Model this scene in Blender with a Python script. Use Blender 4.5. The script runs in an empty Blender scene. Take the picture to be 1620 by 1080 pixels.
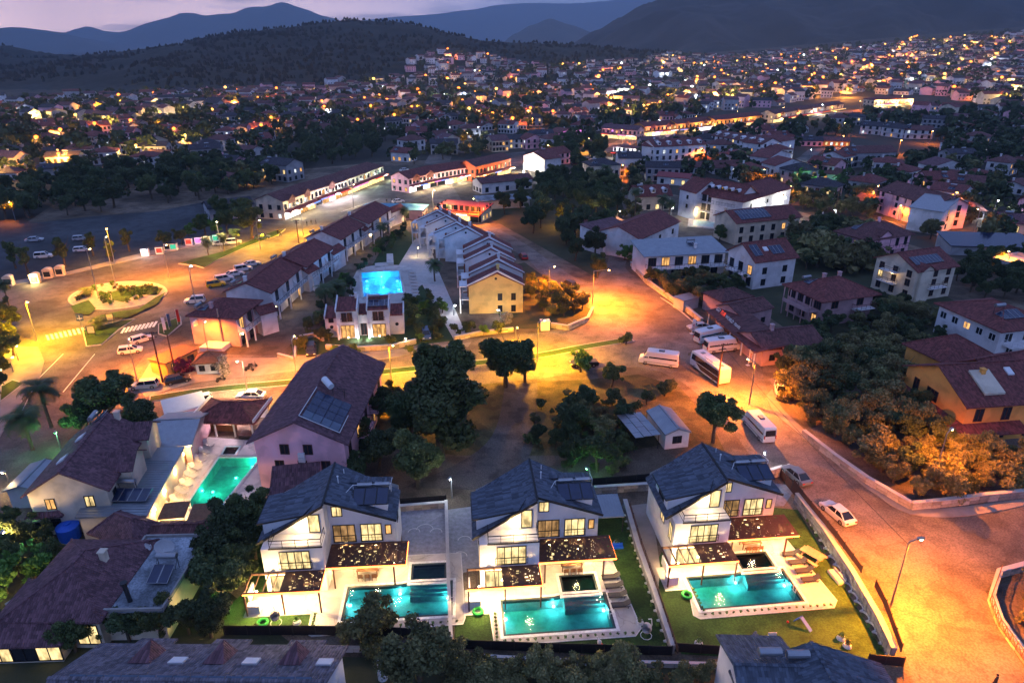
import bpy, math, random
from mathutils import Vector, Matrix, noise as mn
from math import sin, cos, pi, radians, atan2, hypot, sqrt

# ------------------------------------------------------------------ camera, sky, exposure
SC = bpy.context.scene
COL = SC.collection
F = 1080.0; TH = radians(23.5); CAMH = 53.0          # lens in photo pixels, downward pitch, drone height (m)
cam_d = bpy.data.cameras.new('camera'); cam = bpy.data.objects.new('camera', cam_d); COL.objects.link(cam)
cam.location = (0, 0, CAMH); cam.rotation_euler = (pi/2 - TH, 0, 0)
cam_d.sensor_width = 36; cam_d.lens = 24.0; cam_d.clip_start = 1; cam_d.clip_end = 60000
SC.camera = cam
SC.view_settings.view_transform = 'Standard'; SC.view_settings.look = 'None'
SC.view_settings.gamma = 1; SC.view_settings.use_curve_mapping = False
SC.view_settings.exposure = 0.48
SC.cycles.use_denoising = True
SC.cycles.max_bounces = 5; SC.cycles.diffuse_bounces = 2; SC.cycles.glossy_bounces = 2
SC.cycles.transmission_bounces = 3; SC.cycles.transparent_max_bounces = 12; SC.cycles.volume_bounces = 0
SC.cycles.caustics_reflective = False; SC.cycles.caustics_refractive = False
SC.cycles.sample_clamp_indirect = 4

SUN_EL = radians(-2.0); SUN_ROT = radians(-38)        # the sun has just set, ahead and to the left
W = bpy.data.worlds.new('World'); SC.world = W; W.use_nodes = True
nt = W.node_tree; nt.nodes.clear()
N = nt.nodes.new; Lk = nt.links.new
out = N('ShaderNodeOutputWorld'); bg = N('ShaderNodeBackground')
sky = N('ShaderNodeTexSky'); sky.sky_type = 'NISHITA'; sky.sun_disc = False
sky.sun_elevation = SUN_EL; sky.sun_rotation = SUN_ROT; sky.air_density = 1.0; sky.dust_density = 1.2; sky.ozone_density = 2.5
tc = N('ShaderNodeTexCoord')
def wmath(op, a, b=None, clamp=False):
    q = N('ShaderNodeMath'); q.operation = op; q.use_clamp = clamp
    for i, v in enumerate((a, b)):
        if v is None: continue
        if isinstance(v, (int, float)): q.inputs[i].default_value = v
        else: Lk(v, q.inputs[i])
    return q.outputs[0]
def wmix(f, a, b, mode='MIX'):
    q = N('ShaderNodeMix'); q.data_type = 'RGBA'; q.blend_type = mode
    for i, v in ((0, f), (6, a), (7, b)):
        if isinstance(v, (int, float)): q.inputs[i].default_value = v
        elif isinstance(v, tuple): q.inputs[i].default_value = (*v, 1)
        else: Lk(v, q.inputs[i])
    return q.outputs[2]
sp = N('ShaderNodeSeparateXYZ'); Lk(tc.outputs['Generated'], sp.inputs[0])
# afterglow on the side where the sun went down, deepening to blue violet overhead and behind
az = wmath('ADD', wmath('MULTIPLY', sp.outputs[0], sin(SUN_ROT)), wmath('MULTIPLY', sp.outputs[1], cos(SUN_ROT)))
glow = N('ShaderNodeMapRange'); glow.interpolation_type = 'SMOOTHSTEP'; glow.inputs[1].default_value = .70; glow.inputs[2].default_value = 1.02; Lk(az, glow.inputs[0])
el = N('ShaderNodeMapRange'); el.interpolation_type = 'SMOOTHSTEP'; el.inputs[1].default_value = .0; el.inputs[2].default_value = .20; Lk(sp.outputs[2], el.inputs[0])
hor = wmix(glow.outputs[0], (.48,.80,1.75), (4.0,2.75,2.7))
dusk = wmix(el.outputs[0], hor, (.122,.178,.42))
mp = N('ShaderNodeMapping'); mp.inputs['Scale'].default_value = (1.5, 1.5, 13)
nz = N('ShaderNodeTexNoise'); nz.inputs['Scale'].default_value = 3.1; nz.inputs['Detail'].default_value = 7; nz.inputs['Roughness'].default_value = .55
cr = N('ShaderNodeMapRange'); cr.interpolation_type = 'SMOOTHSTEP'; cr.inputs[1].default_value = .46; cr.inputs[2].default_value = .60
Lk(tc.outputs['Generated'], mp.inputs['Vector']); Lk(mp.outputs[0], nz.inputs['Vector']); Lk(nz.outputs['Fac'], cr.inputs[0])
cloudy = wmix(wmath('MULTIPLY', cr.outputs[0], .65), dusk, (.30,.38,.66))
tot = wmix(1.0, cloudy, wmix(1.0, sky.outputs[0], (.5,.5,.5), 'MULTIPLY'), 'ADD')
Lk(tot, bg.inputs['Color']); Lk(bg.outputs[0], out.inputs[0])
bg.inputs['Strength'].default_value = 1.15

# ------------------------------------------------------------------ helpers
R = random.Random(7)

def P(px, py, z=0.0):
    """world x, y of photo pixel (px, py) on the level plane z"""
    a = (px-810)/F; b = (540-py)/F
    dy = cos(TH)+b*sin(TH); dz = -sin(TH)+b*cos(TH)
    t = (z-CAMH)/dz
    return (a*t, dy*t)

def ramp(t): t = max(0.0, min(1.0, t)); return t*t*(3-2*t)
def ground_z(x, y):
    """height of the land: flat valley, rising gently to the right"""
    if y < 240: return 0.0
    r = max(0.0, (y-240)/1050)
    return max(0.0, 0.062*(x-40-0.02*(y-240)))*min(1.25, r**1.15)+0.0
def PG(px, py):
    """world point of a photo pixel on the land"""
    a = (px-810)/F; b = (540-py)/F
    dy = cos(TH)+b*sin(TH); dz = -sin(TH)+b*cos(TH)
    t = 40.0
    while t < 4000:
        if CAMH+dz*t <= ground_z(a*t, dy*t): return (a*t, dy*t, ground_z(a*t, dy*t))
        t *= 1.004
    return None

class MB:
    def __init__(s): s.v = []; s.f = []; s.mi = []; s.k = 0
    def pt(s, *ps):
        n = len(s.v); s.v.extend([tuple(p) for p in ps]); return n
    def face(s, *ps):
        n = s.pt(*ps); s.f.append(tuple(range(n, n+len(ps)))); s.mi.append(s.k); return s
    def box(s, x0, y0, z0, x1, y1, z1):
        n = s.pt((x0,y0,z0),(x1,y0,z0),(x1,y1,z0),(x0,y1,z0),(x0,y0,z1),(x1,y0,z1),(x1,y1,z1),(x0,y1,z1))
        for q in ((3,2,1,0),(4,5,6,7),(0,1,5,4),(1,2,6,5),(2,3,7,6),(3,0,4,7)):
            s.f.append(tuple(n+i for i in q)); s.mi.append(s.k)
        return s
    def prism(s, pts, z0, z1):
        """pts: ccw list of (x,y); z1 may be a number or list"""
        k = len(pts); zt = z1 if isinstance(z1, (list, tuple)) else [z1]*k; zb = z0 if isinstance(z0, (list, tuple)) else [z0]*k
        n = s.pt(*[(p[0],p[1],zb[i]) for i,p in enumerate(pts)], *[(p[0],p[1],zt[i]) for i,p in enumerate(pts)])
        s.f.append(tuple(n+i for i in reversed(range(k)))); s.f.append(tuple(n+k+i for i in range(k))); s.mi += [s.k]*2
        for i in range(k):
            j = (i+1) % k; s.f.append((n+i, n+j, n+k+j, n+k+i)); s.mi.append(s.k)
        return s
    def slab(s, pts, t):
        """polygon in 3-D thickened downwards by t"""
        k = len(pts); n = s.pt(*[(p[0],p[1],p[2]-t) for p in pts], *pts)
        s.f.append(tuple(n+i for i in reversed(range(k)))); s.f.append(tuple(n+k+i for i in range(k))); s.mi += [s.k]*2
        for i in range(k):
            j = (i+1) % k; s.f.append((n+i, n+j, n+k+j, n+k+i)); s.mi.append(s.k)
        return s
    def bar(s, a, b, w, h=None):
        """box beam from a to b"""
        a = Vector(a); b = Vector(b); d = b-a
        if d.length < 1e-6: return s
        d.normalize(); up = Vector((0,0,1)) if abs(d.z) < .95 else Vector((1,0,0))
        sx = d.cross(up).normalized()*(w/2); sz = sx.cross(d).normalized()*((h or w)/2)
        n = s.pt(*[tuple(p+i*sx+j*sz) for p in (a, b) for i, j in ((-1,-1),(1,-1),(1,1),(-1,1))])
        for q in ((0,1,2,3),(7,6,5,4),(0,4,5,1),(1,5,6,2),(2,6,7,3),(3,7,4,0)):
            s.f.append(tuple(n+i for i in q)); s.mi.append(s.k)
        return s
    def cyl(s, a, b, r0, r1=None, k=10, cap=True):
        a = Vector(a); b = Vector(b); r1 = r0 if r1 is None else r1
        d = (b-a).normalized(); up = Vector((0,0,1)) if abs(d.z) < .9 else Vector((1,0,0))
        u = d.cross(up).normalized(); v = u.cross(d)
        n = s.pt(*[tuple(p+(u*cos(2*pi*i/k)+v*sin(2*pi*i/k))*r) for p, r in ((a, r0), (b, r1)) for i in range(k)])
        for i in range(k):
            j = (i+1) % k; s.f.append((n+i, n+k+i, n+k+j, n+j)); s.mi.append(s.k)
        if cap:
            s.f.append(tuple(n+i for i in range(k))); s.f.append(tuple(n+k+i for i in reversed(range(k)))); s.mi += [s.k]*2
        return s
    def ball(s, c, r, rz=None, k=10, m=6):
        rz = rz or r; n = s.pt(*[(c[0]+r*sin(pi*j/m)*cos(2*pi*i/k), c[1]+r*sin(pi*j/m)*sin(2*pi*i/k), c[2]+rz*cos(pi*j/m)) for j in range(m+1) for i in range(k)])
        for j in range(m):
            for i in range(k):
                i2 = (i+1) % k; s.f.append((n+j*k+i, n+(j+1)*k+i, n+(j+1)*k+i2, n+j*k+i2)); s.mi.append(s.k)
        return s
    def mesh(s, name, mats, smooth=False):
        me = bpy.data.meshes.new(name); me.from_pydata(s.v, [], s.f)
        ml = mats if isinstance(mats, (list, tuple)) else [mats]
        for m in ml: me.materials.append(M[m] if isinstance(m, str) else m)
        if len(ml) > 1: me.polygons.foreach_set('material_index', s.mi)
        if smooth: me.polygons.foreach_set('use_smooth', [True]*len(s.f))
        me.update(); return me
    def build(s, name, mats, parent=None, loc=(0,0,0), rz=0, smooth=False):
        return ob(name, s.mesh(name, mats, smooth), parent, loc, rz)

def ob(name, data, parent=None, loc=(0,0,0), rz=0):
    o = bpy.data.objects.new(name, data); COL.objects.link(o)
    o.location = loc; o.rotation_euler = (0, 0, rz)
    if parent is not None: o.parent = parent
    return o
def tag(o, label=None, cat=None, group=None, kind=None):
    if label: o['label'] = label
    if cat: o['category'] = cat
    if group: o['group'] = group
    if kind: o['kind'] = kind
    return o
def thing(name, label, cat, loc=(0,0,0), rz=0, group=None):
    if len(loc) == 2: loc = (loc[0], loc[1], 0)
    return tag(ob(name, None, None, loc, rz), label, cat, group)
KIDS = {}
def dup(root, loc=None, rz=None, label=None, group=None, scale=None):
    c = root.copy(); COL.objects.link(c)
    if loc is not None: c.location = loc if len(loc) == 3 else (loc[0], loc[1], 0)
    if rz is not None: c.rotation_euler = (0, 0, rz)
    if scale: c.scale = (scale,)*3 if not isinstance(scale, tuple) else scale
    if label: c['label'] = label
    if group: c['group'] = group
    if root not in KIDS: KIDS[root] = [(ch, list(ch.children)) for ch in root.children]
    for ch, gs in KIDS[root]:
        d = ch.copy(); COL.objects.link(d); d.parent = c
        for g in gs:
            e = g.copy(); COL.objects.link(e); e.parent = d
    return c

# ------------------------------------------------------------------ materials
M = {}
def mat(name, col, rough=.8, metal=0., spec=.3, var=.12, scale=1.5, bump=0., bscale=20., emit=None, es=0., obj_var=0., det=5, col2=None):
    m = bpy.data.materials.new(name); m.use_nodes = True; t = m.node_tree; b = t.nodes['Principled BSDF']
    b.inputs['Base Color'].default_value = (*col, 1); b.inputs['Roughness'].default_value = rough
    b.inputs['Metallic'].default_value = metal; b.inputs['Specular IOR Level'].default_value = spec
    n = t.nodes.new; l = t.links.new
    co = n('ShaderNodeTexCoord')
    if var or col2:
        z = n('ShaderNodeTexNoise'); z.inputs['Scale'].default_value = scale; z.inputs['Detail'].default_value = det; z.inputs['Roughness'].default_value = .6
        l(co.outputs['Object'], z.inputs['Vector'])
        r = n('ShaderNodeMapRange'); r.inputs[1].default_value = .3; r.inputs[2].default_value = .7
        l(z.outputs['Fac'], r.inputs[0])
        x = n('ShaderNodeMix'); x.data_type = 'RGBA'; l(r.outputs[0], x.inputs[0])
        c2 = col2 or tuple(c*(1+var) for c in col)
        x.inputs[6].default_value = (*(tuple(c*(1-var) for c in col) if not col2 else col), 1); x.inputs[7].default_value = (*c2, 1)
        src = x.outputs[2]
        if obj_var:
            oi = n('ShaderNodeObjectInfo'); h = n('ShaderNodeHueSaturation')
            v = n('ShaderNodeMapRange'); v.inputs[3].default_value = 1-obj_var; v.inputs[4].default_value = 1+obj_var
            hh = n('ShaderNodeMapRange'); hh.inputs[3].default_value = .5-obj_var*.06; hh.inputs[4].default_value = .5+obj_var*.06
            wn = n('ShaderNodeTexWhiteNoise'); wn.noise_dimensions = '1D'; l(oi.outputs['Random'], wn.inputs['W'])
            l(oi.outputs['Random'], v.inputs[0]); l(wn.outputs['Value'], hh.inputs[0])
            l(v.outputs[0], h.inputs['Value']); l(hh.outputs[0], h.inputs['Hue']); l(src, h.inputs['Color']); src = h.outputs[0]
        l(src, b.inputs['Base Color'])
    if bump:
        z2 = n('ShaderNodeTexNoise'); z2.inputs['Scale'].default_value = bscale; z2.inputs['Detail'].default_value = 4
        l(co.outputs['Object'], z2.inputs['Vector'])
        bp = n('ShaderNodeBump'); bp.inputs['Strength'].default_value = bump; bp.inputs['Distance'].default_value = .1
        l(z2.outputs['Fac'], bp.inputs['Height']); l(bp.outputs[0], b.inputs['Normal'])
    if emit: b.inputs['Emission Color'].default_value = (*emit, 1); b.inputs['Emission Strength'].default_value = es
    M[name] = m; return m

def tile_mat(name, col, course=.40, chan=.24, amt=.55, var=.22):
    """roof tiles: courses stepping with height, channels across, weathering"""
    m = mat(name, col, rough=.75, var=var, scale=.9); t = m.node_tree; n = t.nodes.new; l = t.links.new; b = t.nodes['Principled BSDF']
    co = n('ShaderNodeTexCoord'); sp = n('ShaderNodeSeparateXYZ'); l(co.outputs['Object'], sp.inputs[0])
    sn = n('ShaderNodeSeparateXYZ'); l(co.outputs['Normal'], sn.inputs[0])
    def mth(op, a, bb=None):
        q = n('ShaderNodeMath'); q.operation = op
        for i, vv in enumerate((a, bb)):
            if vv is None: continue
            if isinstance(vv, (int, float)): q.inputs[i].default_value = vv
            else: l(vv, q.inputs[i])
        return q.outputs[0]
    cz = mth('FRACT', mth('DIVIDE', sp.outputs[2], course*.45))
    gt = mth('GREATER_THAN', mth('ABSOLUTE', sn.outputs[0]), mth('ABSOLUTE', sn.outputs[1]))
    ax = mth('ADD', mth('MULTIPLY', sp.outputs[1], gt), mth('MULTIPLY', sp.outputs[0], mth('SUBTRACT', 1.0, gt)))
    ch = mth('ABSOLUTE', mth('SINE', mth('MULTIPLY', ax, pi/chan)))
    hgt = mth('ADD', mth('MULTIPLY', cz, -.5), ch)
    bp = n('ShaderNodeBump'); bp.inputs['Strength'].default_value = min(1, amt*1.6); bp.inputs['Distance'].default_value = .10
    l(hgt, bp.inputs['Height']); l(bp.outputs[0], b.inputs['Normal'])
    # every tile its own shade
    fl = mth('FLOOR', mth('DIVIDE', sp.outputs[2], course*.45)); fa = mth('FLOOR', mth('DIVIDE', ax, chan))
    wn = n('ShaderNodeTexWhiteNoise'); wn.noise_dimensions = '2D'; cb = n('ShaderNodeCombineXYZ'); l(fl, cb.inputs[0]); l(fa, cb.inputs[1]); l(cb.outputs[0], wn.inputs['Vector'])
    mr = n('ShaderNodeMapRange'); mr.inputs[3].default_value = .60; mr.inputs[4].default_value = 1.40; l(wn.outputs['Value'], mr.inputs[0])
    hv = n('ShaderNodeHueSaturation'); old = b.inputs['Base Color'].links[0].from_socket; l(old, hv.inputs['Color']); l(mr.outputs[0], hv.inputs['Value']); l(hv.outputs[0], b.inputs['Base Color'])
    return m
def emis(name, col, s, sampled=False):
    m = bpy.data.materials.new(name); m.use_nodes = True; t = m.node_tree; t.nodes.clear()
    e = t.nodes.new('ShaderNodeEmission'); e.inputs[0].default_value = (*col, 1); e.inputs[1].default_value = s
    o = t.nodes.new('ShaderNodeOutputMaterial'); t.links.new(e.outputs[0], o.inputs[0])
    if not sampled: m.cycles.emission_sampling = 'NONE'
    M[name] = m; return m
def litwin(name, col, s):
    """a lit room behind a pane: uneven brightness (curtains, furniture)"""
    m = emis(name, col, s); t = m.node_tree; e = t.nodes['Emission'] if 'Emission' in t.nodes else [x for x in t.nodes if x.type == 'EMISSION'][0]
    n = t.nodes.new; l = t.links.new; co = n('ShaderNodeTexCoord'); oi = n('ShaderNodeObjectInfo')
    z = n('ShaderNodeTexNoise'); z.noise_dimensions = '4D'; z.inputs['Scale'].default_value = 1.6; z.inputs['Detail'].default_value = 3
    mul = n('ShaderNodeMath'); mul.operation = 'MULTIPLY'; mul.inputs[1].default_value = 50; l(oi.outputs['Random'], mul.inputs[0]); l(mul.outputs[0], z.inputs['W'])
    mp_ = n('ShaderNodeMapping'); mp_.inputs['Scale'].default_value = (1.1, 1.1, .5); l(co.outputs['Object'], mp_.inputs[0]); l(mp_.outputs[0], z.inputs['Vector'])
    r = n('ShaderNodeMapRange'); r.inputs[1].default_value = .35; r.inputs[2].default_value = .65; r.inputs[3].default_value = s*.35; r.inputs[4].default_value = s*1.35
    l(z.outputs['Fac'], r.inputs[0]); l(r.outputs[0], e.inputs[1]); return m

mat('plaster_white', (.74,.72,.72), .85, var=.06, scale=.6, bump=.15)
mat('plaster_pink', (.86,.48,.54), .85, var=.07, scale=.5, bump=.15)
mat('plaster_cream', (.68,.58,.44), .85, var=.10, scale=.5, bump=.15)
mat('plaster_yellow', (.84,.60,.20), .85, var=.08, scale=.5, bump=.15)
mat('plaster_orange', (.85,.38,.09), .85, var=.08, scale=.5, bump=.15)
mat('plaster_grey', (.42,.41,.42), .85, var=.12, scale=.5, bump=.15)
mat('plaster_rose', (.55,.34,.34), .85, var=.1, scale=.5, bump=.15)
mat('plaster_red', (.50,.10,.05), .85, var=.1, scale=.5, bump=.15)
tile_mat('tile_red', (.19,.055,.048)); tile_mat('tile_brown', (.15,.060,.055)); tile_mat('tile_slate', (.095,.110,.140), amt=.45)
tile_mat('tile_plum', (.155,.075,.085)); tile_mat('tile_grey', (.16,.14,.16)); tile_mat('tile_dark', (.05,.045,.055))
mat('metal_roof', (.30,.33,.36), .45, .6, .4, .12, .7, .1); mat('metal_red', (.26,.05,.05), .6, .0, .4, .12, .7, .1)
mat('metal_grey', (.35,.36,.38), .4, .8, .4, .1); mat('metal_dark', (.03,.03,.033), .45, .3, .4, .1); mat('metal_white', (.75,.75,.75), .4, 0, .5, .04)
mat('concrete', (.33,.31,.29), .9, var=.2, scale=1.2, bump=.25); mat('concrete_pale', (.52,.49,.46), .85, var=.14, scale=.9, bump=.2)
mat('roof_deck', (.30,.34,.38), .75, var=.3, scale=.35, bump=.2)
mat('asphalt', (.115,.105,.10), .85, var=.28, scale=.09, bump=.3, bscale=14); mat('asphalt_dark', (.055,.058,.062), .85, var=.25, scale=.07, bump=.3, bscale=14)
mat('road_dust', (.19,.155,.13), .9, var=.30, scale=.11, bump=.35, bscale=9, det=8)
mat('pavement', (.27,.235,.21), .9, var=.2, scale=.4, bump=.3, bscale=8); mat('kerb', (.42,.39,.36), .85, var=.2, scale=2)
mat('paint_white', (.75,.75,.73), .7, var=.18, scale=3)
mat('soil', (.13,.095,.065), .95, var=.4, scale=.25, bump=.6, bscale=4, col2=(.20,.155,.11)); mat('dry_grass', (.17,.125,.05), .95, bump=.6, bscale=6, scale=.5, col2=(.09,.085,.035))
mat('dirt_path', (.24,.19,.165), .95, bump=.5, bscale=5, scale=.3, col2=(.17,.13,.10))
mat('green_ground', (.035,.045,.02), .95, bump=.7, bscale=3, scale=.2, col2=(.07,.07,.035))
mat('lawn', (.020,.060,.010), .9, bump=.6, bscale=12, scale=.35, col2=(.048,.105,.018), det=8)
mat('lawn_dark', (.02,.05,.014), .9, bump=.6, bscale=12, scale=.35, col2=(.045,.075,.022), det=8)
mat('tile_pale', (.50,.46,.42), .5, var=.08, scale=.8); mat('tile_warm', (.50,.40,.32), .5, var=.1, scale=.8)
mat('stone_light', (.62,.60,.58), .8, var=.2, scale=3); mat('stone_wall', (.36,.31,.26), .9, var=.3, scale=2, bump=.6, bscale=5, obj_var=.35)
mat('stone_grey', (.22,.22,.24), .9, var=.25, scale=2, bump=.4, bscale=4, obj_var=.3)
mat('pool_tile', (.55,.78,.80), .4, var=.10, scale=5, det=2); mat('pool_edge', (.03,.05,.055), .35)
mat('wood_dark', (.095,.045,.030), .7, var=.2, scale=3); mat('wood_mid', (.20,.095,.045), .65, var=.25, scale=3); mat('wood_pale', (.42,.27,.16), .65, var=.2, scale=3)
mat('fence_dark', (.018,.018,.022), .6, var=.15, scale=2); mat('cushion', (.52,.48,.45), .9, var=.08); mat('cushion_dark', (.05,.05,.055), .9)
mat('rubber', (.015,.015,.015), .8, var=0); mat('glass_dark', (.018,.022,.03), .12, 0, .6, var=0); mat('frame_dark', (.02,.018,.018), .5, var=0)
mat('frame_brown', (.09,.035,.022), .6, var=0); mat('frame_white', (.72,.72,.72), .5, var=0)
mat('solar', (.016,.026,.065), .18, .1, .7, var=.25, scale=1.2); mat('solar_pale', (.07,.10,.15), .2, .1, .7, var=.2, scale=1)
mat('bark', (.10,.075,.05), .95, var=.3, scale=4, bump=.6, bscale=8); mat('palm_bark', (.13,.10,.07), .95, var=.3, scale=6, bump=.7, bscale=9)
mat('leaf_green', (.040,.072,.022), .75, scale=.6, col2=(.13,.155,.05), obj_var=.3)
mat('leaf_dark', (.028,.052,.020), .75, scale=.6, col2=(.095,.12,.045), obj_var=.3)
mat('leaf_olive', (.075,.09,.03), .8, scale=.7, col2=(.26,.24,.10), obj_var=.25)
mat('leaf_bright', (.07,.16,.02), .7, scale=.7, col2=(.12,.22,.04), obj_var=.2)
mat('leaf_palm', (.045,.08,.028), .6, scale=1, col2=(.07,.10,.03), obj_var=.2)
mat('flower_pink', (.30,.02,.10), .8, scale=1.4, col2=(.10,.03,.03)); mat('flower_white', (.55,.50,.48), .8, scale=2, col2=(.06,.08,.03))
mat('pine', (.010,.020,.018), .95, scale=.01, col2=(.017,.029,.024))
mat('lot_path', (.15,.12,.10), .95, bump=.5, bscale=5, scale=.3, col2=(.11,.09,.075)); mat('forest', (.010,.020,.018), .95, scale=.006, col2=(.018,.028,.024), bump=1.0, bscale=.12, det=9)
mat('forest_rock', (.012,.022,.024), .95, scale=.006, col2=(.055,.058,.055), bump=1.0, bscale=.05, det=12)
mat('hill_far', (.06,.07,.07), .95, scale=.0006, col2=(.12,.12,.11), det=8)
mat('valley', (.028,.028,.022), .95, scale=.012, col2=(.085,.07,.05), bump=.4, bscale=.4, det=8)
for nm, c in dict(car_white=(.72,.72,.72), car_yellow=(.80,.48,.02), car_grey=(.16,.19,.21), car_black=(.012,.013,.016), car_red=(.32,.02,.02), car_blue=(.04,.08,.16), car_silver=(.42,.44,.46)).items():
    mat(nm, c, .28, 0, .6, var=0)
mat('car_glass', (.012,.015,.02), .08, 0, .7, var=0); mat('head_glass', (.8,.8,.75), .2, var=0); mat('tail_glass', (.45,.01,.01), .3, var=0)
mat('blue_plastic', (.02,.12,.60), .5, var=.05); mat('red_plastic', (.55,.03,.02), .5, var=.05); mat('green_plastic', (.02,.40,.06), .5, var=.05)
mat('canopy_white', (.7,.7,.68), .8, var=.05); mat('canopy_blue', (.10,.28,.42), .7, var=.1); mat('brick', (.30,.09,.05), .9, var=.3, scale=4, bump=.4)
mat('skin', (.45,.28,.20), .7, var=0); mat('cloth_dark', (.03,.03,.04), .9, var=.1)
litwin('win_warm', (1,.72,.32), 1.0); litwin('win_cool', (.85,.93,1), 1.0); litwin('win_amber', (1,.50,.16), .8); litwin('win_dim', (1,.55,.22), .32)
emis('bulb_sodium', (1,.55,.15), 60); emis('bulb_white', (.9,.97,1), 60); emis('bulb_warm', (1,.72,.35), 40); emis('bulb_green', (.2,1,.3), 15); emis('bulb_cyan', (.6,1,1), 30)
emis('led_orange', (1,.20,.035), 9.0); emis('led_blue', (.12,.10,1), 3); emis('led_violet', (.75,.15,1), 3); litwin('shop_white', (1,.93,.95), 2.2); litwin('shop_warm', (1,.66,.25), 1.8)
emis('sign_red', (1,.08,.05), .9); emis('sign_blue', (.2,.35,1), 1.2); emis('sign_green', (.1,.9,.5), .6); emis('sign_pink', (1,.25,.7), 1.1)

SHRUBS = []
def worn(name, crack=.22, stain=.30):
    """patches, stains, tyre dark streaks and cracks in a road surface"""
    m = M[name]; t = m.node_tree; n = t.nodes.new; l = t.links.new; b = t.nodes['Principled BSDF']; co = n('ShaderNodeTexCoord'); src = b.inputs['Base Color'].links[0].from_socket
    def noise(sc, det, lo, hi, a, c):
        z = n('ShaderNodeTexNoise'); z.inputs['Scale'].default_value = sc; z.inputs['Detail'].default_value = det; l(co.outputs['Object'], z.inputs['Vector']); r = n('ShaderNodeMapRange'); r.interpolation_type = 'SMOOTHSTEP'
        for i, v in enumerate((lo, hi, a, c)): r.inputs[i+1].default_value = v
        l(z.outputs['Fac'], r.inputs[0]); return r.outputs[0]
    def mul(c, f):
        q = n('ShaderNodeMix'); q.data_type = 'RGBA'; q.blend_type = 'MULTIPLY'; q.inputs[0].default_value = 1; l(c, q.inputs[6]); l(f, q.inputs[7]); return q.outputs[2]
    c = mul(src, noise(.045, 6, .42, .56, 1-stain, 1.12)); c = mul(c, noise(.35, 9, .40, .52, 1-stain*.6, 1.1)); c = mul(c, noise(5, 3, .35, .65, .78, 1.2)) if stain > .2 else c
    v = n('ShaderNodeTexVoronoi'); v.feature = 'DISTANCE_TO_EDGE'; v.inputs['Scale'].default_value = .16; dz = n('ShaderNodeTexNoise'); dz.inputs['Scale'].default_value = .9; dz.inputs['Detail'].default_value = 5; l(co.outputs['Object'], dz.inputs['Vector'])
    ad = n('ShaderNodeVectorMath'); ad.operation = 'MULTIPLY_ADD'; ad.inputs[1].default_value = (2.2, 2.2, 0); l(dz.outputs['Color'], ad.inputs[0]); l(co.outputs['Object'], ad.inputs[2]); l(ad.outputs[0], v.inputs['Vector'])
    r = n('ShaderNodeMapRange'); r.inputs[1].default_value = .004; r.inputs[2].default_value = .016; r.inputs[3].default_value = 1-crack; r.inputs[4].default_value = 1; l(v.outputs['Distance'], r.inputs[0])
    c = mul(c, r.outputs[0]); l(c, b.inputs['Base Color'])
for nm in ('asphalt', 'road_dust', 'asphalt_dark'): worn(nm)
worn('dirt_path', 0, .5); worn('dry_grass', 0, .55); worn('soil', 0, .4); worn('tile_pale', .25, .18); worn('roof_deck', .3, .35); worn('lawn', 0, .35); worn('lot_path', 0, .5)
for nm in ('plaster_white', 'plaster_pink', 'plaster_cream', 'plaster_rose', 'plaster_grey', 'plaster_orange', 'plaster_yellow'): worn(nm, 0, .13)
LAMPN = [0]
def point(parent, loc, col, power, r=.12, name='lamp_light', spot=None):
    """the light a lamp gives, kept with the lamp it belongs to"""
    key = (name, col, power, r, spot)
    d = PL.get(key)
    if d is None:
        d = bpy.data.lights.new(name, 'SPOT' if spot else 'POINT'); d.color = col; d.energy = power; d.shadow_soft_size = r
        if spot: d.spot_size = radians(spot); d.spot_blend = .6
        PL[key] = d
    LAMPN[0] += 1
    return ob(name, d, parent, loc)
PL = {}
SOD = (1.0, .235, .006); YEL = (1.0, .43, .0); WARM = (1.0, .66, .27); WHT = (.88, .95, 1.0); GRN = (.25, 1, .35)
# ------------------------------------------------------------------ land, hills, haze
def grid(name, xs, ys, fz, m, label=None):
    b = MB(); nx = len(xs)
    b.v = [(x, y, fz(x, y)) for y in ys for x in xs]
    for j in range(len(ys)-1):
        for i in range(nx-1):
            a = j*nx+i; b.f.append((a, a+1, a+nx+1, a+nx)); b.mi.append(0)
    o = b.build(name, m, smooth=True); tag(o, label, None, None, 'structure'); return o
def lin(a, b, n): return [a+(b-a)*i/(n-1) for i in range(n)]
def valley_z(x, y):
    z = ground_z(x, y)-.03
    if abs(x) < 75 and 40 < y < 200: return -2.7          # room for the sunken pools; the built up ground lies above
    if y > 700: z += 1.5*mn.noise(Vector((x*.01, y*.01, 0)))*ramp((y-700)/200)
    return z
grid('ground', lin(-1100, 1700, 141), [-80, 20, 45, 80, 120, 180]+lin(230, 1900, 84), valley_z, 'valley', 'dark valley floor under the town')
far = MB(); far.face((-30000,-3000,-6), (30000,-3000,-6), (30000,30000,-6), (-30000,30000,-6)); tag(far.build('terrain', 'valley'), 'distant plain behind the hills', None, None, 'structure')

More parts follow.
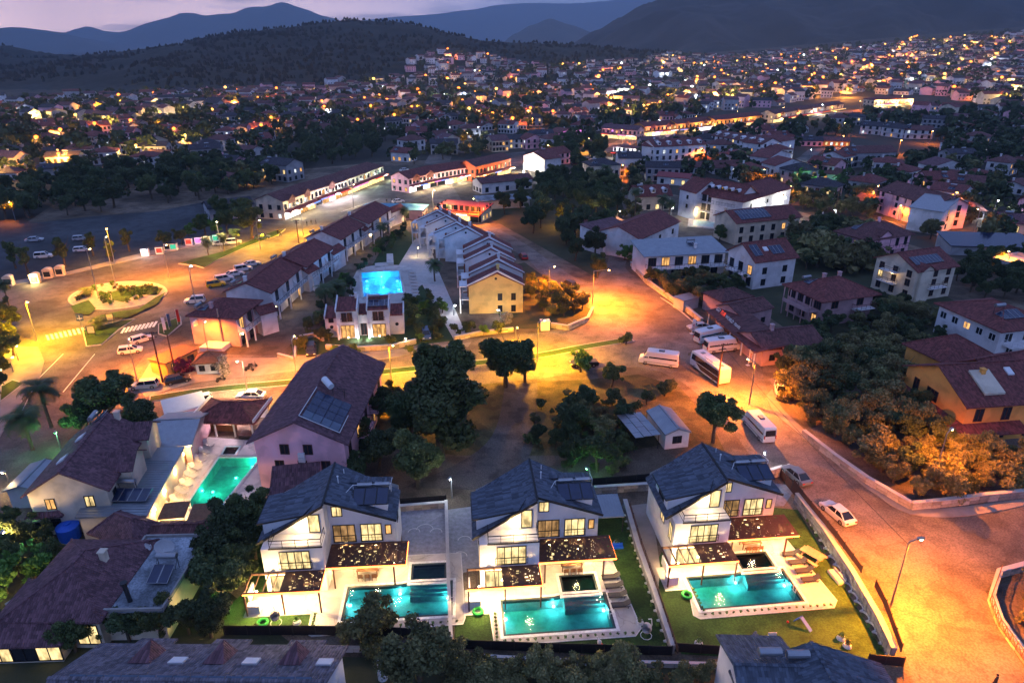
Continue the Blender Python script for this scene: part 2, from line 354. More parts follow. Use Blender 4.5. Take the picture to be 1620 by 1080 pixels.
def interp(tab, x):
    if x <= tab[0][0]: return tab[0][1]
    for (a, b), (c, d) in zip(tab, tab[1:]):
        if x <= c: t = (x-a)/(c-a); return b+(d-b)*(t*t*(3-2*t)*.5+t*.5)
    return tab[-1][1]
def ridge(name, prof, D, w_front, w_back, x0, x1, m, label, nx=200, ny=40, rough=6., rs=.004, base=-5., fn=2.0, tree=0.):
    """a hill whose crest runs across the view at distance D; prof: silhouette in photo pixels"""
    tab = []
    for px, py in prof:
        a = (px-810)/F; b = (540-py)/F; dy = cos(TH)+b*sin(TH); dz = -sin(TH)+b*cos(TH); t = D/dy
        tab.append((a*t, CAMH+dz*t))
    def fz(x, y):
        h = interp(tab, x)
        t = (y-D)/(w_front if y < D else w_back)
        k = max(0.0, 1-abs(t)); k = k*k*(3-2*k)*.45+k*.55
        n = mn.fractal(Vector((x*rs, y*rs, D*.1)), .9, 2.1, 6)*rough
        sp = abs(mn.noise(Vector((x*rs*1.3+7, y*rs*.5, 3))))*rough*fn
        z = base+(h-base)*k+(n-sp*min(1, abs(t)*4))*min(1, k*3)*(.3+.7*min(1, abs(t)*6))
        if tree: z += tree*(mn.noise(Vector((x*.11, y*.11, 1)))+mn.noise(Vector((x*.23, y*.23, 5)))*.7)*min(1, k*5)
        return z
    return grid(name, lin(x0, x1, nx), lin(D-w_front, D+w_back, ny), fz, m, label)
ridge('hill', [(-500,10),(-200,60),(0,73),(70,92),(130,93),(200,82),(280,71),(340,60),(400,50),(450,43),(500,37),(560,33),(620,35),(680,45),(720,56),(760,64),(820,68),(880,70),(940,74),(1000,80),(1100,90),(1250,110)],
      1500, 700, 500, -1800, 900, 'forest', 'dark pine covered hill in front of the mountains', 540, 150, 9, .008, -6, 2.2, 2.6)
ridge('hill', [(700,80),(840,76),(905,69),(940,50),(980,28),(1020,5),(1060,-8),(1120,-20),(1250,-45),(1400,-70),(1620,-95),(1900,-110),(2300,-60)],
      2900, 1350, 900, -350, 4200, 'forest_rock', 'big dark hillside rising behind the town on the right', 440, 150, 34, .0028, -6, 2.2, 2.5)
ridge('hill', [(760,90),(790,70),(815,52),(840,38),(870,27),(905,37),(940,50),(965,68),(1010,90)], 5200, 900, 900, -700, 1500, 'hill_far', 'small blue conical hill in the valley gap', 160, 40, 40, .001)
ridge('mountain', [(-400,20),(-150,55),(0,51),(35,45),(60,47),(95,51),(118,60),(170,78),(260,110)], 6500, 1800, 1500, -9000, -2400, 'hill_far', 'blue mountain shoulder at the far left', 200, 40, 60, .0006)
ridge('mountain', [(60,80),(112,48),(138,39),(165,46),(195,50),(230,45),(255,36),(285,31),(308,22),(335,28),(365,25),(395,26),(425,17),(452,8),(485,17),(515,27),(560,40),(620,60),(700,90)], 9500, 2500, 2000, -7500, 1000, 'hill_far', 'blue mountain range with a pointed summit', 300, 50, 110, .0005)
ridge('mountain', [(350,70),(500,38),(560,33),(620,26),(690,20),(745,14),(790,9),(850,7),(900,9),(960,4),(1010,-6),(1100,-20),(1300,-30)], 15000, 4000, 3000, -7000, 8500, 'hill_far', 'pale blue mountain range farthest away', 240, 40, 160, .0003)

HAZE = 1
if HAZE:
    hz = MB(); hz.box(-11500, -2500, -8, 11500, 19000, 1700)
    vm = bpy.data.materials.new('haze_air'); vm.use_nodes = True; t = vm.node_tree; t.nodes.clear()
    pv = t.nodes.new('ShaderNodeVolumePrincipled'); pv.inputs['Density'].default_value = 1.15e-4; pv.inputs['Color'].default_value = (.50,.74,1.0,1); pv.inputs['Anisotropy'].default_value = .1
    oo = t.nodes.new('ShaderNodeOutputMaterial'); t.links.new(pv.outputs[0], oo.inputs['Volume'])
    M['haze'] = vm; tag(hz.build('haze', 'haze'), 'thin evening haze over valley and hills', None, None, 'stuff')
# ------------------------------------------------------------------ builders: windows, houses
WC = {}
def win_meshes(w, h, fr, cols, rows):
    k = ('w', round(w, 2), round(h, 2), fr, cols, rows)
    if k not in WC:
        b = MB(); t = .10; hw = w/2
        b.box(-hw-t, -.06, -t, hw+t, .02, 0); b.box(-hw-t, -.06, h, hw+t, .02, h+t)
        b.box(-hw-t, -.055, 0, -hw, .02, h); b.box(hw, -.055, 0, hw+t, .02, h)
        for i in range(1, cols): x = -hw+w*i/cols; b.box(x-.045, -.05, 0, x+.045, .01, h)
        for i in range(1, rows): z = h*i/rows; b.box(-hw, -.045, z-.025, hw, .005, z+.025)
        p = MB(); p.face((-hw, -.015, 0), (hw, -.015, 0), (hw, -.015, h), (-hw, -.015, h))
        WC[k] = (b.mesh('window', fr), p)
    return WC[k]
def window(parent, x, y, z, rz, w, h, lit=None, fr='frame_dark', cols=2, rows=1, sub=True):
    fm, p = win_meshes(w, h, fr, cols, rows)
    g = lit or 'glass_dark'; k = (id(p), g)
    if k not in WC: WC[k] = p.mesh('pane', g)
    o = ob('window', fm, parent, (x, y, z), rz)
    if sub: ob('pane', WC[k], o)
    return o
def far_window(parent, x, y, z, rz, w, h, lit=None, fr='frame_white'):
    k = ('fw', round(w, 2), round(h, 2), lit, fr)
    if k not in WC:
        b = MB(); hw = w/2; t = .1
        b.box(-hw-t, -.07, -t, hw+t, .02, 0); b.box(-hw-t, -.05, h, hw+t, .02, h+t)
        b.box(-hw-t, -.05, 0, -hw, .02, h); b.box(hw, -.05, 0, hw+t, .02, h)
        b.k = 1; b.face((-hw, -.02, 0), (hw, -.02, 0), (hw, -.02, h), (-hw, -.02, h))
        WC[k] = b.mesh('window', [fr, lit or 'glass_dark'])
    return ob('window', WC[k], parent, (x, y, z), rz)
def railing(parent, x0, x1, y0, z, m='frame_dark', sides=0., h=1.0, glass=True, nm='railing'):
    """front rail between x0 and x1 at y0, returning `sides` metres towards the wall"""
    b = MB()
    segs = [((x0, y0), (x1, y0))]
    if sides: segs += [((x0, y0), (x0, y0+sides)), ((x1, y0), (x1, y0+sides))]
    for (ax, ay), (bx, by) in segs:
        b.bar((ax, ay, z+h), (bx, by, z+h), .07); b.bar((ax, ay, z+.12), (bx, by, z+.12), .04)
        L = hypot(bx-ax, by-ay); n = max(1, int(L/.16 if not glass else L/1.1))
        for i in range(n+1):
            t = i/n; b.bar((ax+(bx-ax)*t, ay+(by-ay)*t, z), (ax+(bx-ax)*t, ay+(by-ay)*t, z+h), .045 if glass else .02)
        if glass: b.bar((ax, ay, z+.55), (bx, by, z+.55), .02, .0)
    return b.build(nm, m, parent)

SIDE = {'f': lambda u, w, D: (u, 0, 0), 'b': lambda u, w, D: (w-u, D, pi), 'l': lambda u, w, D: (0, D-u, -pi/2), 'r': lambda u, w, D: (w, u, pi/2)}
class H: pass
def place(pl, ze, z0):
    """pl: ('E', x,y,x,y) front eave line in photo pixels | ('R', x,y,x,y, zr) ridge | ('W', ax,ay,bx,by) world"""
    if pl[0] == 'E': return P(pl[1], pl[2], z0+ze), P(pl[3], pl[4], z0+ze)
    if pl[0] == 'B': return P(pl[1], pl[2], z0), P(pl[3], pl[4], z0)
    return (pl[1], pl[2]), (pl[3], pl[4])
def house(nm, label, cat, pl, ze, D, roof='gx', rh=2.2, wall='plaster_white', tile='tile_red', win=None, over=.5, group=None,
          balc=(), chim=(), solar=(), ap=.5, z0=0., lit=.15, litm=('win_warm', 'win_amber'), fr='frame_dark', cross=(), sky_l=(), seed=None, wf=1.0, near=True, parapet=.0, band=None):
    rr = random.Random(seed if seed is not None else hash((round(pl[1]), round(pl[2]))) & 0xffff)
    if pl[0] == 'R':
        A = Vector(P(pl[1], pl[2], z0+pl[5])); B = Vector(P(pl[3], pl[4], z0+pl[5])); d = (B-A).normalized(); nn = Vector((d.y, -d.x))
        A = A+nn*D*ap+d*.4; B = B+nn*D*ap-d*.4
    else:
        A, B = place(pl, ze, z0); A = Vector(A); B = Vector(B)
    w = (B-A).length*wf; rz = atan2(B.y-A.y, B.x-A.x)
    h = H(); h.w = w; h.D = D; h.ze = ze
    T = thing(nm, label, cat, (A.x, A.y, z0), rz, group); h.root = T
    b = MB(); zr = ze+rh
    # roof height function
    if roof == 'gx':
        zf = lambda x, y: ze+(rh*y/(ap*D) if y < ap*D else rh*(D-y)/((1-ap)*D))
    elif roof == 'gy':
        zf = lambda x, y: ze+(rh*x/(ap*w) if x < ap*w else rh*(w-x)/((1-ap)*w))
    elif roof == 'hip':
        m_ = min(w, D)/2; zf = lambda x, y: ze+rh*max(-.2, min(1, min(x, w-x, y, D-y)/m_))
    elif roof == 'shed': zf = lambda x, y: ze+rh*y/D
    else: zf = lambda x, y: ze+.02
    h.zf = zf
    b.face((0,0,-.3), (w,0,-.3), (w,0,zf(w,0) if roof != 'gy' else ze), (0,0,zf(0,0) if roof != 'gy' else ze)) if roof != 'gy' else b.face((0,0,-.3), (w,0,-.3), (w,0,ze), (ap*w,0,zr), (0,0,ze))
    if roof == 'gy': b.face((w,D,-.3), (0,D,-.3), (0,D,ze), (ap*w,D,zr), (w,D,ze))
    else: b.face((w,D,-.3), (0,D,-.3), (0,D,zf(0,D)), (w,D,zf(w,D)))
    if roof == 'gx':
        b.face((0,D,-.3), (0,0,-.3), (0,0,ze), (0,ap*D,zr), (0,D,ze)); b.face((w,0,-.3), (w,D,-.3), (w,D,ze), (w,ap*D,zr), (w,0,ze))
    else:
        b.face((0,D,-.3), (0,0,-.3), (0,0,zf(0,0) if roof != 'gy' else ze), (0,D,zf(0,D) if roof != 'gy' else ze)); b.face((w,0,-.3), (w,D,-.3), (w,D,zf(w,D) if roof != 'gy' else ze), (w,0,zf(w,0) if roof != 'gy' else ze))
    if band: b.box(-.06, -.06, band-.12, w+.06, D+.06, band+.12)
    b.build('wall', wall, T)
    o = over; b = MB(); t = .2; e = .12
    if roof == 'gx':
        s1 = rh/(ap*D); s2 = rh/((1-ap)*D)
        b.slab([(-o,-o,ze-s1*o+e), (w+o,-o,ze-s1*o+e), (w+o,ap*D,zr+e), (-o,ap*D,zr+e)], t); b.slab([(-o,ap*D+.003,zr+e), (w+o,ap*D+.003,zr+e), (w+o,D+o,ze-s2*o+e), (-o,D+o,ze-s2*o+e)], t)
    elif roof == 'gy':
        s1 = rh/(ap*w); s2 = rh/((1-ap)*w)
        b.slab([(-o,-o,ze-s1*o+e), (ap*w,-o,zr+e), (ap*w,D+o,zr+e), (-o,D+o,ze-s1*o+e)], t); b.slab([(ap*w+.003,-o,zr+e), (w+o,-o,ze-s2*o+e), (w+o,D+o,ze-s2*o+e), (ap*w+.003,D+o,zr+e)], t)
    elif roof == 'hip':
        m_ = min(w, D)/2; s = rh/m_; lo = ze-s*o+e; za = zr+e
        if w >= D: r1, r2 = (m_, D/2), (w-m_+.01, D/2)
        else: r1, r2 = (w/2, m_), (w/2, D-m_+.01)
        c = [(-o,-o,lo), (w+o,-o,lo), (w+o,D+o,lo), (-o,D+o,lo)]; p1 = (*r1, za); p2 = (*r2, za)
        if w >= D:
            b.slab([c[0], c[1], p2, p1], t); b.slab([c[1], c[2], p2], t); b.slab([c[2], c[3], p1, p2], t); b.slab([c[3], c[0], p1], t)
        else:
            b.slab([c[0], c[1], p1], t); b.slab([c[1], c[2], p2, p1], t); b.slab([c[2], c[3], p2], t); b.slab([c[3], c[0], p1, p2], t)
    elif roof == 'shed':
        s = rh/D; b.slab([(-o,-o,ze-s*o+e), (w+o,-o,ze-s*o+e), (w+o,D+o,zr+s*o+e), (-o,D+o,zr+s*o+e)], t)
    else:
        b.slab([(-o,-o,ze+e), (w+o,-o,ze+e), (w+o,D+o,ze+e), (-o,D+o,ze+e)], t)
        if parapet:
            for q in ((-o,-o,w+o,-o+.2), (-o,D+o-.2,w+o,D+o), (-o,-o+.2,-o+.2,D+o-.2), (w+o-.2,-o+.2,w+o,D+o-.2)): b.box(q[0], q[1], ze+e, q[2], q[3], ze+e+parapet)
    rf = b.build('roof', tile, T); h.roof = rf
    if roof in ('gx', 'gy', 'hip') and near:          # ridge cap
        b = MB()
        if roof == 'gx': b.bar((-o, ap*D, zr+e+.02), (w+o, ap*D, zr+e+.02), .28, .12)
        elif roof == 'gy': b.bar((ap*w, -o, zr+e+.02), (ap*w, D+o, zr+e+.02), .28, .12)
        else:
            b.bar((*r1, za+.02), (*r2, za+.02), .28, .12)
            for q in c: b.bar((q[0], q[1], q[2]+.02), (*min((r1, r2), key=lambda r_: hypot(r_[0]-q[0], r_[1]-q[1])), za+.02), .2, .1)
        b.build('ridge_cap', tile, rf)
    for (x, cw, pr, cz) in cross:                      # gabled bays on the front
        b = MB(); hh = cw*.32; zc = cz
        b.face((x-cw/2,-pr,-.3), (x+cw/2,-pr,-.3), (x+cw/2,-pr,zc), (x,-pr,zc+hh), (x-cw/2,-pr,zc))
        b.face((x-cw/2,.3,-.3), (x-cw/2,-pr,-.3), (x-cw/2,-pr,zc), (x-cw/2,.3,zc)); b.face((x+cw/2,-pr,-.3), (x+cw/2,.3,-.3), (x+cw/2,.3,zc), (x+cw/2,-pr,zc))
        b.build('bay', wall, T); b = MB(); bk = max(.5, (zc+hh-ze)/max(.1, rh/(ap*D)))
        b.slab([(x-cw/2-.3,-pr-.4,zc-.15+e), (x,-pr-.4,zc+hh+e), (x,bk,zc+hh+e), (x-cw/2-.3,max(0,bk-2),zc-.15+e)], .16)
        b.slab([(x+.003,-pr-.4,zc+hh+e), (x+cw/2+.3,-pr-.4,zc-.15+e), (x+cw/2+.3,max(0,bk-2),zc-.15+e), (x+.003,bk,zc+hh+e)], .16)
        b.build('gable_roof', tile, T)
    h.T = T
    for side, spec in (win or {}).items():
        for s_ in (spec if isinstance(spec, list) else [spec]):
            n, zs, ww, wh = s_[:4]; lp = s_[4] if len(s_) > 4 else lit; cols = s_[5] if len(s_) > 5 else 2
            u0, u1 = (s_[6] if len(s_) > 6 else (0, 1)); L = w if side in 'fb' else D; off = s_[7] if len(s_) > 7 else 0
            for z in zs:
                for i in range(n):
                    u = L*(u0+(u1-u0)*(i+.5)/n); x, y, a = SIDE[side](u, w, D)
                    ly = rr.random() < lp; lm = rr.choice(litm) if ly else None
                    if off: x += off*sin(a)*-1*(-1); y -= off*cos(a)
                    (window if near else far_window)(T, x, y, z, a, ww, wh, lm, **({'fr': fr, 'cols': cols} if near else {'fr': fr}))
    for (side, u0, u1, z, dp) in balc:
        L = w if side in 'fb' else D; x, y, a = SIDE[side]((u0+u1)/2*L, w, D); hw = (u1-u0)*L/2
        b = MB(); b.box(-hw, -dp, -.15, hw, -.003, 0); bo = b.build('balcony', 'plaster_white' if wall != 'plaster_pink' else wall, T, (x, y, z), a)
        railing(bo, -hw+.05, hw-.05, -dp+.05, 0, fr, dp-.1)
    for (x, y) in chim:
        b = MB(); zz = zf(x, y); b.box(-.3, -.3, -.5, .3, .3, 1.1); b.box(-.38, -.38, 1.1, .38, .38, 1.22); b.build('chimney', wall, T, (x, y, zz))
    for s_ in solar: solar_set(T, zf, *s_)
    for (x, y) in sky_l:
        b = MB(); q = [(x-.6,y-.5), (x+.6,y-.5), (x+.6,y+.5), (x-.6,y+.5)]; b.slab([(a_, b_, zf(a_, b_)+.32) for a_, b_ in q], .2); b.build('skylight', 'frame_white', T)
    return h
def solar_set(T, zf, x, y, n=2, pw=1.0, ph=2.0, tank=True, dirx=False, m='solar', gap=.06, lift=.30, rows=1, tilt=0.):
    """flat collectors lying on the roof plane (each its own panel) with a tank above"""
    for r_ in range(rows):
        for i in range(n):
            x0 = x+i*(pw+gap); y0 = y+r_*(ph+gap)
            q = [(x0, y0), (x0+pw, y0), (x0+pw, y0+ph), (x0, y0+ph)]
            if dirx: q = [(y0, x0), (y0, x0+pw), (y0+ph, x0+pw), (y0+ph, x0)]; q = q[::-1]
            b = MB(); b.slab([(a, c, zf(a, c)+lift+(tilt*(c-y0 if not dirx else 0))) for a, c in q], .1)
            po = b.build('solar_panel', m, T)
            f = MB(); zz = [Vector((a, c, zf(a, c)+lift+(tilt*(c-y0 if not dirx else 0))+.01)) for a, c in q]
            for k in range(4): f.bar(zz[k], zz[(k+1) % 4], .05, .05)
            f.build('panel_frame', 'metal_grey', po)
    if tank:
        L = n*(pw+gap); yy = y+rows*(ph+gap)+.45
        a, c = ((x+.1, yy), (x+min(L, 2.2), yy)) if not dirx else ((yy, x+.1), (yy, x+min(L, 2.2)))
        z = max(zf(*a), zf(*c))+.95+tilt*ph
        b = MB(); b.cyl((*a, z), (*c, z), .33, k=12); t = b.build('water_tank', 'metal_grey', T, smooth=False)
        for p in (a, c):
            b = MB(); b.bar((p[0], p[1], zf(*p)+.05), (p[0], p[1], z-.1), .05); b.bar((p[0]-.3, p[1]-.3, zf(*p)), (p[0], p[1], z-.2), .04); b.build('tank_stand', 'metal_dark', T)
def dish(parent, x, y, z, r=.45, a=0.):
    k = ('dish', r)
    if k not in WC:
        b = MB(); n = 14
        rings = [(0, 0), (r*.5, r*.06), (r, r*.25)]
        for (r0, z0), (r1, z1) in zip(rings, rings[1:]):
            for i in range(n):
                a0, a1 = 2*pi*i/n, 2*pi*(i+1)/n
                b.face((r0*cos(a0), -z0-.25, r0*sin(a0)+.6), (r0*cos(a1), -z0-.25, r0*sin(a1)+.6), (r1*cos(a1), -z1-.25, r1*sin(a1)+.6), (r1*cos(a0), -z1-.25, r1*sin(a0)+.6))
        b.bar((0,0,0), (0,0,.6), .06); b.bar((0,0,.6), (0,-.28,.6), .05); b.bar((0,-.3,.35), (0,-r-.2,.6), .03)
        WC[k] = b.mesh('satellite_dish', 'metal_white')
    return ob('satellite_dish', WC[k], parent, (x, y, z), a)
def ac_unit(parent, x, y, z, rz=0):
    if 'ac' not in WC:
        b = MB(); b.box(-.42, -.36, 0, .42, -.06, .62); b.cyl((-.08,-.365,.31), (-.08,-.39,.31), .24, k=12); b.bar((-.35,-.3,-.03), (-.35,0,-.03), .05); b.bar((.35,-.3,-.03), (.35,0,-.03), .05)
        WC['ac'] = b.mesh('air_conditioner', 'metal_white')
    return ob('air_conditioner', WC['ac'], parent, (x, y, z), rz)
# ------------------------------------------------------------------ villas' frames, pools and the holes they need
from mathutils.geometry import delaunay_2d_cdt
VILLA = [(-19.7, 59.6, radians(4)), (2.5, 60.4, radians(5)), (23.3, 63.9, radians(6))]
def loc2w(fr, pts):
    ox, oy, a = fr; return [(ox+x*cos(a)-y*sin(a), oy+x*sin(a)+y*cos(a)) for x, y in pts]
POOL_L = [(-4.0,-10.2), (6.7,-10.2), (6.7,-5.7), (2.2,-5.7), (1.4,-5.9), (-4.0,-5.9)]
SPA_L = [(2.6,-5.35), (6.0,-5.35), (6.0,-2.9), (2.6,-2.9)]
def off(poly, d):
    """grow a ccw polygon by d"""
    n = len(poly); o = []
    for i in range(n):
        a, b, c = Vector(poly[i-1]), Vector(poly[i]), Vector(poly[(i+1) % n])
        e1 = (b-a).normalized(); e2 = (c-b).normalized(); n1 = Vector((e1.y, -e1.x)); n2 = Vector((e2.y, -e2.x))
        m_ = (n1+n2); m_ = m_/max(.3, m_.dot(n1)); o.append(tuple(b+m_*d))
    return o
def inside(p, poly):
    x, y = p; r = False; n = len(poly)
    for i in range(n):
        (a, b), (c, d) = poly[i], poly[(i+1) % n]
        if (b > y) != (d > y) and x < (c-a)*(y-b)/(d-b)+a: r = not r
    return r
def sheet_holes(name, poly, holes, z, m, label, kind='structure', parent=None):
    v = []; e = []
    for pl in [poly]+[h for h in holes]:
        k = len(v); v += [Vector(p) for p in pl]; e += [(k+i, k+(i+1) % len(pl)) for i in range(len(pl))]
    vo, eo, fo, *_ = delaunay_2d_cdt(v, e, [], 0, 1e-5)
    b = MB(); b.v = [(p.x, p.y, z) for p in vo]
    for f in fo:
        c = (sum(vo[i].x for i in f)/len(f), sum(vo[i].y for i in f)/len(f))
        if inside(c, poly) and not any(inside(c, h) for h in holes): b.f.append(tuple(f)); b.mi.append(0)
    o = b.build(name, m, parent)
    return tag(o, label, None, None, kind) if kind else o
PO = [(6.2, 2.2), (0, 0), (-.9, 0)]                       # each villa's pool stands a little differently
sh = lambda pts, o: [(x+o[0], y+o[1]) for x, y in pts]
VPOOLS = [loc2w(v, sh(POOL_L, o)) for v, o in zip(VILLA, PO)]; VSPAS = [loc2w(v, sh(SPA_L, o)) for v, o in zip(VILLA, PO)]
def cc(pts):
    s = sum(a[0]*b[1]-b[0]*a[1] for a, b in zip(pts, pts[1:]+pts[:1])); return pts if s > 0 else pts[::-1]
GREEN = cc([P(294,802), P(346,804), P(411,724), P(347,724)])
KID = cc([P(352,719), P(371,719), P(379,707), P(358,707)])
BLUE = cc([P(576,470), P(637,463), P(631,429), P(572,432)])
HOTELP = cc([P(1095,359), P(1128,362), P(1130,353), P(1095,351)])
HOLES = [off(q, .02) for q in VPOOLS+VSPAS+[GREEN, KID, BLUE]]

def water(name, tint, rgh=.05):
    m = bpy.data.materials.new(name); m.use_nodes = True; t = m.node_tree; t.nodes.clear(); n = t.nodes.new; l = t.links.new
    tr = n('ShaderNodeBsdfTransparent'); tr.inputs[0].default_value = (*tint, 1); gl = n('ShaderNodeBsdfGlossy'); gl.inputs['Roughness'].default_value = rgh; gl.inputs[0].default_value = (.8,.85,.9,1)
    fr = n('ShaderNodeFresnel'); fr.inputs[0].default_value = 1.33; mx = n('ShaderNodeMixShader'); o = n('ShaderNodeOutputMaterial')
    co = n('ShaderNodeTexCoord'); nz_ = n('ShaderNodeTexNoise'); nz_.inputs['Scale'].default_value = 2.2; nz_.inputs['Detail'].default_value = 4; bp = n('ShaderNodeBump'); bp.inputs['Strength'].default_value = .35; bp.inputs['Distance'].default_value = .12
    l(co.outputs['Object'], nz_.inputs['Vector']); l(nz_.outputs['Fac'], bp.inputs['Height']); l(bp.outputs[0], gl.inputs['Normal']); l(bp.outputs[0], fr.inputs['Normal'])
    l(fr.outputs[0], mx.inputs[0]); l(tr.outputs[0], mx.inputs[1]); l(gl.outputs[0], mx.inputs[2]); l(mx.outputs[0], o.inputs[0]); M[name] = m
water('water_teal', (.12,.55,.56)); water('water_dark', (.10,.28,.28)); water('water_green', (.04,.70,.50)); water('water_blue', (.10,.50,.95)); 
mat('pool_floor', (.42,.62,.62), .5, var=.30, scale=1.1, det=6); mat('pool_floor_dark', (.20,.30,.30), .5, var=.2, scale=1.3)
def pool(label, poly, wz, depth, wm, floor='pool_floor', edge='pool_edge', coping='paint_white', cw=.32, lights=(), lc=(.35,.95,.95), lp=120, group=None, cz=.08, band=True):
    """basin sunk in the ground, water sheet, coping; poly ccw world points"""
    c = (sum(p[0] for p in poly)/len(poly), sum(p[1] for p in poly)/len(poly))
    T = thing('swimming_pool', label, 'pool', (*c, 0), 0, group); q = [(p[0]-c[0], p[1]-c[1]) for p in poly]; n = len(q)
    b = MB()
    for i in range(n):
        a, d = q[i], q[(i+1) % n]
        b.k = 0; b.face((a[0],a[1],wz-depth), (a[0],a[1],cz-.35), (d[0],d[1],cz-.35), (d[0],d[1],wz-depth))
        b.k = 1; b.face((a[0],a[1],cz-.35), (a[0],a[1],cz), (d[0],d[1],cz), (d[0],d[1],cz-.35))
    b.k = 0; b.face(*[(x, y, wz-depth) for x, y in q])
    b.build('basin', [floor, edge if band else floor], T)
    b = MB(); b.face(*[(x, y, wz) for x, y in off(q, -.002)]); b.build('water', wm, T)
    o1 = off(q, .24); o2 = off(q, .24+cw)
    for nm, i_, o_, m_, zt in (('edge_strip', off(q, .001), o1, edge, cz+.004), ('coping', o1, o2, coping, cz+.03)):
        b = MB()
        for i in range(n):
            j = (i+1) % n; b.prism([i_[i], o_[i], o_[j], i_[j]][::1] if True else [], cz-.1, zt)
        b.build(nm, m_, T)
    for (x, y, *pw) in lights:
        b = MB(); b.cyl((0,0,-.05), (0,0,.05), .16, k=10); L = b.build('pool_lamp', 'bulb_cyan', T, (x-c[0], y-c[1], wz-.75)); L.data.materials[0] = M['bulb_cyan']
        point(T, (x-c[0], y-c[1], wz-.55), lc, pw[0] if pw else lp, .12, 'pool_lamp_light')
    return T
# ------------------------------------------------------------------ roads, pavements, lots
def PP(pts, z=0.): return [P(a, b, z) for a, b in pts]
def ccw(pts):
    s = sum(a[0]*b[1]-b[0]*a[1] for a, b in zip(pts, pts[1:]+pts[:1])); return pts if s > 0 else pts[::-1]
def sheet(name, pix, z, m, label=None, th=None, world=False, kind='structure'):
    pts = ccw(pix if world else PP(pix, z))
    b = MB()
    if th: b.prism(pts, z-th, z)
    elif any(min(p[0] for p in h) < max(p[0] for p in pts) and max(p[0] for p in h) > min(p[0] for p in pts) and min(p[1] for p in h) < max(p[1] for p in pts) and max(p[1] for p in h) > min(p[1] for p in pts) for h in HOLES):
        return sheet_holes(name, pts, HOLES, z, m, label, kind)
    else: b.face(*[(x, y, z) for x, y in pts])
    return tag(b.build(name, m), label, None, None, kind)
def curve(pts, n=6):
    """Catmull-Rom through pixel points"""
    o = []; p = [pts[0]]+list(pts)+[pts[-1]]
    for i in range(1, len(p)-2):
        for k in range(n):
            t = k/n; a, b, c, d = p[i-1], p[i], p[i+1], p[i+2]
            o.append(tuple(.5*((2*b[j])+(-a[j]+c[j])*t+(2*a[j]-5*b[j]+4*c[j]-d[j])*t*t+(-a[j]+3*b[j]-3*c[j]+d[j])*t**3) for j in (0, 1)))
    o.append(tuple(pts[-1])); return o
def path_strip(name, pts, w, z0, z1, m, label=None, kind='structure', world=False, parent=None, closed=False):
    """raised strip (kerb, low wall) along a line"""
    q = [Vector(p) for p in (pts if world else PP(pts, z1))]; b = MB(); n = len(q)
    nr = []
    for i in range(n):
        a = q[i-1] if i or closed else q[i]; c = q[(i+1) % n] if i < n-1 or closed else q[i]; d = (c-a).normalized(); nr.append(Vector((-d.y, d.x))*w/2)
    for i in range(n if closed else n-1):
        j = (i+1) % n; b.prism([tuple(q[i]-nr[i]), tuple(q[j]-nr[j]), tuple(q[j]+nr[j]), tuple(q[i]+nr[i])], z0, z1)
    o = b.build(name, m, parent)
    if not parent: tag(o, label, None, None, kind)
    return o
Z = .03
SOIL = 1; sheet_holes('ground', cc(PP([(-60,420),(120,300),(620,255),(900,250),(1150,300),(1350,360),(1750,480),(2100,760),(2300,1400),(-700,1400),(-400,700)], -.012)), HOLES, -.012, 'soil', 'bare dusty soil between the lots')
# asphalt car park upper left, avenue, streets
sheet('car_park', [(-160,400),(-60,352),(60,352),(150,342),(250,334),(330,318),(385,322),(392,345),(350,372),(240,398),(110,432),(0,452),(-200,480)], Z, 'asphalt_dark', 'dark asphalt car park beside the avenue')
sheet('road', curve([(-300,520),(0,452),(110,432),(240,400),(360,372),(430,345),(500,322),(560,306),(640,282),(700,262),(790,244),(830,240)], 3)+
      curve([(840,262),(760,285),(700,300),(640,322),(600,335),(560,352),(500,385),(430,425),(372,455),(310,482),(288,510),(250,545),(225,580),(200,620),(120,690),(60,740),(-40,800),(-300,880)], 3), Z+.004, 'asphalt', 'wide avenue with the roundabout')
sheet('road', [(200,600),(230,560),(285,545),(340,560),(420,562),(520,560),(640,548),(740,536),(830,528),(930,520),(1010,520),(1085,512),(1090,560),(1100,600),(1010,580),(930,585),(860,598),(760,608),(620,618),(480,632),(400,640),(240,655),(180,650)], Z+.008, 'road_dust', 'street with a narrow green strip along its middle')
sheet('road', curve([(700,268),(740,330),(770,352),(830,385),(880,420),(930,448),(955,425),(968,395),(985,340)], 4)+curve([(1005,345),(1000,395),(990,425),(1030,450),(1075,480),(1092,505),(1150,530),(1200,575),(1215,620),(1250,660),(1290,695),(1350,750),(1410,790),(1450,806)], 4)+[(1520,800),(1620,786),(1900,750),(2100,860),(1640,905),(1580,905),(1560,935),(1575,985),(1620,1055),(1700,1200),(1500,1200)]
      +curve([(1450,1130),(1440,1060),(1410,985),(1370,905),(1320,850),(1270,800),(1235,755),(1200,735),(1165,690),(1130,650),(1080,605),(1010,575),(940,560),(905,540),(930,505),(938,490),(905,465),(860,435),(828,405),(760,372),(700,330),(660,300)], 4), Z+.012, 'road_dust', 'dusty junction and street running down past the villas')
path_strip('kerb', curve([(1045,470),(1075,490),(1100,512)],4), .3, 0, .16, 'kerb', 'kerb under the stone wall')
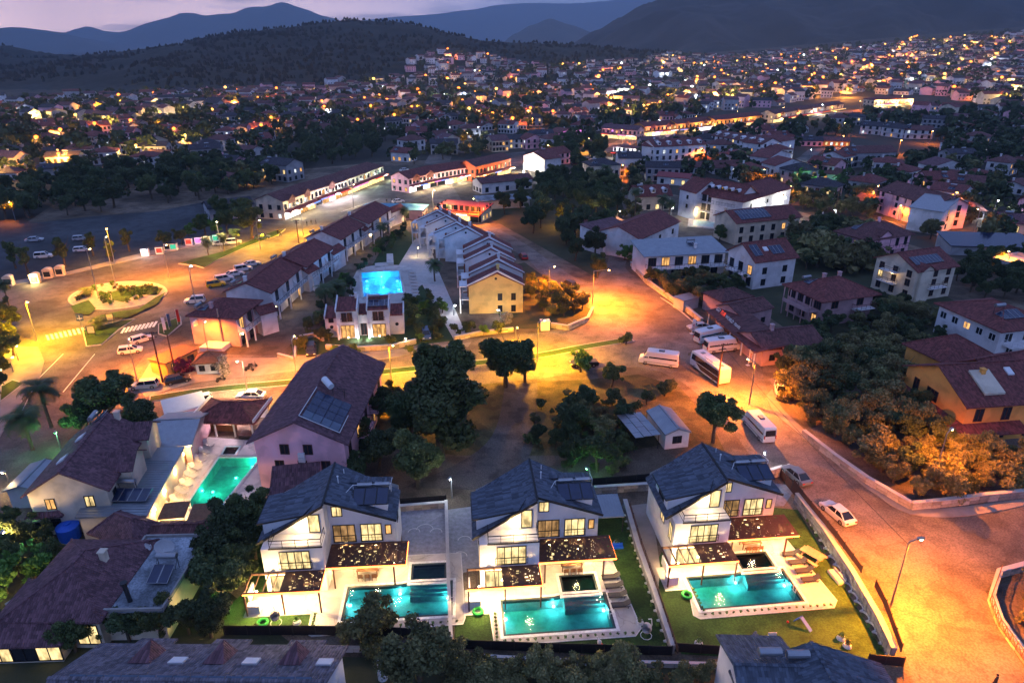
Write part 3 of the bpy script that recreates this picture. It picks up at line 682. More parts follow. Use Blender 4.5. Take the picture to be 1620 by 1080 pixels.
# pavements with kerbs
sheet('pavement', [(-100,478),(0,455),(110,434),(250,402),(360,378),(362,371),(240,396),(110,429),(0,448),(-100,470)], .16, 'pavement', 'pavement between avenue and car park', .16)
sheet('pavement', [(286,545),(240,568),(215,612),(230,628),(300,606),(420,592),(560,575),(640,562),(740,548),(745,541),(640,552),(420,566),(340,566)], .15, 'pavement', 'pavement in front of the hotel terraces', .15)
sheet('pavement', [(0,690),(30,640),(62,600),(70,570),(60,548),(0,548),(-200,600),(-300,800),(-60,760)], .15, 'pavement', 'curved pavement beside the avenue bend', .15)
sheet('pavement', curve([(1212,625),(1228,655),(1290,706),(1370,770),(1440,812),(1530,815),(1640,795)],4)+[(1640,786)]+curve([(1530,800),(1450,802),(1380,765),(1300,702),(1240,648),(1222,615)],4), .15, 'pavement', 'kerbed pavement under the orchard wall', .15)
# green median and islands
def island(pix, label, m='lawn', km='kerb', h=.16):
    sheet('kerb_island', pix, h, km, label, h)
    q = PP(pix, h); c = (sum(p[0] for p in q)/len(q), sum(p[1] for p in q)/len(q))
    def inset(p):
        d = hypot(p[0]-c[0], p[1]-c[1]); k = max(0, d-.35)/d; return (c[0]+(p[0]-c[0])*k, c[1]+(p[1]-c[1])*k)
    sheet('planting', [inset(p) for p in q], h+.02, m, label.replace('kerbed island', 'planted bed'), None, True)
path_strip('median_strip', curve([(236,630),(330,616),(480,602),(640,584),(760,573),(850,562),(925,548),(1000,536)],4), 2.2, 0, .16, 'kerb', 'kerbed strip along the middle of the street')
path_strip('planting', curve([(238,630),(330,616),(480,602),(640,584),(760,573),(850,562),(925,548),(998,536)],4), 1.7, .16, .20, 'lawn', 'green strip of grass along the middle of the street')
el = [(186+79*cos(2*pi*i/40)*(1 if True else 0), 467-7*cos(2*pi*i/40)+21.5*sin(2*pi*i/40)) for i in range(40)]
sheet('roundabout', el, .2, 'kerb', 'stone kerb of the planted roundabout', .2)
el2 = [(186+75*cos(2*pi*i/40), 467-6.5*cos(2*pi*i/40)+19.8*sin(2*pi*i/40)) for i in range(40)]
sheet('planting', el2,   .24, 'concrete', 'pale gravel on the roundabout')
for k, pix in enumerate([[(112,484),(140,474),(152,488),(140,498),(118,494)], [(150,500),(200,503),(250,480),(262,462),(246,470),(220,488),(190,492)], [(175,462),(200,455),(235,450),(258,456),(250,466),(215,466),(195,478),(178,474)]]):
    sheet('planting', pix, .28+.02*k, 'lawn', 'green bed on the roundabout')
island([(282,417),(300,411),(352,398),(440,363),(452,362),(440,372),(395,388),(345,410),(322,424),(308,420)], 'kerbed island with young palms beside the taxi bay')
island([(130,522),(196,505),(214,504),(190,520),(160,545),(136,548)], 'kerbed island with two framed notice boards'); island([(0,610),(20,600),(40,605),(0,635)], 'kerbed island on the far left')
island([(250,512),(286,500),(288,512),(264,532),(250,528)], 'kerbed island with flag poles', 'lawn')
# crossings: bars of white paint
def crossing(p0, p1, n, dx, dy, label):
    b = MB()
    for i in range(n):
        t = i/(n-1); x = p0[0]+(p1[0]-p0[0])*t; y = p0[1]+(p1[1]-p0[1])*t
        b.face(*[(*P(x+a, y+c, Z+.02), Z+.018) for a, c in ((0, 0), (4, 0), (4+dx, dy), (dx, dy))][::-1])
    tag(b.build('road_marking', 'paint_white'), label, None, None, 'structure')
crossing((72,530), (128,518), 9, 3, 8, 'zebra crossing under the yellow lamp'); crossing((196,518), (246,508), 9, -6, 9, 'zebra crossing right of the notice boards')
b = MB()
for a, c in (((100,560),(60,600)), ((60,600),(30,660)), ((150,560),(100,620)), ((470,392),(500,378)), ((540,335),(600,315))):
    b.bar((*P(*a), Z+.012), (*P(*c), Z+.012), .14, .004)
tag(b.build('road_marking', 'paint_white'), 'lane lines on the avenue', None, None, 'structure')
# other ground
sheet('ground', [(690,610),(930,600),(1010,592),(1075,612),(1120,660),(1150,720),(1060,700),(960,720),(720,720),(560,700),(580,640)], Z, 'dry_grass', 'vacant lot with dry grass and scrub')
sheet('path', curve([(800,600),(790,660),(770,700),(720,735),(640,770)],3)+curve([(760,775),(820,745),(845,700),(850,650),(850,600)],3), Z+.004, 'lot_path', 'pale dirt track across the vacant lot')
sheet('ground', [(1215,600),(1300,560),(1440,545),(1700,640),(1700,780),(1450,800),(1300,700)], Z, 'dirt_path', 'dry orchard floor')
sheet('ground', [(755,430),(830,415),(935,490),(930,500),(880,520),(800,520)], Z, 'green_ground', 'green garden beside the stepped townhouses')
sheet('ground', [(740,320),(850,290),(1000,300),(985,340),(960,400),(945,440),(900,415),(780,348)], Z, 'green_ground', 'dark green park ground')
sheet('ground', [(430,585),(560,470),(600,400),(640,360),(660,380),(700,480),(740,540),(640,555),(520,560)], Z, 'lawn_dark', 'hotel garden grass between the terraces')
sheet('path', [(570,520),(600,470),(655,380),(675,370),(690,420),(740,535),(720,540),(668,450),(640,470),(600,530)], Z+.004, 'concrete_pale', 'paved walk round the blue pool')
sheet('ground', [(1290,390),(1500,470),(1660,560),(1300,560),(1130,440)], Z, 'green_ground', 'shrubby ground between the houses on the right')
sheet('ground', [(0,850),(260,850),(560,1100),(-300,1100)], Z, 'green_ground', 'dark planted yard lower left')
sheet('ground', [(1575,925),(1640,915),(1760,1130),(1640,1060),(1572,985)], .10, 'dirt_path', 'sloping dry garden at the bottom right corner')
sheet('road', [(1290,205),(1480,215),(1475,240),(1440,252),(1300,240)], Z, 'road_dust', 'sandy yard lit orange beyond the hotels')

rb = random.Random(5)
for i in range(46):
    a, r_ = rb.uniform(0, 6.28), rb.uniform(.15, .88); c_ = P(186+72*r_*cos(a), 467-6*cos(a)*r_+18*r_*sin(a)); s_ = rb.uniform(.45, 1.25); SHRUBS.append((c_[0], c_[1], .25, s_, 'rounded shrub on the roundabout', 'shrubs on the roundabout'))
def road_pg(pts, w, m, label):
    b = MB(); q = [Vector(PG(*p)) for p in pts]; fine = []
    for a, c in zip(q, q[1:]): fine += [a.lerp(c, t/6) for t in range(6)]
    fine.append(q[-1]); pr = None
    for i, p in enumerate(fine):
        d = (fine[min(i+1, len(fine)-1)]-fine[max(i-1, 0)]); n_ = Vector((-d.y, d.x, 0)).normalized()*w/2; e = [p-n_, p+n_]; e = [(v.x, v.y, ground_z(v.x, v.y)+.22) for v in e]
        if pr: b.face(pr[0], e[0], e[1], pr[1])
        pr = e
    tag(b.build('road', m), label, None, None, 'structure')
road_pg([(800,262),(870,258),(930,246),(985,228),(1020,212),(1120,200),(1220,188),(1340,178),(1440,166)], 13, 'road_dust', 'far shopping street with bright shopfronts')
road_pg([(1010,345),(1000,320),(960,285),(930,258)], 8, 'road_dust', 'street past the beige block'); road_pg([(1225,300),(1262,262),(1290,238),(1370,232)], 7, 'asphalt', 'side street by the white gabled blocks'); road_pg([(1380,350),(1430,362),(1500,372),(1640,420)], 8, 'road_dust', 'orange lit lane under the long pink house'); road_pg([(690,262),(700,240),(745,240),(850,212)], 12, 'road_dust', 'yellow lit yard beyond the shops')
# ------------------------------------------------------------------ generic yard furniture
def fence(label, pts, h=1.4, step=2.0, z0=0., panel='fence_dark', post='metal_dark', group=None, solid=True, nm='fence', world=False, th=.05):
    q = [Vector(p) for p in (pts if world else PP(pts, z0))]; T = thing(nm, label, 'fence', (*q[0], z0), 0, group); o = q[0]
    for a, c in zip(q, q[1:]):
        L = (c-a).length; n = max(1, round(L/step)); s = L/n; ang = atan2((c-a).y, (c-a).x)
        kp = ('fp', round(s, 2), h, panel, solid)
        if kp not in WC:
            b = MB()
            if solid:
                b.box(.05, -th/2, .08, s-.05, th/2, h-.05); nl = 6
                for i in range(nl+1): b.box(.04, -th/2-.015, .08+(h-.16)*i/nl-.02, s-.04, th/2+.015, .08+(h-.16)*i/nl+.02)
            else:
                b.box(.05, -.02, h-.08, s-.05, .02, h-.02); b.box(.05, -.02, .08, s-.05, .02, .14)
                k = int(s/.14)
                for i in range(k): b.box(s*(i+.5)/k-.012, -.012, .14, s*(i+.5)/k+.012, .012, h-.08)
            WC[kp] = b.mesh('fence_panel', panel)
            b = MB(); b.box(-.05, -.05, 0, .05, .05, h+.05); WC[('po', h, post)] = b.mesh('post', post)
        if ('po', h, post) not in WC:
            b = MB(); b.box(-.05, -.05, 0, .05, .05, h+.05); WC[('po', h, post)] = b.mesh('post', post)
        for i in range(n):
            p = a+(c-a)*i/n-o
            ob('fence_panel', WC[kp], T, (p.x, p.y, 0), ang); ob('post', WC[('po', h, post)], T, (p.x, p.y, 0), ang)
    p = q[-1]-o; ob('post', WC[('po', h, post)], T, (p.x, p.y, 0), 0)
    return T
def stone_wall(label, pts, h=1.0, t=.45, sl=.9, courses=2, m='stone_wall', cap='concrete_pale', group=None, z0=0., world=False, coping=True):
    q = [Vector(p) for p in (pts if world else PP(pts, z0))]; T = thing('stone_wall', label, 'wall', (*q[0], z0), 0, group); o = q[0]; ch = h/courses
    key = ('st', sl, round(ch, 2), t, m)
    if key not in WC:
        L = []
        for k in range(6):
            r_ = random.Random(k); b = MB(); j = lambda s: r_.uniform(-s, s)
            x1 = sl-.05+j(.02); b.prism([(.02+j(.02), -t/2+j(.04)), (x1, -t/2+j(.04)), (x1+j(.02), t/2+j(.04)), (.02, t/2+j(.04))], .012, ch-.02+j(.012)); L.append(b.mesh('stone', m))
        WC[key] = L
    b = MB(); cb = MB(); cnt = 0
    for a, c in zip(q, q[1:]):
        L = (c-a).length; d = (c-a)/L; ang = atan2(d.y, d.x); nn = Vector((-d.y, d.x)); A = a-o; B = c-o
        b.prism([tuple(A-nn*(t/2-.07)), tuple(B-nn*(t/2-.07)), tuple(B+nn*(t/2-.07)), tuple(A+nn*(t/2-.07))], -.1, h-.06)
        cb.prism([tuple(A-nn*(t/2+.04)), tuple(B-nn*(t/2+.04)), tuple(B+nn*(t/2+.04)), tuple(A+nn*(t/2+.04))], h-.01, h+.07)
        for k in range(courses):
            n = max(1, int((L+.01)/sl)); s = L/n
            for i in range(n):
                if cnt >= 290: break
                p = A+d*(s*i+(s*.0 if k % 2 else 0)); e = ob('stone', R.choice(WC[key]), T, (p.x, p.y, ch*k), ang); e.scale = (s/sl, 1, 1); cnt += 1
    b.build('mortar', 'concrete', T)
    if coping: cb.build('coping', cap, T)
    return T
PR = {}
def proto(key, fn):
    """first use builds the thing, later uses copy it with its parts"""
    def put(loc, rz, label, group=None, scale=None):
        if len(loc) == 2: loc = (loc[0], loc[1], .0)
        if key not in PR:
            T = fn(); T['label'] = label; T.location = loc; T.rotation_euler = (0, 0, rz)
            if group: T['group'] = group
            if scale: T.scale = (scale,)*3
            PR[key] = T; return T
        T = dup(PR[key], loc, rz, label, None, scale or 1.0)
        if group: T['group'] = group
        elif 'group' in T.keys(): del T['group']
        return T
    return put
def mk_lounger(frame='frame_dark', cush='cushion_dark'):
    def f():
        T = thing('sun_lounger', '', 'sun lounger')
        b = MB(); b.box(-.33, -1.0, .28, .33, .35, .34); b.build('seat', cush, T)
        b = MB(); b.slab([(-.33, .35, .34), (.33, .35, .34), (.33, .95, .72), (-.33, .95, .72)], .06); b.build('backrest', cush, T)
        b = MB()
        for s in (-1, 1): b.bar((s*.32, -1, .26), (s*.32, .9, .26), .05)
        b.build('frame', frame, T)
        for x in (-.3, .3):
            for y in (-.85, .7): b = MB(); b.box(x-.03, y-.03, 0, x+.03, y+.03, .25); b.build('leg', frame, T)
        return T
    return f
lounger = proto('lounger', mk_lounger()); lounger_w = proto('lounger_w', mk_lounger('metal_white', 'cushion'))
def mk_chair():
    T = thing('garden_chair', '', 'chair'); b = MB(); b.box(-.24, -.24, .42, .24, .24, .47); b.build('seat', 'wood_mid', T); b = MB(); b.box(-.24, .2, .47, .24, .25, .92); b.build('backrest', 'wood_mid', T)
    for x in (-.2, .2):
        for y in (-.2, .2): b = MB(); b.box(x-.025, y-.025, 0, x+.025, y+.025, .42); b.build('leg', 'wood_mid', T)
    return T
chair = proto('chair', mk_chair)
def mk_table():
    T = thing('dining_table', '', 'table'); b = MB(); b.box(-1.0, -.45, .70, 1.0, .45, .76); b.build('table_top', 'wood_mid', T)
    for x in (-.9, .9):
        for y in (-.38, .38): b = MB(); b.box(x-.04, y-.04, 0, x+.04, y+.04, .70); b.build('leg', 'wood_mid', T)
    return T
table = proto('table', mk_table)
def mk_ring(m):
    def f():
        T = thing('swim_ring', '', 'swim ring'); b = MB(); n = 16
        for i in range(n):
            a0, a1 = 2*pi*i/n, 2*pi*(i+1)/n
            for j in range(8):
                c0, c1 = 2*pi*j/8, 2*pi*(j+1)/8; g = lambda a, c: ((.45+.16*cos(c))*cos(a), (.45+.16*cos(c))*sin(a), .17+.16*sin(c))
                b.face(g(a0, c0), g(a1, c0), g(a1, c1), g(a0, c1))
        b.build('tube', m, T, smooth=True); return T
    return f
ring = proto('ring', mk_ring('green_plastic'))
def mk_swing():
    T = thing('hanging_chair', '', 'garden swing'); b = MB()
    for i in range(9): b.bar((.55*sin(2*pi*i/9), .55*cos(2*pi*i/9), .04), (.55*sin(2*pi*(i+1)/9), .55*cos(2*pi*(i+1)/9), .04), .06)
    pts = [(0,.5,.05), (0,.75,1.0), (0,.6,1.8), (0,.1,2.1)]
    for a, c in zip(pts, pts[1:]): b.bar(a, c, .07)
    b.build('stand', 'metal_white', T); b = MB(); b.ball((0, 0, 1.0), .5, .62, 10, 7); b.f = [f for f in b.f if not (sum(b.v[i][1] for i in f)/len(f) < -.1 and sum(b.v[i][2] for i in f)/len(f) > .75)]; b.mi = [0]*len(b.f)
    b.build('basket', 'cushion', T); b = MB(); b.ball((0, .02, .65), .40, .16, 10, 5); b.build('cushion', 'metal_grey', T); return T
swing = proto('swing', mk_swing)
def mk_daybed():
    T = thing('outdoor_sofa', '', 'garden sofa'); b = MB(); b.box(-1.3,-.45,.1, 1.3,.45,.4); b.build('base', 'cushion', T); b = MB(); b.box(-1.3,.45,.1, 1.3,.6,.8); b.build('backrest', 'cushion', T)
    for x in (-.86, 0, .86): b = MB(); b.box(x-.41,-.42,.40, x+.41,.42,.52); b.build('seat_cushion', 'cushion', T)
    return T
daybed = proto('daybed', mk_daybed)
def mk_wood_set():
    T = thing('picnic_table', '', 'picnic table'); b = MB()
    for i in range(5): b = MB(); b.box(-1.0, -.42+.17*i, .72, 1.0, -.27+.17*i, .76); b.build('plank', 'wood_pale', T)
    for s in (-1, 1):
        b = MB(); b.box(-1.0, s*.85-.16, .42, 1.0, s*.85+.16, .47); b.build('bench', 'wood_pale', T); b = MB(); b.bar((s*.7,-.95,.38), (s*.7,.95,.38), .08); b.bar((s*.7,-.7,0), (s*.7,-.3,.72), .08); b.bar((s*.7,.7,0), (s*.7,.3,.72), .08); b.build('leg', 'wood_pale', T)
    return T
woodset = proto('woodset', mk_wood_set)

# ------------------------------------------------------------------ the three villas
VD = ['left of three, by the pink house', 'middle one of three', 'right one, beside the street']
ORD = ['left', 'middle', 'right']
for k, fr in enumerate(VILLA):
    ox, oy, va = fr
    T = thing('villa', 'white villa with slate gable roof and glowing pergolas, '+VD[k], 'villa', (ox, oy, 0), va, 'three matching white villas with pools')
    RW = 7.0; ZR = 9.3; zl = lambda x: ZR+x*(3.7/6.8) if x < 0 else ZR-x*(3.0/7.2)
    b = MB()
    b.face((0,0,0), (RW,0,0), (RW,0,zl(RW)), (0,0,ZR)); b.face((RW,0,0), (RW,5.6,0), (RW,5.6,zl(RW)), (RW,0,zl(RW)))
    b.face((RW,5.6,0), (-6.2,5.6,0), (-6.2,5.6,zl(-6.2)), (0,5.6,ZR), (RW,5.6,zl(RW)))
    b.face((-6.2,5.6,0), (-6.2,-3.9,0), (-6.2,-3.9,5.86), (-6.2,5.6,5.86)); b.face((-6.2,-3.9,0), (0,-3.9,0), (0,-3.9,5.86), (-6.2,-3.9,5.86)); b.face((0,-3.9,0), (0,0,0), (0,0,5.86), (0,-3.9,5.86))
    b.face((-6.2,-3.9,5.86), (0,-3.9,5.86), (0,0,5.86), (-6.2,0,5.86)); b.face((-6.2,-1.7,5.9), (0,-1.7,5.9), (0,-1.7,ZR), (-6.2,-1.7,5.93)); b.face((0,-1.7,5.86), (0,0,5.86), (0,0,ZR), (0,-1.7,ZR))
    b.build('wall', 'plaster_white', T)
    for pts in ([(0,-1.9,ZR), (0,6.1,ZR), (-6.9,5.0,zl(-6.9)), (-6.9,-2.7,zl(-6.9))], [(.003,-1.2,ZR), (7.3,-.8,zl(7.3)), (7.3,4.6,zl(7.3)), (.003,6.1,ZR)]):
        b = MB(); q = [(x, y, z+.16) for x, y, z in pts]; a_ = sum(q[i][0]*q[(i+1)%len(q)][1]-q[(i+1)%len(q)][0]*q[i][1] for i in range(len(q))); b.slab(q if a_ > 0 else q[::-1], .22); b.build('roof', 'tile_slate', T)
    b = MB(); b.bar((0,-1.9,ZR+.2), (0,6.1,ZR+.2), .22, .1); b.bar((.0,-1.95,ZR+.1), (-6.9,-2.75,zl(-6.9)+.1), .08, .26); b.bar((0,-1.25,ZR+.1), (7.3,-.85,zl(7.3)+.1), .08, .26); b.build('roof_trim', 'frame_dark', T)
    # left dormer
    b = MB(); b.face((-6.4,-1.6,5.9), (-1.9,-1.8,zl(-1.9)), (-1.9,-1.8,8.48), (-6.4,-1.6,7.52)); b.face((-6.4,2.6,5.9), (-6.4,-1.6,5.9), (-6.4,-1.6,7.52), (-6.4,2.6,7.52)); b.face((-1.9,2.6,zl(-1.9)), (-6.4,2.6,5.9), (-6.4,2.6,7.2), (-1.9,2.6,8.25))
    D_ = b.build('dormer', 'plaster_white', T); b = MB(); b.slab([(-6.8,-2.0,7.62), (-2.0,-2.1,8.56), (-.55,.3,9.03), (-2.0,2.9,8.56), (-6.8,2.9,7.62)], .2); b.build('dormer_roof', 'tile_slate', D_)
    b = MB(); [b.bar(u_, v_, .06, .14) for u_, v_ in (((-6.8,-2.05,7.57),(-2.0,-2.15,8.51)), ((-2.0,-2.15,8.51),(-.55,.25,8.98)), ((-6.85,-2.0,7.57),(-6.85,2.9,7.57)))]; b.build('roof_trim', 'frame_dark', D_)
    window(T, -6.4, .5, 6.2, -pi/2, 1.6, .7, None)
    # right dormer with collectors
    b = MB(); b.box(2.0, .35, 6.3, 6.3, 3.9, 7.95); D_ = b.build('dormer', 'plaster_white', T); b = MB(); b.slab([(1.7,.1,8.1), (6.5,.1,7.98), (6.5,2.6,7.98), (1.7,2.6,8.1)], .15); b.slab([(1.5,3.1,8.8), (6.4,3.1,8.65), (6.6,4.4,8.4), (1.3,4.4,8.6)], .15); b.build('dormer_roof', 'tile_slate', D_)
    for i in range(3):
        x0 = 2.65+i*1.27; b = MB(); b.slab([(x0,-.15,8.1), (x0+1.2,-.15,8.1), (x0+1.2,2.1,8.65), (x0,2.1,8.65)], .1); p_ = b.build('solar_panel', 'solar', T)
        b = MB(); [b.bar(u_, v_, .06) for u_, v_ in (((x0,-.15,8.11),(x0+1.2,-.15,8.11)), ((x0+1.2,-.15,8.11),(x0+1.2,2.1,8.66)), ((x0,2.1,8.66),(x0+1.2,2.1,8.66)), ((x0,-.15,8.11),(x0,2.1,8.66)))]; b.build('panel_frame', 'metal_dark', p_)
    for i in range(2): b = MB(); b.cyl((2.9+i*1.9,2.75,8.6), (4.5+i*1.9,2.75,8.6), .26, k=12); b.build('water_tank', 'metal_grey', T)
    b = MB(); [b.bar(u_, v_, .05) for u_, v_ in (((2.5,2.3,8.0),(2.5,2.3,8.95)), ((6.6,2.3,7.9),(6.6,2.3,8.95)), ((2.5,2.3,8.95),(6.6,2.3,8.95)), ((6.6,2.3,8.95),(6.6,3.8,8.7)), ((2.5,2.3,8.95),(1.5,.8,8.5)))]; b.build('pipe_frame', 'metal_white', T)
    b = MB(); b.cyl((.9,2.6,8.9), (.9,2.6,9.9), .06, k=8); b.cyl((.9,2.6,9.9), (.9,2.6,10.0), .11, k=8); b.cyl((1.2,4.6,8.7), (1.2,4.6,9.5), .05, k=8); b.build('vent_pipe', 'metal_white', T)
    # windows
    for (x, y, z, w, h, lit, c) in ((1.5,0,3.25,2.2,2.15,'win_dim',3), (4.4,0,3.25,2.1,2.15,'win_warm',3), (6.25,0,4.1,.5,1.1,'win_amber',1), (.95,0,6.7,.95,1.15,'win_warm',2), (-2.9,-3.9,3.2,2.9,2.2,'win_warm',4), (-1.1,-1.7,6.1,1.0,2.1,'win_warm',1)):
        window(T, x, y, z, 0, w, h, lit, cols=c)
    window(T, 3.6, 0, .05, 0, 5.0, 2.3, 'win_warm', cols=4); window(T, -3.6, -3.9, .05, 0, 4.0, 2.3, 'win_warm', cols=3); window(T, RW, 2.5, 4, pi/2, .8, 1.2); window(T, -6.2, 0, 3.4, -pi/2, 1.2, 1.2, 'win_warm'); window(T, -6.2, -2.8, 3.0, -pi/2, .9, 2.0, 'win_warm')
    railing(T, .3, 2.75, -.14, 3.22, 'frame_dark', 0, .9); railing(T, 3.25, 5.6, -.14, 3.22, 'frame_dark', 0, .9); railing(T, -4.6, -1.2, -4.02, 3.2, 'frame_dark', 0, .9)
    railing(T, -5.3, -.1, -3.85, 5.9, 'frame_dark', 1.9, .95); b = MB(); b.box(-5.4,-4.0,5.84,-.0,-3.9,5.98); b.build('balcony_edge', 'frame_dark', T)
    point(T, (-2.4, -2.5, 7.1), WARM, 260, .1)
    b = MB(); b.ball((-2.2,-1.82,7.3), .12); b.build('wall_lamp', 'bulb_warm', T)
    # big pergola
    def pergola(x0, x1, y0, y1, z, label, open_to=None, posts=(), lamps=()):
        Pg = thing('pergola', label, 'pergola', (ox, oy, 0), va, 'pergolas of the villas')
        b = MB(); b.box(x0, y0, z-.22, x1, y0+.14, z); b.box(x0, y1-.14, z-.22, x1, y1, z); b.box(x0, y0+.14, z-.22, x0+.14, y1-.14, z); b.box(x1-.14, y0+.14, z-.22, x1, y1-.14, z); b.build('beam', 'wood_dark', Pg)
        n = int((x1-x0)/.9)
        for i in range(1, n): x = x0+(x1-x0)*i/n; b = MB(); b.box(x-.04, y0+.14, z-.18, x+.04, y1-.14, z-.004); b.build('rafter', 'wood_dark', Pg)
        s0 = open_to if open_to is not None else x0; b = MB(); m_ = int((y1-y0)/.17); rr = random.Random(3)
        for i in range(m_):
            y = y0+.1+(y1-y0-.2)*(i+.5)/m_; x = s0
            while x < x1-.05:
                L = min(rr.uniform(.8, 1.6), x1-x); b.box(x, y-.068, z+.0, x+L-.04, y+.068, z+.03)
                x += L if rr.random() < .78 else L+rr.uniform(.15, .35)
        tag(b.build('slat', 'wood_dark', Pg), None, None, None, 'stuff')
        for (px_, py_) in posts: b = MB(); b.box(px_-.07, py_-.07, 0, px_+.07, py_+.07, z-.22); b.build('post', 'wood_dark', Pg)
        b = MB(); b.box(x0, y0-.08, z-.22, x1, y0-.005, z-.10)
        if k != 2 or open_to is not None: pass
        b.box(x1+.005, y0, z-.20, x1+.05, y1, z-.12); b.build('led_strip', 'led_orange', Pg)
        for (lx, ly, pw) in lamps:
            b = MB(); b.ball((lx, ly, z-.34), .10); b.build('ceiling_lamp', 'bulb_warm', Pg); point(Pg, (lx, ly, z-.5), WARM, pw, .12)
        return Pg
    pergola(.02, 8.3, -3.75, -.1, 3.05, 'large dark slatted pergola over the terrace of the %s villa' % ORD[k], None, ((.7,-3.6), (7.0,-3.6)), ((1.6,-.7,420), (4.6,-1.6,420), (7.0,-3.2,650)))
    pergola(-7.6, -.02, -6.9, -4.0, 3.0, 'small pergola, half open and half slatted, at the front of the %s villa' % ORD[k], -4.0, ((-7.5,-6.9), (-3.8,-6.9), (-.15,-6.9)), ((-1.2,-6.4,800), (-4.0,-5.6,1000), (-6.4,-6.3,1100)))
    b = MB(); b.box(-7.5,-6.7,0,-6.3,-5.9,1.1); b.box(-7.5,-6.0,1.1,-7.3,-4.4,2.2); o_ = b.build('outdoor_kitchen', 'plaster_white', None, (ox, oy, 0), va); tag(o_, 'white garden bar counter under the small pergola of the %s villa' % ORD[k], 'bar counter')
    # deck
    dk = [(-7.9,-7.4), (-5.4,-7.4), (-5.2,-11.0), (-4.7,-11.5), (8.6,-11.5), (9.4,-10.6), (8.6,0), (RW+.1,0), (RW+.1,-.02), (0,-.02), (0,-3.92), (-6.25,-3.92), (-7.9,-3.92)]
    if k == 0: dk = [(-7.9,-7.0), (-1.2,-7.0), (-1.0,-9.6), (-.6,-9.9), (14.2,-9.4), (14.4,-8.6), (14.0,1.0), (RW+.1,1.0), (RW+.1,-.02), (0,-.02), (0,-3.92), (-6.25,-3.92), (-7.9,-3.92)]
    if k == 2: dk = [(x-.9 if y < -8 and x < 0 else x, y) for x, y in dk]
    deck = loc2w(fr, dk)
    sheet_holes('terrace', deck, [off(VPOOLS[k], .02), off(VSPAS[k], .02)], .075, 'tile_warm' if k < 0 else 'tile_pale', 'pale tiled terrace of the %s villa' % ORD[k])
    path_strip('kerb', deck[:8], .12, 0, .085, 'stone_light', 'edge of the tiled terrace', world=True)
    pl_ = loc2w(fr, sh([(1.3,-6.2), (6.4,-7.2), (-3.8,-7.5)], PO[k]))
    pool('lit teal swimming pool of the %s villa' % ORD[k], VPOOLS[k], 0.0, 1.35, 'water_teal', lights=[(*q_, w_) for q_, w_ in zip(pl_, (120, 80, 60))], group='lit pools of the three villas')
    pool('small dark shallow pool beside the main pool of the %s villa' % ORD[k], VSPAS[k], .03, .5, 'water_dark', 'pool_floor_dark', group='small dark pools of the three villas')
    b = MB(); sx, sy = PO[k]; T_ = (ox+sx*cos(va)-sy*sin(va), oy+sx*sin(va)+sy*cos(va), 0)
    for i in range(3): b.box(2.4, -5.75-.4*(i+1)+.002*i, -1.3, 6.6, -5.75-.4*i, -.18-.22*i)
    o_ = b.build('pool_steps', 'pool_floor', None, T_, va); tag(o_, 'pale steps going down into the pool of the %s villa' % ORD[k], 'pool steps')
    lad = MB(); 
    for y in (-8.6, -9.1): lad.bar((6.55,y,-.8), (6.55,y,.7), .04); lad.bar((6.55,y,.7), (7.1,y,.7), .04); lad.bar((7.1,y,.7), (7.1,y,.08), .04)
    for z in (-.6,-.3,0): lad.bar((6.55,-8.6,z), (6.55,-9.1,z), .035)
    tag(lad.build('pool_ladder', 'metal_white', None, T_, va), 'steel ladder at the right end of the pool of the %s villa' % ORD[k], 'pool ladder')
    # ring of little plants in pebbles
    tl, tr_, br, bl = loc2w(fr, [(-4.9,-7.6), (-4.9,-11.1), (8.4,-11.2), (8.9,-8)] if k else [(-.7,-7.2), (-.7,-9.5), (13.6,-9.1), (13.9,-8)])
    line = [Vector(tl).lerp(Vector(tr_), i/7) for i in range(7)]+[Vector(tr_).lerp(Vector(br), i/18) for i in range(19)]
    for p_ in line: SHRUBS.append((p_.x, p_.y, .08, .22, 'little dark tuft in the pebble edging round the %s pool' % ORD[k], 'tufts along the pebble edging of the %s pool' % ORD[k]))
    # loungers, table
    side = 7.75 if k else -99
    if k:
        for i in range(4): p_ = loc2w(fr, [(7.9+.05*i, -3.6-1.35*i)])[0]; lounger((*p_, .08), va-pi/2, 'dark sun lounger, number %s from the pergola, right of the %s pool' % (['one','two','three','four'][i], ORD[k]), 'dark sun loungers by the villa pools')
    for i in range(4 if k == 0 else 0): p_ = loc2w(fr, [(3.9+1.1*i, 1.2-2.6)])[0]
    p_ = loc2w(fr, [(3.9, -1.7)])[0]; table((*p_, .08), va, 'long wooden dining table under the large pergola of the %s villa' % ORD[k], 'dining tables of the villas', 1.15)
    for i in range(3):
        for s in (-1, 1): p_ = loc2w(fr, [(3.2+.75*i, -1.7+s*.85)])[0]; chair((*p_, .08), va+(0 if s > 0 else pi), 'wooden chair at the dining table of the %s villa' % ORD[k], 'chairs round the table of the %s villa' % ORD[k])
    q_ = [loc2w(fr, [p])[0] for p in ((-5.7,-8.0), (-6.6,-7.2), (-5.9,-8.4))][k]
    ring((*q_, .10), .3*k, 'green inflatable ring on the ground near the %s pool' % ORD[k], 'green swim rings')
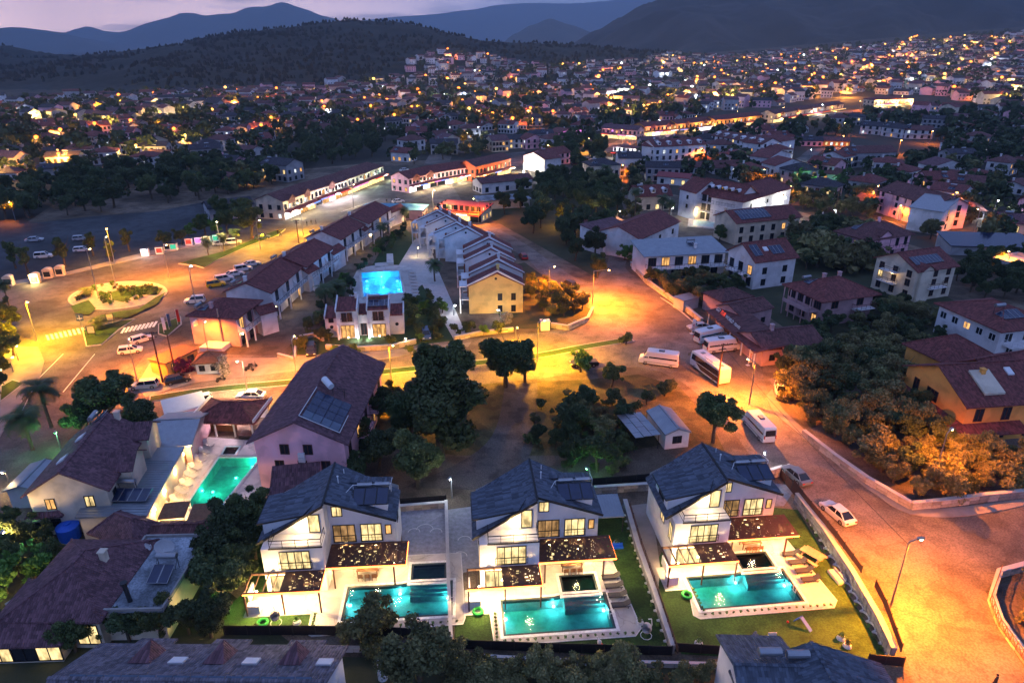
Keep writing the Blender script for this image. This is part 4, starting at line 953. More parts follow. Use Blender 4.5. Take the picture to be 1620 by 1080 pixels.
# lawns and yards
sheet('lawn', [(356,965),(392,930),(395,860),(412,790),(440,800),(500,930),(712,900),(714,1010),(640,1006),(353,1002)], .045, 'lawn', 'lawn of the left villa'); 
sheet('lawn', [(720,1024),(719,958),(790,950),(960,940),(940,850),(945,810),(985,808),(1062,1032),(1000,1036)], .045, 'lawn', 'lawn of the middle villa')
sheet('lawn', [(1030,905),(1048,870),(1240,850),(1200,800),(1262,806),(1405,1043),(1370,1050),(1078,1034)], .045, 'lawn', 'lawn of the right villa')
sheet('driveway', [(632,806),(704,804),(707,892),(640,890)], .05, 'stone_grey', 'grey patterned paving right of the left villa'); sheet('driveway', [(706,806),(752,800),(765,900),(733,905),(712,990),(708,960)], .05, 'stone_grey', 'dark patterned paving left of the middle villa')
sheet('driveway', [(1205,762),(1262,768),(1240,800),(1205,800)], .05, 'stone_grey', 'grey terrace right of the right villa'); sheet('path', [(990,800),(1030,795),(1045,900),(1040,940)], .05, 'pavement', 'side path left of the right villa')
arc = MB()
for cx, cy, r in ((672,838,13), (655,842,9), (690,842,9), (735,855,10), (728,880,10)):
    c_ = P(cx, cy); rr_ = r/13.
    for i in range(10): a0, a1 = pi*i/10, pi*(i+1)/10; arc.bar((c_[0]+rr_*cos(a0), c_[1]+rr_*sin(a0), .06), (c_[0]+rr_*cos(a1), c_[1]+rr_*sin(a1), .06), .07, .02)
tag(arc.build('paving_pattern', 'stone_light'), 'pale arcs laid into the grey paving', None, None, 'structure')
# walls and fences of the villa plots
stone_wall('low white walled side boundary between left and middle villa', [(706,800),(708,860),(710,930),(714,1020)], .9, .3, .9, 2, 'concrete_pale')
stone_wall('stone boundary wall between middle and right villa', [(988,800),(1008,870),(1036,950),(1064,1033)], 1.0, .45, .8, 2, 'stone_grey')
fence('dark rail fence on top of the wall between middle and right villa', [(996,800),(1014,860),(1042,940),(1072,1032)], .7, 2.0, 1.0, 'frame_brown', 'metal_dark', solid=False)
stone_wall('grey stone retaining wall between the right lawn and the street', [(1258,795),(1300,850),(1345,920),(1385,990),(1410,1044)], 1.5, .5, .8, 3, 'stone_grey')
fence('brown rail fence along the street above the retaining wall', [(1255,768),(1282,802),(1322,850),(1362,905)], .9, 2.2, 1.5, 'frame_brown', 'metal_dark')
fence('brown rail fence along the street nearest the lamp pole', [(1384,928),(1400,960),(1425,1030)], 1.0, 2.2, 1.5, 'frame_brown', 'metal_dark')
fence('dark panel fence at the foot of the left lawn', [(356,1004),(500,1004),(600,1006),(704,1010)], 1.3, 2.0)
fence('dark panel fence at the foot of the middle lawn', [(704,1024),(850,1030),(1062,1036)], 1.2, 2.0)
fence('dark panel fence at the foot of the right lawn', [(1066,1030),(1150,1036)], 1.2, 2.0); fence('short dark panel fence below the street wall', [(1372,1048),(1428,1054)], 1.2, 1.6)
fence('dark fence behind the driveway of the left villa', [(622,802),(706,796)], 1.3, 2.0); fence('dark fence behind the middle and right villas', [(935,768),(1030,760)], 1.2, 2.0); fence('dark sliding gate at the street, right of the right villa', [(1232,752),(1262,790)], 1.3, 1.6, 0, 'frame_brown')
stone_wall('stone wall behind the middle villa', [(940,780),(1032,774)], 1.0, .4, .9, 2, 'stone_wall'); stone_wall('stone pillar wall right of the right villa', [(1206,760),(1232,752)], 1.4, .4, .9, 2); stone_wall('low wall behind the left villa driveway', [(630,808),(706,802)], .8, .4, .9, 2, 'stone_wall')
# white scalloped beds along both walls
b = MB()
for a, c, n, s in (((1275,820),(1400,1036),15,-1), ((985,815),(1055,1032),16,-1)):
    A = Vector(P(*a)); C_ = Vector(P(*c)); d = (C_-A)/n; nn = Vector((d.y, -d.x)).normalized()*s*-1*-1
    for i in range(n):
        m0 = A+d*(i+.5); L = d.length*.5
        for j in range(6): t0, t1 = pi*j/6, pi*(j+1)/6; b.bar(tuple(m0-d.normalized()*L*cos(t0)+nn*.55*sin(t0))+(.12,), tuple(m0-d.normalized()*L*cos(t1)+nn*.55*sin(t1))+(.12,), .12, .16)
        SHRUBS.append((m0.x-nn.x*.1, m0.y-nn.y*.1, .06, .30, 'small shrub in a scalloped white bed along the wall', 'shrubs in the scalloped beds'))
tag(b.build('flower_bed_edging', 'paint_white'), 'white wavy edging of the beds along the garden walls', None, None, 'structure')
# loose garden things
woodset(P(1283,885), radians(-52), 'pale wooden picnic table with benches on the right lawn', None, 1.25)
daybed(P(1322,915), radians(-80), 'grey cushioned sofa lying alone on the right lawn', None, .8)
swing(P(437,985), .4, 'pale hanging basket chair on the left lawn'); swing(P(1022,1005), -.9, 'pale hanging basket chair at the right corner of the middle lawn')
for (x, y, lb) in ((405,995,'left corner of the left lawn'), (470,985,'left lawn near the dark fence'), (975,860,'strip right of the middle pergola'), (1000,1028,'front edge of the middle lawn'), (1012,985,'right side of the middle lawn'), (1105,1018,'front edge of the right lawn'), (1166,1013,'middle of the right lawn by the statue'), (1330,1010,'right corner of the right lawn'), (1340,1022,'right lawn beside the thin tree'), (1252,842,'lawn beside the right pergola')):
    c_ = P(x, y); b = MB(); b.cyl((0,0,0), (0,0,.25), .42, .34, 12); o_ = b.build('planter', 'paint_white', None, (*c_, .045)); tag(o_, 'round white planter ring on the %s' % lb, 'planter')
    SHRUBS.append((c_[0], c_[1], .25, .45, 'leafy plant in the white planter on the %s' % lb, None))
def slide():
    T = thing('play_slide', 'blue plastic toy slide on the right lawn', 'slide', (*P(1270,990), .05), .6); b = MB()
    b.slab([(-.2,-.9,.1), (.2,-.9,.1), (.2,.3,.9), (-.2,.3,.9)], .06); b.build('chute', 'blue_plastic', T); b = MB()
    for s in (-.2, .2): b.bar((s,.9,0), (s,.35,.9), .07)
    for i in range(4): b.bar((-.2,.85-.13*i,.1+.22*i), (.2,.85-.13*i,.1+.22*i), .06)
    b.build('ladder', 'blue_plastic', T)
slide()
T = thing('play_hoop', 'white and yellow toy basketball hoop at the front of the right lawn', 'toy hoop', (*P(1218,1022), .05)); b = MB(); b.bar((0,0,0), (0,0,1.2), .1); b.box(-.25,-.25,0,.25,.25,.12); b.build('stand', 'car_yellow', T); b = MB(); b.box(-.4,-.03,1.15,.4,.03,1.75); b.build('backboard', 'paint_white', T); b = MB(); [b.bar((.2*cos(i),.2*sin(i)-.25,1.25), (.2*cos(i+.8),.2*sin(i+.8)-.25,1.25), .03) for i in [0,.8,1.6,2.4,3.2,4,4.8,5.6]]; b.build('hoop', 'red_plastic', T)
T = thing('garden_statue', 'blue grey standing figure statue on the right lawn', 'statue', (*P(1192,1018), .05)); b = MB(); b.cyl((0,0,0), (0,0,.2), .25, .22, 10); b.build('pedestal', 'stone_light', T); b = MB(); b.cyl((0,0,.2), (0,0,.8), .13, .17, 8); b.cyl((0,0,.8), (0,0,1.25), .20, .24, 8); b.ball((0,0,1.45), .13); b.bar((-.26,0,1.2), (-.2,-.25,.85), .09); b.bar((.26,0,1.2), (.3,-.05,.75), .09); b.build('figure', 'car_blue', T)
T = thing('rocking_toy', 'white and red rocking toy on the middle lawn', 'toy', (*P(948,1020), .05), .8); b = MB(); b.ball((0,0,.35), .22, .3); b.cyl((0,.1,.5), (0,.3,.85), .1, .05, 8); b.build('body', 'paint_white', T); b = MB(); b.bar((-.25,-.3,.05), (-.25,.3,.05), .07); b.bar((.25,-.3,.05), (.25,.3,.05), .07); b.build('rocker', 'red_plastic', T)
b = MB(); b.ball((0,0,.12), .12); tag(b.build('ball', 'red_plastic', None, (*P(1246,985), .05)), 'small red ball on the right lawn', 'ball')
b = MB(); b.box(-.7,-.2,0,.7,.2,.25); b.box(-.7,.2,0,.7,.3,.5); tag(b.build('garden_bench', 'blue_plastic', None, (*P(976,867), .05), .1), 'small blue bench right of the middle pergola', 'bench')
T = thing('carport', 'metal roofed shelter behind the middle villa', 'shelter', (*P(958,830), 0), radians(5)); b = MB(); b.slab([(-1.8,-1.5,2.3), (1.8,-1.5,2.3), (1.8,2.4,2.7), (-1.8,2.4,2.7)], .1)
for i in range(11): b.bar((-1.8+.36*i,-1.5,2.33), (-1.8+.36*i,2.4,2.73), .05, .06)
b.build('roof', 'metal_roof', T)
for x in (-1.7, 1.7):
    for y in (-1.4, 2.3): b = MB(); b.box(x-.05,y-.05,0,x+.05,y+.05,2.25); b.build('post', 'metal_dark', T)
b = MB(); b.box(-1.75,2.3,0,1.75,2.4,2.2); b.build('wall', 'fence_dark', T)
# ------------------------------------------------------------------ houses near the camera
WH = 'plaster_white'
# left: cream house over the palm street
h = house('house', 'cream stepped house with plum gable roof behind the palms, lower left', 'house', ('R', 93,748,170,654, 8.6), 6.0, 8.5, 'gx', 2.6, 'plaster_cream', 'tile_plum', {'l': (2,[.8,3.6],.9,1.3), 'f': (4,[3.4],.8,1.2), 'r': (2,[3.2],.9,1.2)}, .5, None, cross=((5.2,4.2,1.6,6.2),(12.0,4.0,1.2,6.4)), sky_l=((4,6),(9,6)), chim=((13,3.0),), solar=((12.2,4.6,2,1.0,1.0,True),))
T = h.T; ac_unit(T, -.05, 2.0, 1.4, -pi/2)
b = MB(); q = cc([P(118,818,3.4), P(232,815,3.4), P(292,706,3.4), P(222,708,3.4), P(196,775,3.4), P(140,782,3.4)])
T = thing('extension', 'low building with pale blue corrugated metal roof between cream house and green pool', 'building', (*q[0], 0)); o0 = q[0]; q = [(x-o0[0], y-o0[1]) for x, y in q]
b.prism(off(q, -.3), -.2, 3.2); b.build('wall', 'plaster_cream', T); b = MB(); b.prism(q, 3.21, 3.4); b.build('roof', 'metal_roof', T)
b = MB(); A, B_ = Vector(q[0]), Vector(q[1])
for i in range(1, 24):
    y = min(p[1] for p in q)+i*.5; xs = []
    for j in range(len(q)):
        (x0, y0), (x1, y1) = q[j], q[(j+1) % len(q)]
        if (y0 > y) != (y1 > y): xs.append(x0+(x1-x0)*(y-y0)/(y1-y0))
    if len(xs) > 1: b.box(min(xs)+.1, y-.03, 3.4, max(xs)-.1, y+.03, 3.45)
tag(b.build('roof_rib', 'metal_roof', T), None, None, None, 'stuff')
c_ = P(172,795,3.5); solar_set(T, lambda x, y: 3.45, c_[0]-o0[0], c_[1]-o0[1], 4, 1.05, 1.9, True, tilt=.25)
b = MB(); b.cyl((0,0,0), (0,0,1.7), 1.15, 1.25, 16); b.cyl((0,0,1.7), (0,0,1.95), 1.25, .5, 16); b.cyl((0,0,1.95),(0,0,2.1),.35,k=12); o_ = b.build('water_tank', 'blue_plastic', None, (*P(112,850,0),.0)); tag(o_, 'big blue plastic water tank below the metal roof', 'water tank')
house('house', 'low plum hip roofed wing at the foot of the cream house', 'house', ('E', 48,812,92,808), 3.2, 6, 'hip', 1.6, 'plaster_cream', 'tile_plum', {'f': (2,[.8],1,1)}, .5)
house('house', 'small corrugated building with long grey canopy by the avenue', 'building', ('R', 28,770,72,725, 3.4), 2.8, 3.4, 'gx', .5, 'plaster_grey', 'metal_roof', {}, .3)
# left front: long brown hip roof and flat deck
h = house('house', 'long dark plum hip tiled roof in the lower left corner', 'house', ('R', 68,948,172,826, 6.4), 4.2, 8.2, 'hip', 2.2, 'plaster_cream', 'tile_plum', {'l': (3,[.6],2.0,2.2,.8), 'f': (3,[1],1,1.2)}, .7, chim=((6,2.2),))
T = h.T; house('house', 'low dark plum tiled wing reaching toward the green pool', 'house', ('E', 212,858,252,828), 3.7, 6.0, 'hip', 1.4, 'plaster_cream', 'tile_plum', {}, .5)
house('house', 'hip tiled porch with lamps at the lower left edge', 'porch', ('E', -30,1012,88,1008), 3.0, 7.5, 'hip', 2.0, 'plaster_cream', 'tile_plum', {'f': (3,[.3],2.2,2.0,.7)}, .7)
q = cc([P(150,965,3.9), P(256,963,3.9), P(318,862,3.9), P(318,848,3.9), P(232,850,3.9)])
T = thing('building', 'flat grey roof deck with dish and solar heater', 'building', (*q[0], 0)); o0 = q[0]; q = [(x-o0[0], y-o0[1]) for x, y in q]
b = MB(); b.prism(off(q, -.05), -.2, 3.7); b.build('wall', 'plaster_cream', T); b = MB(); b.prism(off(q, .2), 3.71, 3.86); b.build('roof', 'roof_deck', T); b = MB()
for i in range(len(q)): b.bar((*off(q,.1)[i], 4.0), (*off(q,.1)[(i+1) % len(q)], 4.0), .2, .35)
b.build('parapet', 'concrete', T)
c_ = P(252,920,3.9); solar_set(T, lambda x, y: 3.9, c_[0]-o0[0]-1, c_[1]-o0[1]-.5, 2, 1.0, 2.0, True, tilt=.3); c_ = P(263,868,3.9); dish(T, c_[0]-o0[0], c_[1]-o0[1], 4.0, 1.0, .3); c_ = P(240,868,3.9); dish(T, c_[0]-o0[0], c_[1]-o0[1], 3.9, .45, -.4)
c_ = P(206,950,3.9); b = MB(); b.cyl((0,0,0), (-.3,.2,2.0), .22, k=10); b.cyl((-.3,.2,2.0), (-.3,.2,2.2), .34, k=10); b.build('chimney', 'metal_dark', T, (c_[0]-o0[0], c_[1]-o0[1], 3.8))
house('house', 'narrow dark tiled strip roof below the pool gazebos', 'house', ('E', 238,856,322,852), 3.6, 3.2, 'gx', .8, 'plaster_cream', 'tile_brown', {}, .3)
# bottom row with dormers
h = house('row_house', 'row of attached houses with grey tiled roof and dormers along the bottom edge', 'row house', ('R', 78,1074,515,1079, 8.2), 5.6, 11.0, 'gx', 2.6, WH, 'tile_grey', {}, .5, sky_l=((8,8.4),(14,8.4),(20,8.4)), solar=())
for i in range(3):
    x = 5.0+6.1*i; z = h.zf(x, 9.3); b = MB(); b.face((x-.9,10.4,h.zf(x,10.4)+.1), (x,10.2,h.zf(x,10.2)+1.5), (x-.9,7.9,h.zf(x,7.9)+.2)); b.face((x+.9,10.4,h.zf(x,10.4)+.1), (x+.9,7.9,h.zf(x,7.9)+.2), (x,10.2,h.zf(x,10.2)+1.5)); b.face((x-.9,7.9,h.zf(x,7.9)+.2), (x,10.2,h.zf(x,10.2)+1.5), (x+.9,7.9,h.zf(x,7.9)+.2)); b.face((x-.9,10.4,h.zf(x,10.4)), (x+.9,10.4,h.zf(x,10.4)), (x,10.2,h.zf(x,10.2)+1.5)); b.build('dormer', 'tile_plum', h.T)
for i in range(14): x0 = 1.0+i*1.35; b = MB(); b.slab([(x0,3.2,h.zf(x0,3.2)+.3), (x0+1.25,3.2,h.zf(x0,3.2)+.3), (x0+1.25,5.9,h.zf(x0,5.9)+.3), (x0,5.9,h.zf(x0,5.9)+.3)], .1); b.build('solar_panel', 'solar_pale', h.T)
for i in range(3): x = 2.5+6.6*i; zq = h.ze-.12; b = MB(); b.slab([(x,11.5,zq), (x+3.2,11.5,zq), (x+3.2,12.5,zq-.45), (x,12.5,zq-.45)][::1], .2); b.build('eave_step', 'tile_grey', h.T)
h = house('villa', 'slate roofed villa seen from above at the bottom edge', 'villa', ('R', 1283,1020,1345,1130, 8.0), 5.6, 12, 'gx', 2.6, WH, 'tile_slate', {}, .5)
house('villa', 'slate roof section carrying solar heaters at the bottom edge', 'villa', ('R', 1160,1052,1272,1055, 7.6), 5.8, 9, 'gx', 1.8, WH, 'tile_slate', {}, .4, solar=((1.3,.1,5,1.25,2.5,False),))
for i, x in enumerate((1218, 1262)): b = MB(); b.cyl((-.9,0,0), (.9,0,0), .36, k=14); b.bar((-.7,0,-.6), (-.7,0,0), .06); b.bar((.7,0,-.6), (.7,0,0), .06); tag(b.build('water_tank', 'metal_grey', None, (*P(x,1030+4*i,8.1), 8.1)), '%s steel tank on the slate roof at the bottom edge' % ('left', 'right')[i], 'water tank')
# pink gable house
A = Vector(P(466,669,10.2)); B_ = Vector(P(542,547,10.2))
h = house('house', 'tall pink gabled house with plum roof full of solar panels', 'house', ('R', 466,667,542,547, 10.2), 7.4, 11.5, 'gx', 2.8, 'plaster_pink', 'tile_plum', {'l': [(2,[5.3],1.0,1.3,0,2,(.2,.72)), (3,[2.9],1.0,1.3,0,2,(.12,.9))], 'f': (5,[1,4.0],1.1,1.5,.1)}, .7, balc=(('f',.3,.5,3.7,1.2),('f',.6,.8,3.7,1.2)), fr='frame_brown')
T = h.T
for r_ in range(4):
    for i in range(4 if r_ else 4):
        x0 = .9+r_*1.75; y0 = 5.0-1.12*(i+1)+.3; q = [(x0,y0), (x0+1.65,y0), (x0+1.65,y0+1.05), (x0,y0+1.05)]
        b = MB(); b.slab([(a, c, h.zf(a, c)+.34+.03*(i%2)) for a, c in q], .08); b.build('solar_panel', 'solar' if r_ else 'solar_pale', T)
b = MB(); zz = lambda a, c: (a, c, h.zf(a, c)+.45)
b.bar(zz(.6,5.5), zz(8.4,5.5), .07); b.bar(zz(.6,.6), zz(.6,5.5), .07); b.bar(zz(.6,.6), zz(5,.6), .07); b.build('pipe_frame', 'metal_white', T)
b = MB(); b.cyl((8.6,3.6,h.zf(8,3.6)+1.3), (9.9,4.9,h.zf(9,4.9)+1.2), .45, k=14); b.build('water_tank', 'metal_white', T); b = MB()
for a, c in ((8.4,3.4),(9.9,4.9),(9.6,2.2),(8.8,2.0)): b.bar((a,c,h.zf(a,c)), (a,c,h.zf(a,c)+1.2), .06)
b.bar((8.4,3.4,h.zf(8,3.4)+1.2), (9.6,2.2,h.zf(9,2.2)+1.2), .06); b.bar((9.9,4.9,h.zf(9,4.9)+1.1), (8.8,2.0,h.zf(8.8,2)+1.2), .06); b.build('tank_stand', 'metal_dark', T)
ac_unit(T, 0, 5.6, 4.9, -pi/2); ac_unit(T, 0, 5.6, 4.2, -pi/2); b = MB(); b.box(-3.2,7.4,2.3,-.05,8.3,2.45)
for i in range(8): b.box(-3.2+.02*i, 3.0+.55*i, .35+.25*i, -2.4+.02*i, 3.4+.55*i, .43+.25*i)
b.bar((-3.2,3.0,1.3), (-3.2,7.4,3.3), .06); b.bar((-3.2,7.4,3.3), (-.1,8.3,3.3), .06); b.build('outside_stair', 'metal_dark', T)
house('annexe', 'low annexe with plum red tiled roof in front of the pink house', 'annexe', ('E', 428,800,500,792), 2.9, 5.5, 'shed', 1.6, 'plaster_pink', 'tile_plum', {}, .3)
# pool bar pavilion
q = [P(308,684,0), P(402,688,0)]
h = house('pavilion', 'open pool bar with dark red hip roof beside the green pool', 'pavilion', ('B', 312,690,402,692), 2.9, 6.2, 'hip', 1.2, 'plaster_rose', 'tile_red', {}, .7)
for o_ in list(h.T.children):
    if o_.name.startswith('wall'): bpy.data.objects.remove(o_)
b = MB(); b.box(.3, h.D-.3, 0, h.w-.3, h.D, 2.9); b.build('wall', 'plaster_white', h.T)
for x in (0, h.w*.33, h.w*.66, h.w-.2):
    for y in (0, h.D-.3): b = MB(); b.box(x, y, 0, x+.2, y+.2, 2.9); b.build('column', 'plaster_white', h.T)
b = MB(); b.box(1,1.6,0,h.w*.6,2.2,1.1); b.build('bar_counter', 'wood_mid', h.T)
for i in range(4): b = MB(); b.box(1.2+i*1.1, h.D-.6, 1.2, 2.0+i*1.1, h.D-.35, 2.2); b.build('bar_shelf', ['led_violet','win_warm','sign_red','win_warm'][i], h.T)
b = MB(); b.box(-.6,-.6,2.7,-.45,h.D+.6,3.3); b.box(h.w+.45,-.6,2.7,h.w+.6,h.D+.6,3.3); b.build('fascia', 'paint_white', h.T)
point(h.T, (h.w*.45, 3, 2.3), (1,.72,.85), 900, .2); b = MB(); b.ball((h.w*.45,3,2.6), .12); b.build('ceiling_lamp', 'bulb_white', h.T)
house('restaurant', 'dark sloping roof left of the pool bar', 'building', ('E', 232,706,300,702), 3.0, 9, 'gx', 1.4, 'plaster_rose', 'metal_grey', {}, .4)
house('restaurant', 'row of low canopies behind the dark sloping roof, lit from the street', 'building', ('E', 262,655,325,640), 2.6, 3.6, 'shed', .5, 'plaster_rose', 'canopy_white', {}, .2)
# ---- hotel terraces, five stepped blocks
EV = [(373,502,411,475,9.5), (427,462,477,421,9.5), (483,421,526,391,9.5), (538,378,575,355,9.5), (582,353,618,330,10)]
for i, (a, c, d, e, D_) in enumerate(EV):
    h = house('hotel_block', ['nearest hotel terrace block with big blank rose wall', 'second hotel terrace block, pale gable facing the first', 'third hotel terrace block with a lit balcony door', 'fourth hotel terrace block level with the blue pool', 'farthest hotel terrace block beside the shopping street'][i], 'hotel', ('E', a, c, d, e), 6.0, D_, 'gx' if i else 'hip', 1.9, 'plaster_white' if i else 'plaster_rose', 'tile_red',
              {'f': [(3,[3.2],1.3,2.1,.12), (3,[.1],1.6,2.2,.2)]}, .5, 'stepped terrace blocks of the hotel', litm=('win_amber', 'win_warm'), chim=((2,D_*.62),), solar=((1.0,D_*.70,2,1.0,1.6,True),) if i < 4 else ())
    n = 3
    for k in range(n):
        u0 = h.w*k/n; b = MB(); b.box(u0+.1, -1.5, 2.85, u0+h.w/n-.1, -.003, 3.0); bo = b.build('balcony', WH, h.T); railing(bo, u0+.15, u0+h.w/n-.15, -1.45, 3.0, 'frame_dark', 0, .95)
        # curved side screens between balconies
        b = MB(); pts = [(-1.5,3.0), (-1.5,3.7)]+[(-1.5+1.5*sin(t*pi/12), 3.7+1.7*(1-cos(t*pi/12))) for t in range(1, 7)]+[(0,3.0)]
        for s, fl in ((u0-.08, 1), (u0+.08, -1)):
            fc = [(s, y, z) for y, z in pts]; b.face(*(fc if fl > 0 else fc[::-1]))
        for (y0, z0_), (y1, z1_) in zip(pts, pts[1:]): b.face((u0-.08,y0,z0_), (u0+.08,y0,z0_), (u0+.08,y1,z1_), (u0-.08,y1,z1_))
        b.build('balcony_screen', WH, h.T)
        b = MB(); b.box(u0+.0, -1.55, 0, u0+.25, -1.3, 2.85); b.build('column', WH, h.T)
    if i == 0:
        ac_unit(h.T, 2, h.D, .3, pi); b = MB(); b.cyl((-.2,3.4,0), (-.2,3.4,7.6), .17, k=10); b.build('flue_pipe', 'metal_grey', h.T); ac_unit(h.T, -.02, 4.6, .2, -pi/2)
        b = MB(); b.box(-3.2,2.0,0,-.06,6.5,.9); b.build('planter_wall', 'plaster_white', h.T); c0 = MB(); c0.slab([(-1.3,h.D-1.6,5.2), (-.1,h.D-1.6,5.2), (-.1,h.D-1.3,5.2), (-1.3,h.D-1.3,5.2)], 1.1); c0.build('hotel_sign', 'paint_white', h.T)
    b = MB(); b.box(.6, -.5, 2.3, .8, -.3, 2.6); b.build('wall_lamp', 'bulb_warm', h.T)
    if i in (1, 3): point(h.T, (h.w*.5, -1.6, 2.3), WARM, 160, .15)
    house('annexe', ['low tiled porch between the first and second terrace blocks', 'low tiled porch between the second and third terrace blocks', 'low tiled porch between the third and fourth terrace blocks', 'low tiled porch between the fourth and fifth terrace blocks', 'low tiled porch past the farthest terrace block'][i], 'porch', ('E', *( (412,497,437,490), (487,432,503,424), (527,402,545,392), (576,365,588,357), (619,336,640,328))[i]), 4.6, 3.2, 'gx', .9, WH, 'tile_red', {}, .3, 'low tiled porches of the hotel terraces')
# ---- white house with five roof strips
AA = Vector(P(516,537,0)); BB = Vector(P(640,531,0)); L = (BB-AA).length; d = (BB-AA)/L
secs = [(0, .155, 4.2, 1.0, 4.0), (.155, .42, 5.9, 0.0, 4.8), (.42, .545, 4.6, 1.2, 3.6), (.545, .82, 5.9, 0.0, 4.8), (.82, 1.0, 4.2, 1.0, 3.9)]
T = thing('house', 'white symmetrical house with parapet divided red roofs before the blue pool', 'house', (*AA, 0), atan2(d.y, d.x))
for i, (u0, u1, ze, yy, D_) in enumerate(secs):
    x0, x1 = u0*L, u1*L; b = MB(); e = ze+D_*.22
    b.face((x0,yy,-.2), (x1,yy,-.2), (x1,yy,ze), (x0,yy,ze)); b.face((x1,yy,-.2), (x1,yy+D_,-.2), (x1,yy+D_,e), (x1,yy,ze)); b.face((x0,yy+D_,-.2), (x0,yy,-.2), (x0,yy,ze), (x0,yy+D_,e)); b.face((x1,yy+D_,-.2), (x0,yy+D_,-.2), (x0,yy+D_,e), (x1,yy+D_,e)); b.build('wall', WH, T)
    b = MB(); b.slab([(x0+.14,yy-.25,ze), (x1-.14,yy-.25,ze), (x1-.14,yy+D_,e+.08), (x0+.14,yy+D_,e+.08)], .15); b.build('roof', 'tile_red', T)
    for s in (x0, x1-.0): b = MB(); b.slab([(s-.13,yy-.1,ze+.35), (s+.13,yy-.1,ze+.35), (s+.13,yy+D_,e+.5), (s-.13,yy+D_,e+.5)], .7); b.build('parapet', WH, T)
    if i in (1, 3):
        window(T, (x0+x1)/2-.55, yy, 3.6, 0, .8, 1.7, fr='frame_brown'); window(T, (x0+x1)/2+.55, yy, 3.6, 0, .8, 1.7, fr='frame_brown'); railing(T, (x0+x1)/2-1.2, (x0+x1)/2+1.2, yy-.2, 3.5, 'frame_dark', 0, .8)
        window(T, (x0+x1)/2, yy, .2, 0, 2.4, 2.5, 'win_amber', cols=3); [MB().box(q0,yy-.6,0,q0+.3,yy-.02,3.2).build('column', WH, T) for q0 in (x0, x1-.3)]
        b = MB(); b.ball(((x0+x1)/2,yy-.3,.35), .12); b.build('wall_lamp', 'bulb_warm', T); point(T, (x1-.2 if i == 1 else x0+.2, yy-1.2, .6), WHT, 170, .15)
    elif i == 2: window(T, (x0+x1)/2, yy, .2, 0, 1.0, 2.3, fr='frame_brown'); b = MB(); b.cyl(((x0+x1)/2,yy-.05,4.5), ((x0+x1)/2,yy+.1,4.5), .25, k=12); b.build('round_window', 'glass_dark', T)
    else: b = MB(); b.cyl(((x0+x1)/2,yy-.05,2.2), ((x0+x1)/2,yy+.1,2.2), .35, k=14); b.build('round_window', 'glass_dark', T); window(T, (x0+x1)/2, yy, 3.2, 0, .8, .9, fr='frame_brown') if i == 0 else None
solar_set(T, lambda x, y: 5.9+y*.22, L*.56, .6, 4, 1.0, 2.2, True, lift=.3); dish(T, L*.5, 5, 5.9, .4); b = MB(); b.box(L*.38,4,5.9,L*.38+.5,4.5,8.0); b.build('chimney', WH, T)
# ---- stepped townhouses (two groups of gables)
def unit(ax, ay, zr, W_, D_, label, wallm=WH, first=False, dy=0, rotd=-6, lit=False, grp=None):
    """gable end faces the camera; apex of the front gable at photo pixel ax, ay"""
    ax_, ay_ = P(ax, ay, zr); a = radians(rotd); ze = zr-2.7
    A_ = (ax_-cos(a)*W_*.52, ay_-sin(a)*W_*.52); B2 = (A_[0]+cos(a)*W_, A_[1]+sin(a)*W_)
    h = house('townhouse', label, 'townhouse', ('W', *A_, *B2), ze, D_, 'gy', 2.7, wallm, 'tile_red', {'f': [(2,[3.0],.8,1.4,.1,2,(.45,.95)), (2,[.4],.8,1.3,.1,2,(.45,.95))] if first else (1,[ze-1.6],.8,.9), 'l': [(1,[3.2],1.6,2.0,.2), (1,[.2],1.8,2.2,.3)]}, .25, grp, ap=.52, chim=((W_*.55, D_*.6),), z0=0)
    T = h.T; b = MB()
    for s, t in (((-.3,ze-.05), (W_*.52,zr+.42)), ((W_*.52,zr+.42), (W_+.3,ze-.05))): b.bar((s[0],-.05,s[1]+.12), (t[0],-.05,t[1]), .34, .34)
    b.build('gable_parapet', WH, T)
    b = MB(); b.cyl((W_*.5,-.08,zr-1.2), (W_*.5,.05,zr-1.2), .28, k=12); b.build('round_window', 'glass_dark', T)
    b = MB(); b.box(-2.0,.3,3.0,-.02,D_-.3,3.2); bo = b.build('balcony', WH, T); b = MB(); b.box(-2.0,.3,3.2,-1.85,D_-.3,4.1); b.box(-2.0,.3,5.9,-.02,D_-.3,6.1); b.build('railing', WH, bo)
    for y in (.3, D_-.55): b = MB(); b.box(-2.0,y,0,-1.72,y+.28,5.9); b.build('column', WH, T)
    b = MB(); b.box(-.32,D_*.5-.5,2.2,-.02,D_*.5+.5,ze+.6); b.build('brick_pier', 'brick', T)
    return h
ga = 'left group of stepped gabled townhouses'; gb = 'right group of stepped gabled townhouses'
for i, (x, y, z, lb) in enumerate([(738,361,9.2,'nearest gable of the left group of stepped townhouses'), (722,354,9.6,'second gable from the front in the left group of stepped townhouses'), (706,343,9.4,'third gable from the front in the left group of stepped townhouses'), (692,335,9.6,'rearmost gable of the left group of stepped townhouses')]):
    unit(x, y, z, 11.5, 4.6, lb, WH, i == 0, grp=ga, rotd=-8)
for i, (x, y, z, lb) in enumerate([(786,432,9.0,'nearest townhouse of the right group with yellow lit gable wall'), (787,413,9.9,'second gable from the front in the right group of stepped townhouses'), (776,394,9.4,'third gable from the front in the right group, with solar panels'), (773,378,9.8,'rearmost gable of the right group of stepped townhouses')]):
    unit(x, y, z, 11.5, 4.6, lb, 'plaster_yellow' if i == 0 else WH, i == 0, grp=gb, rotd=4)
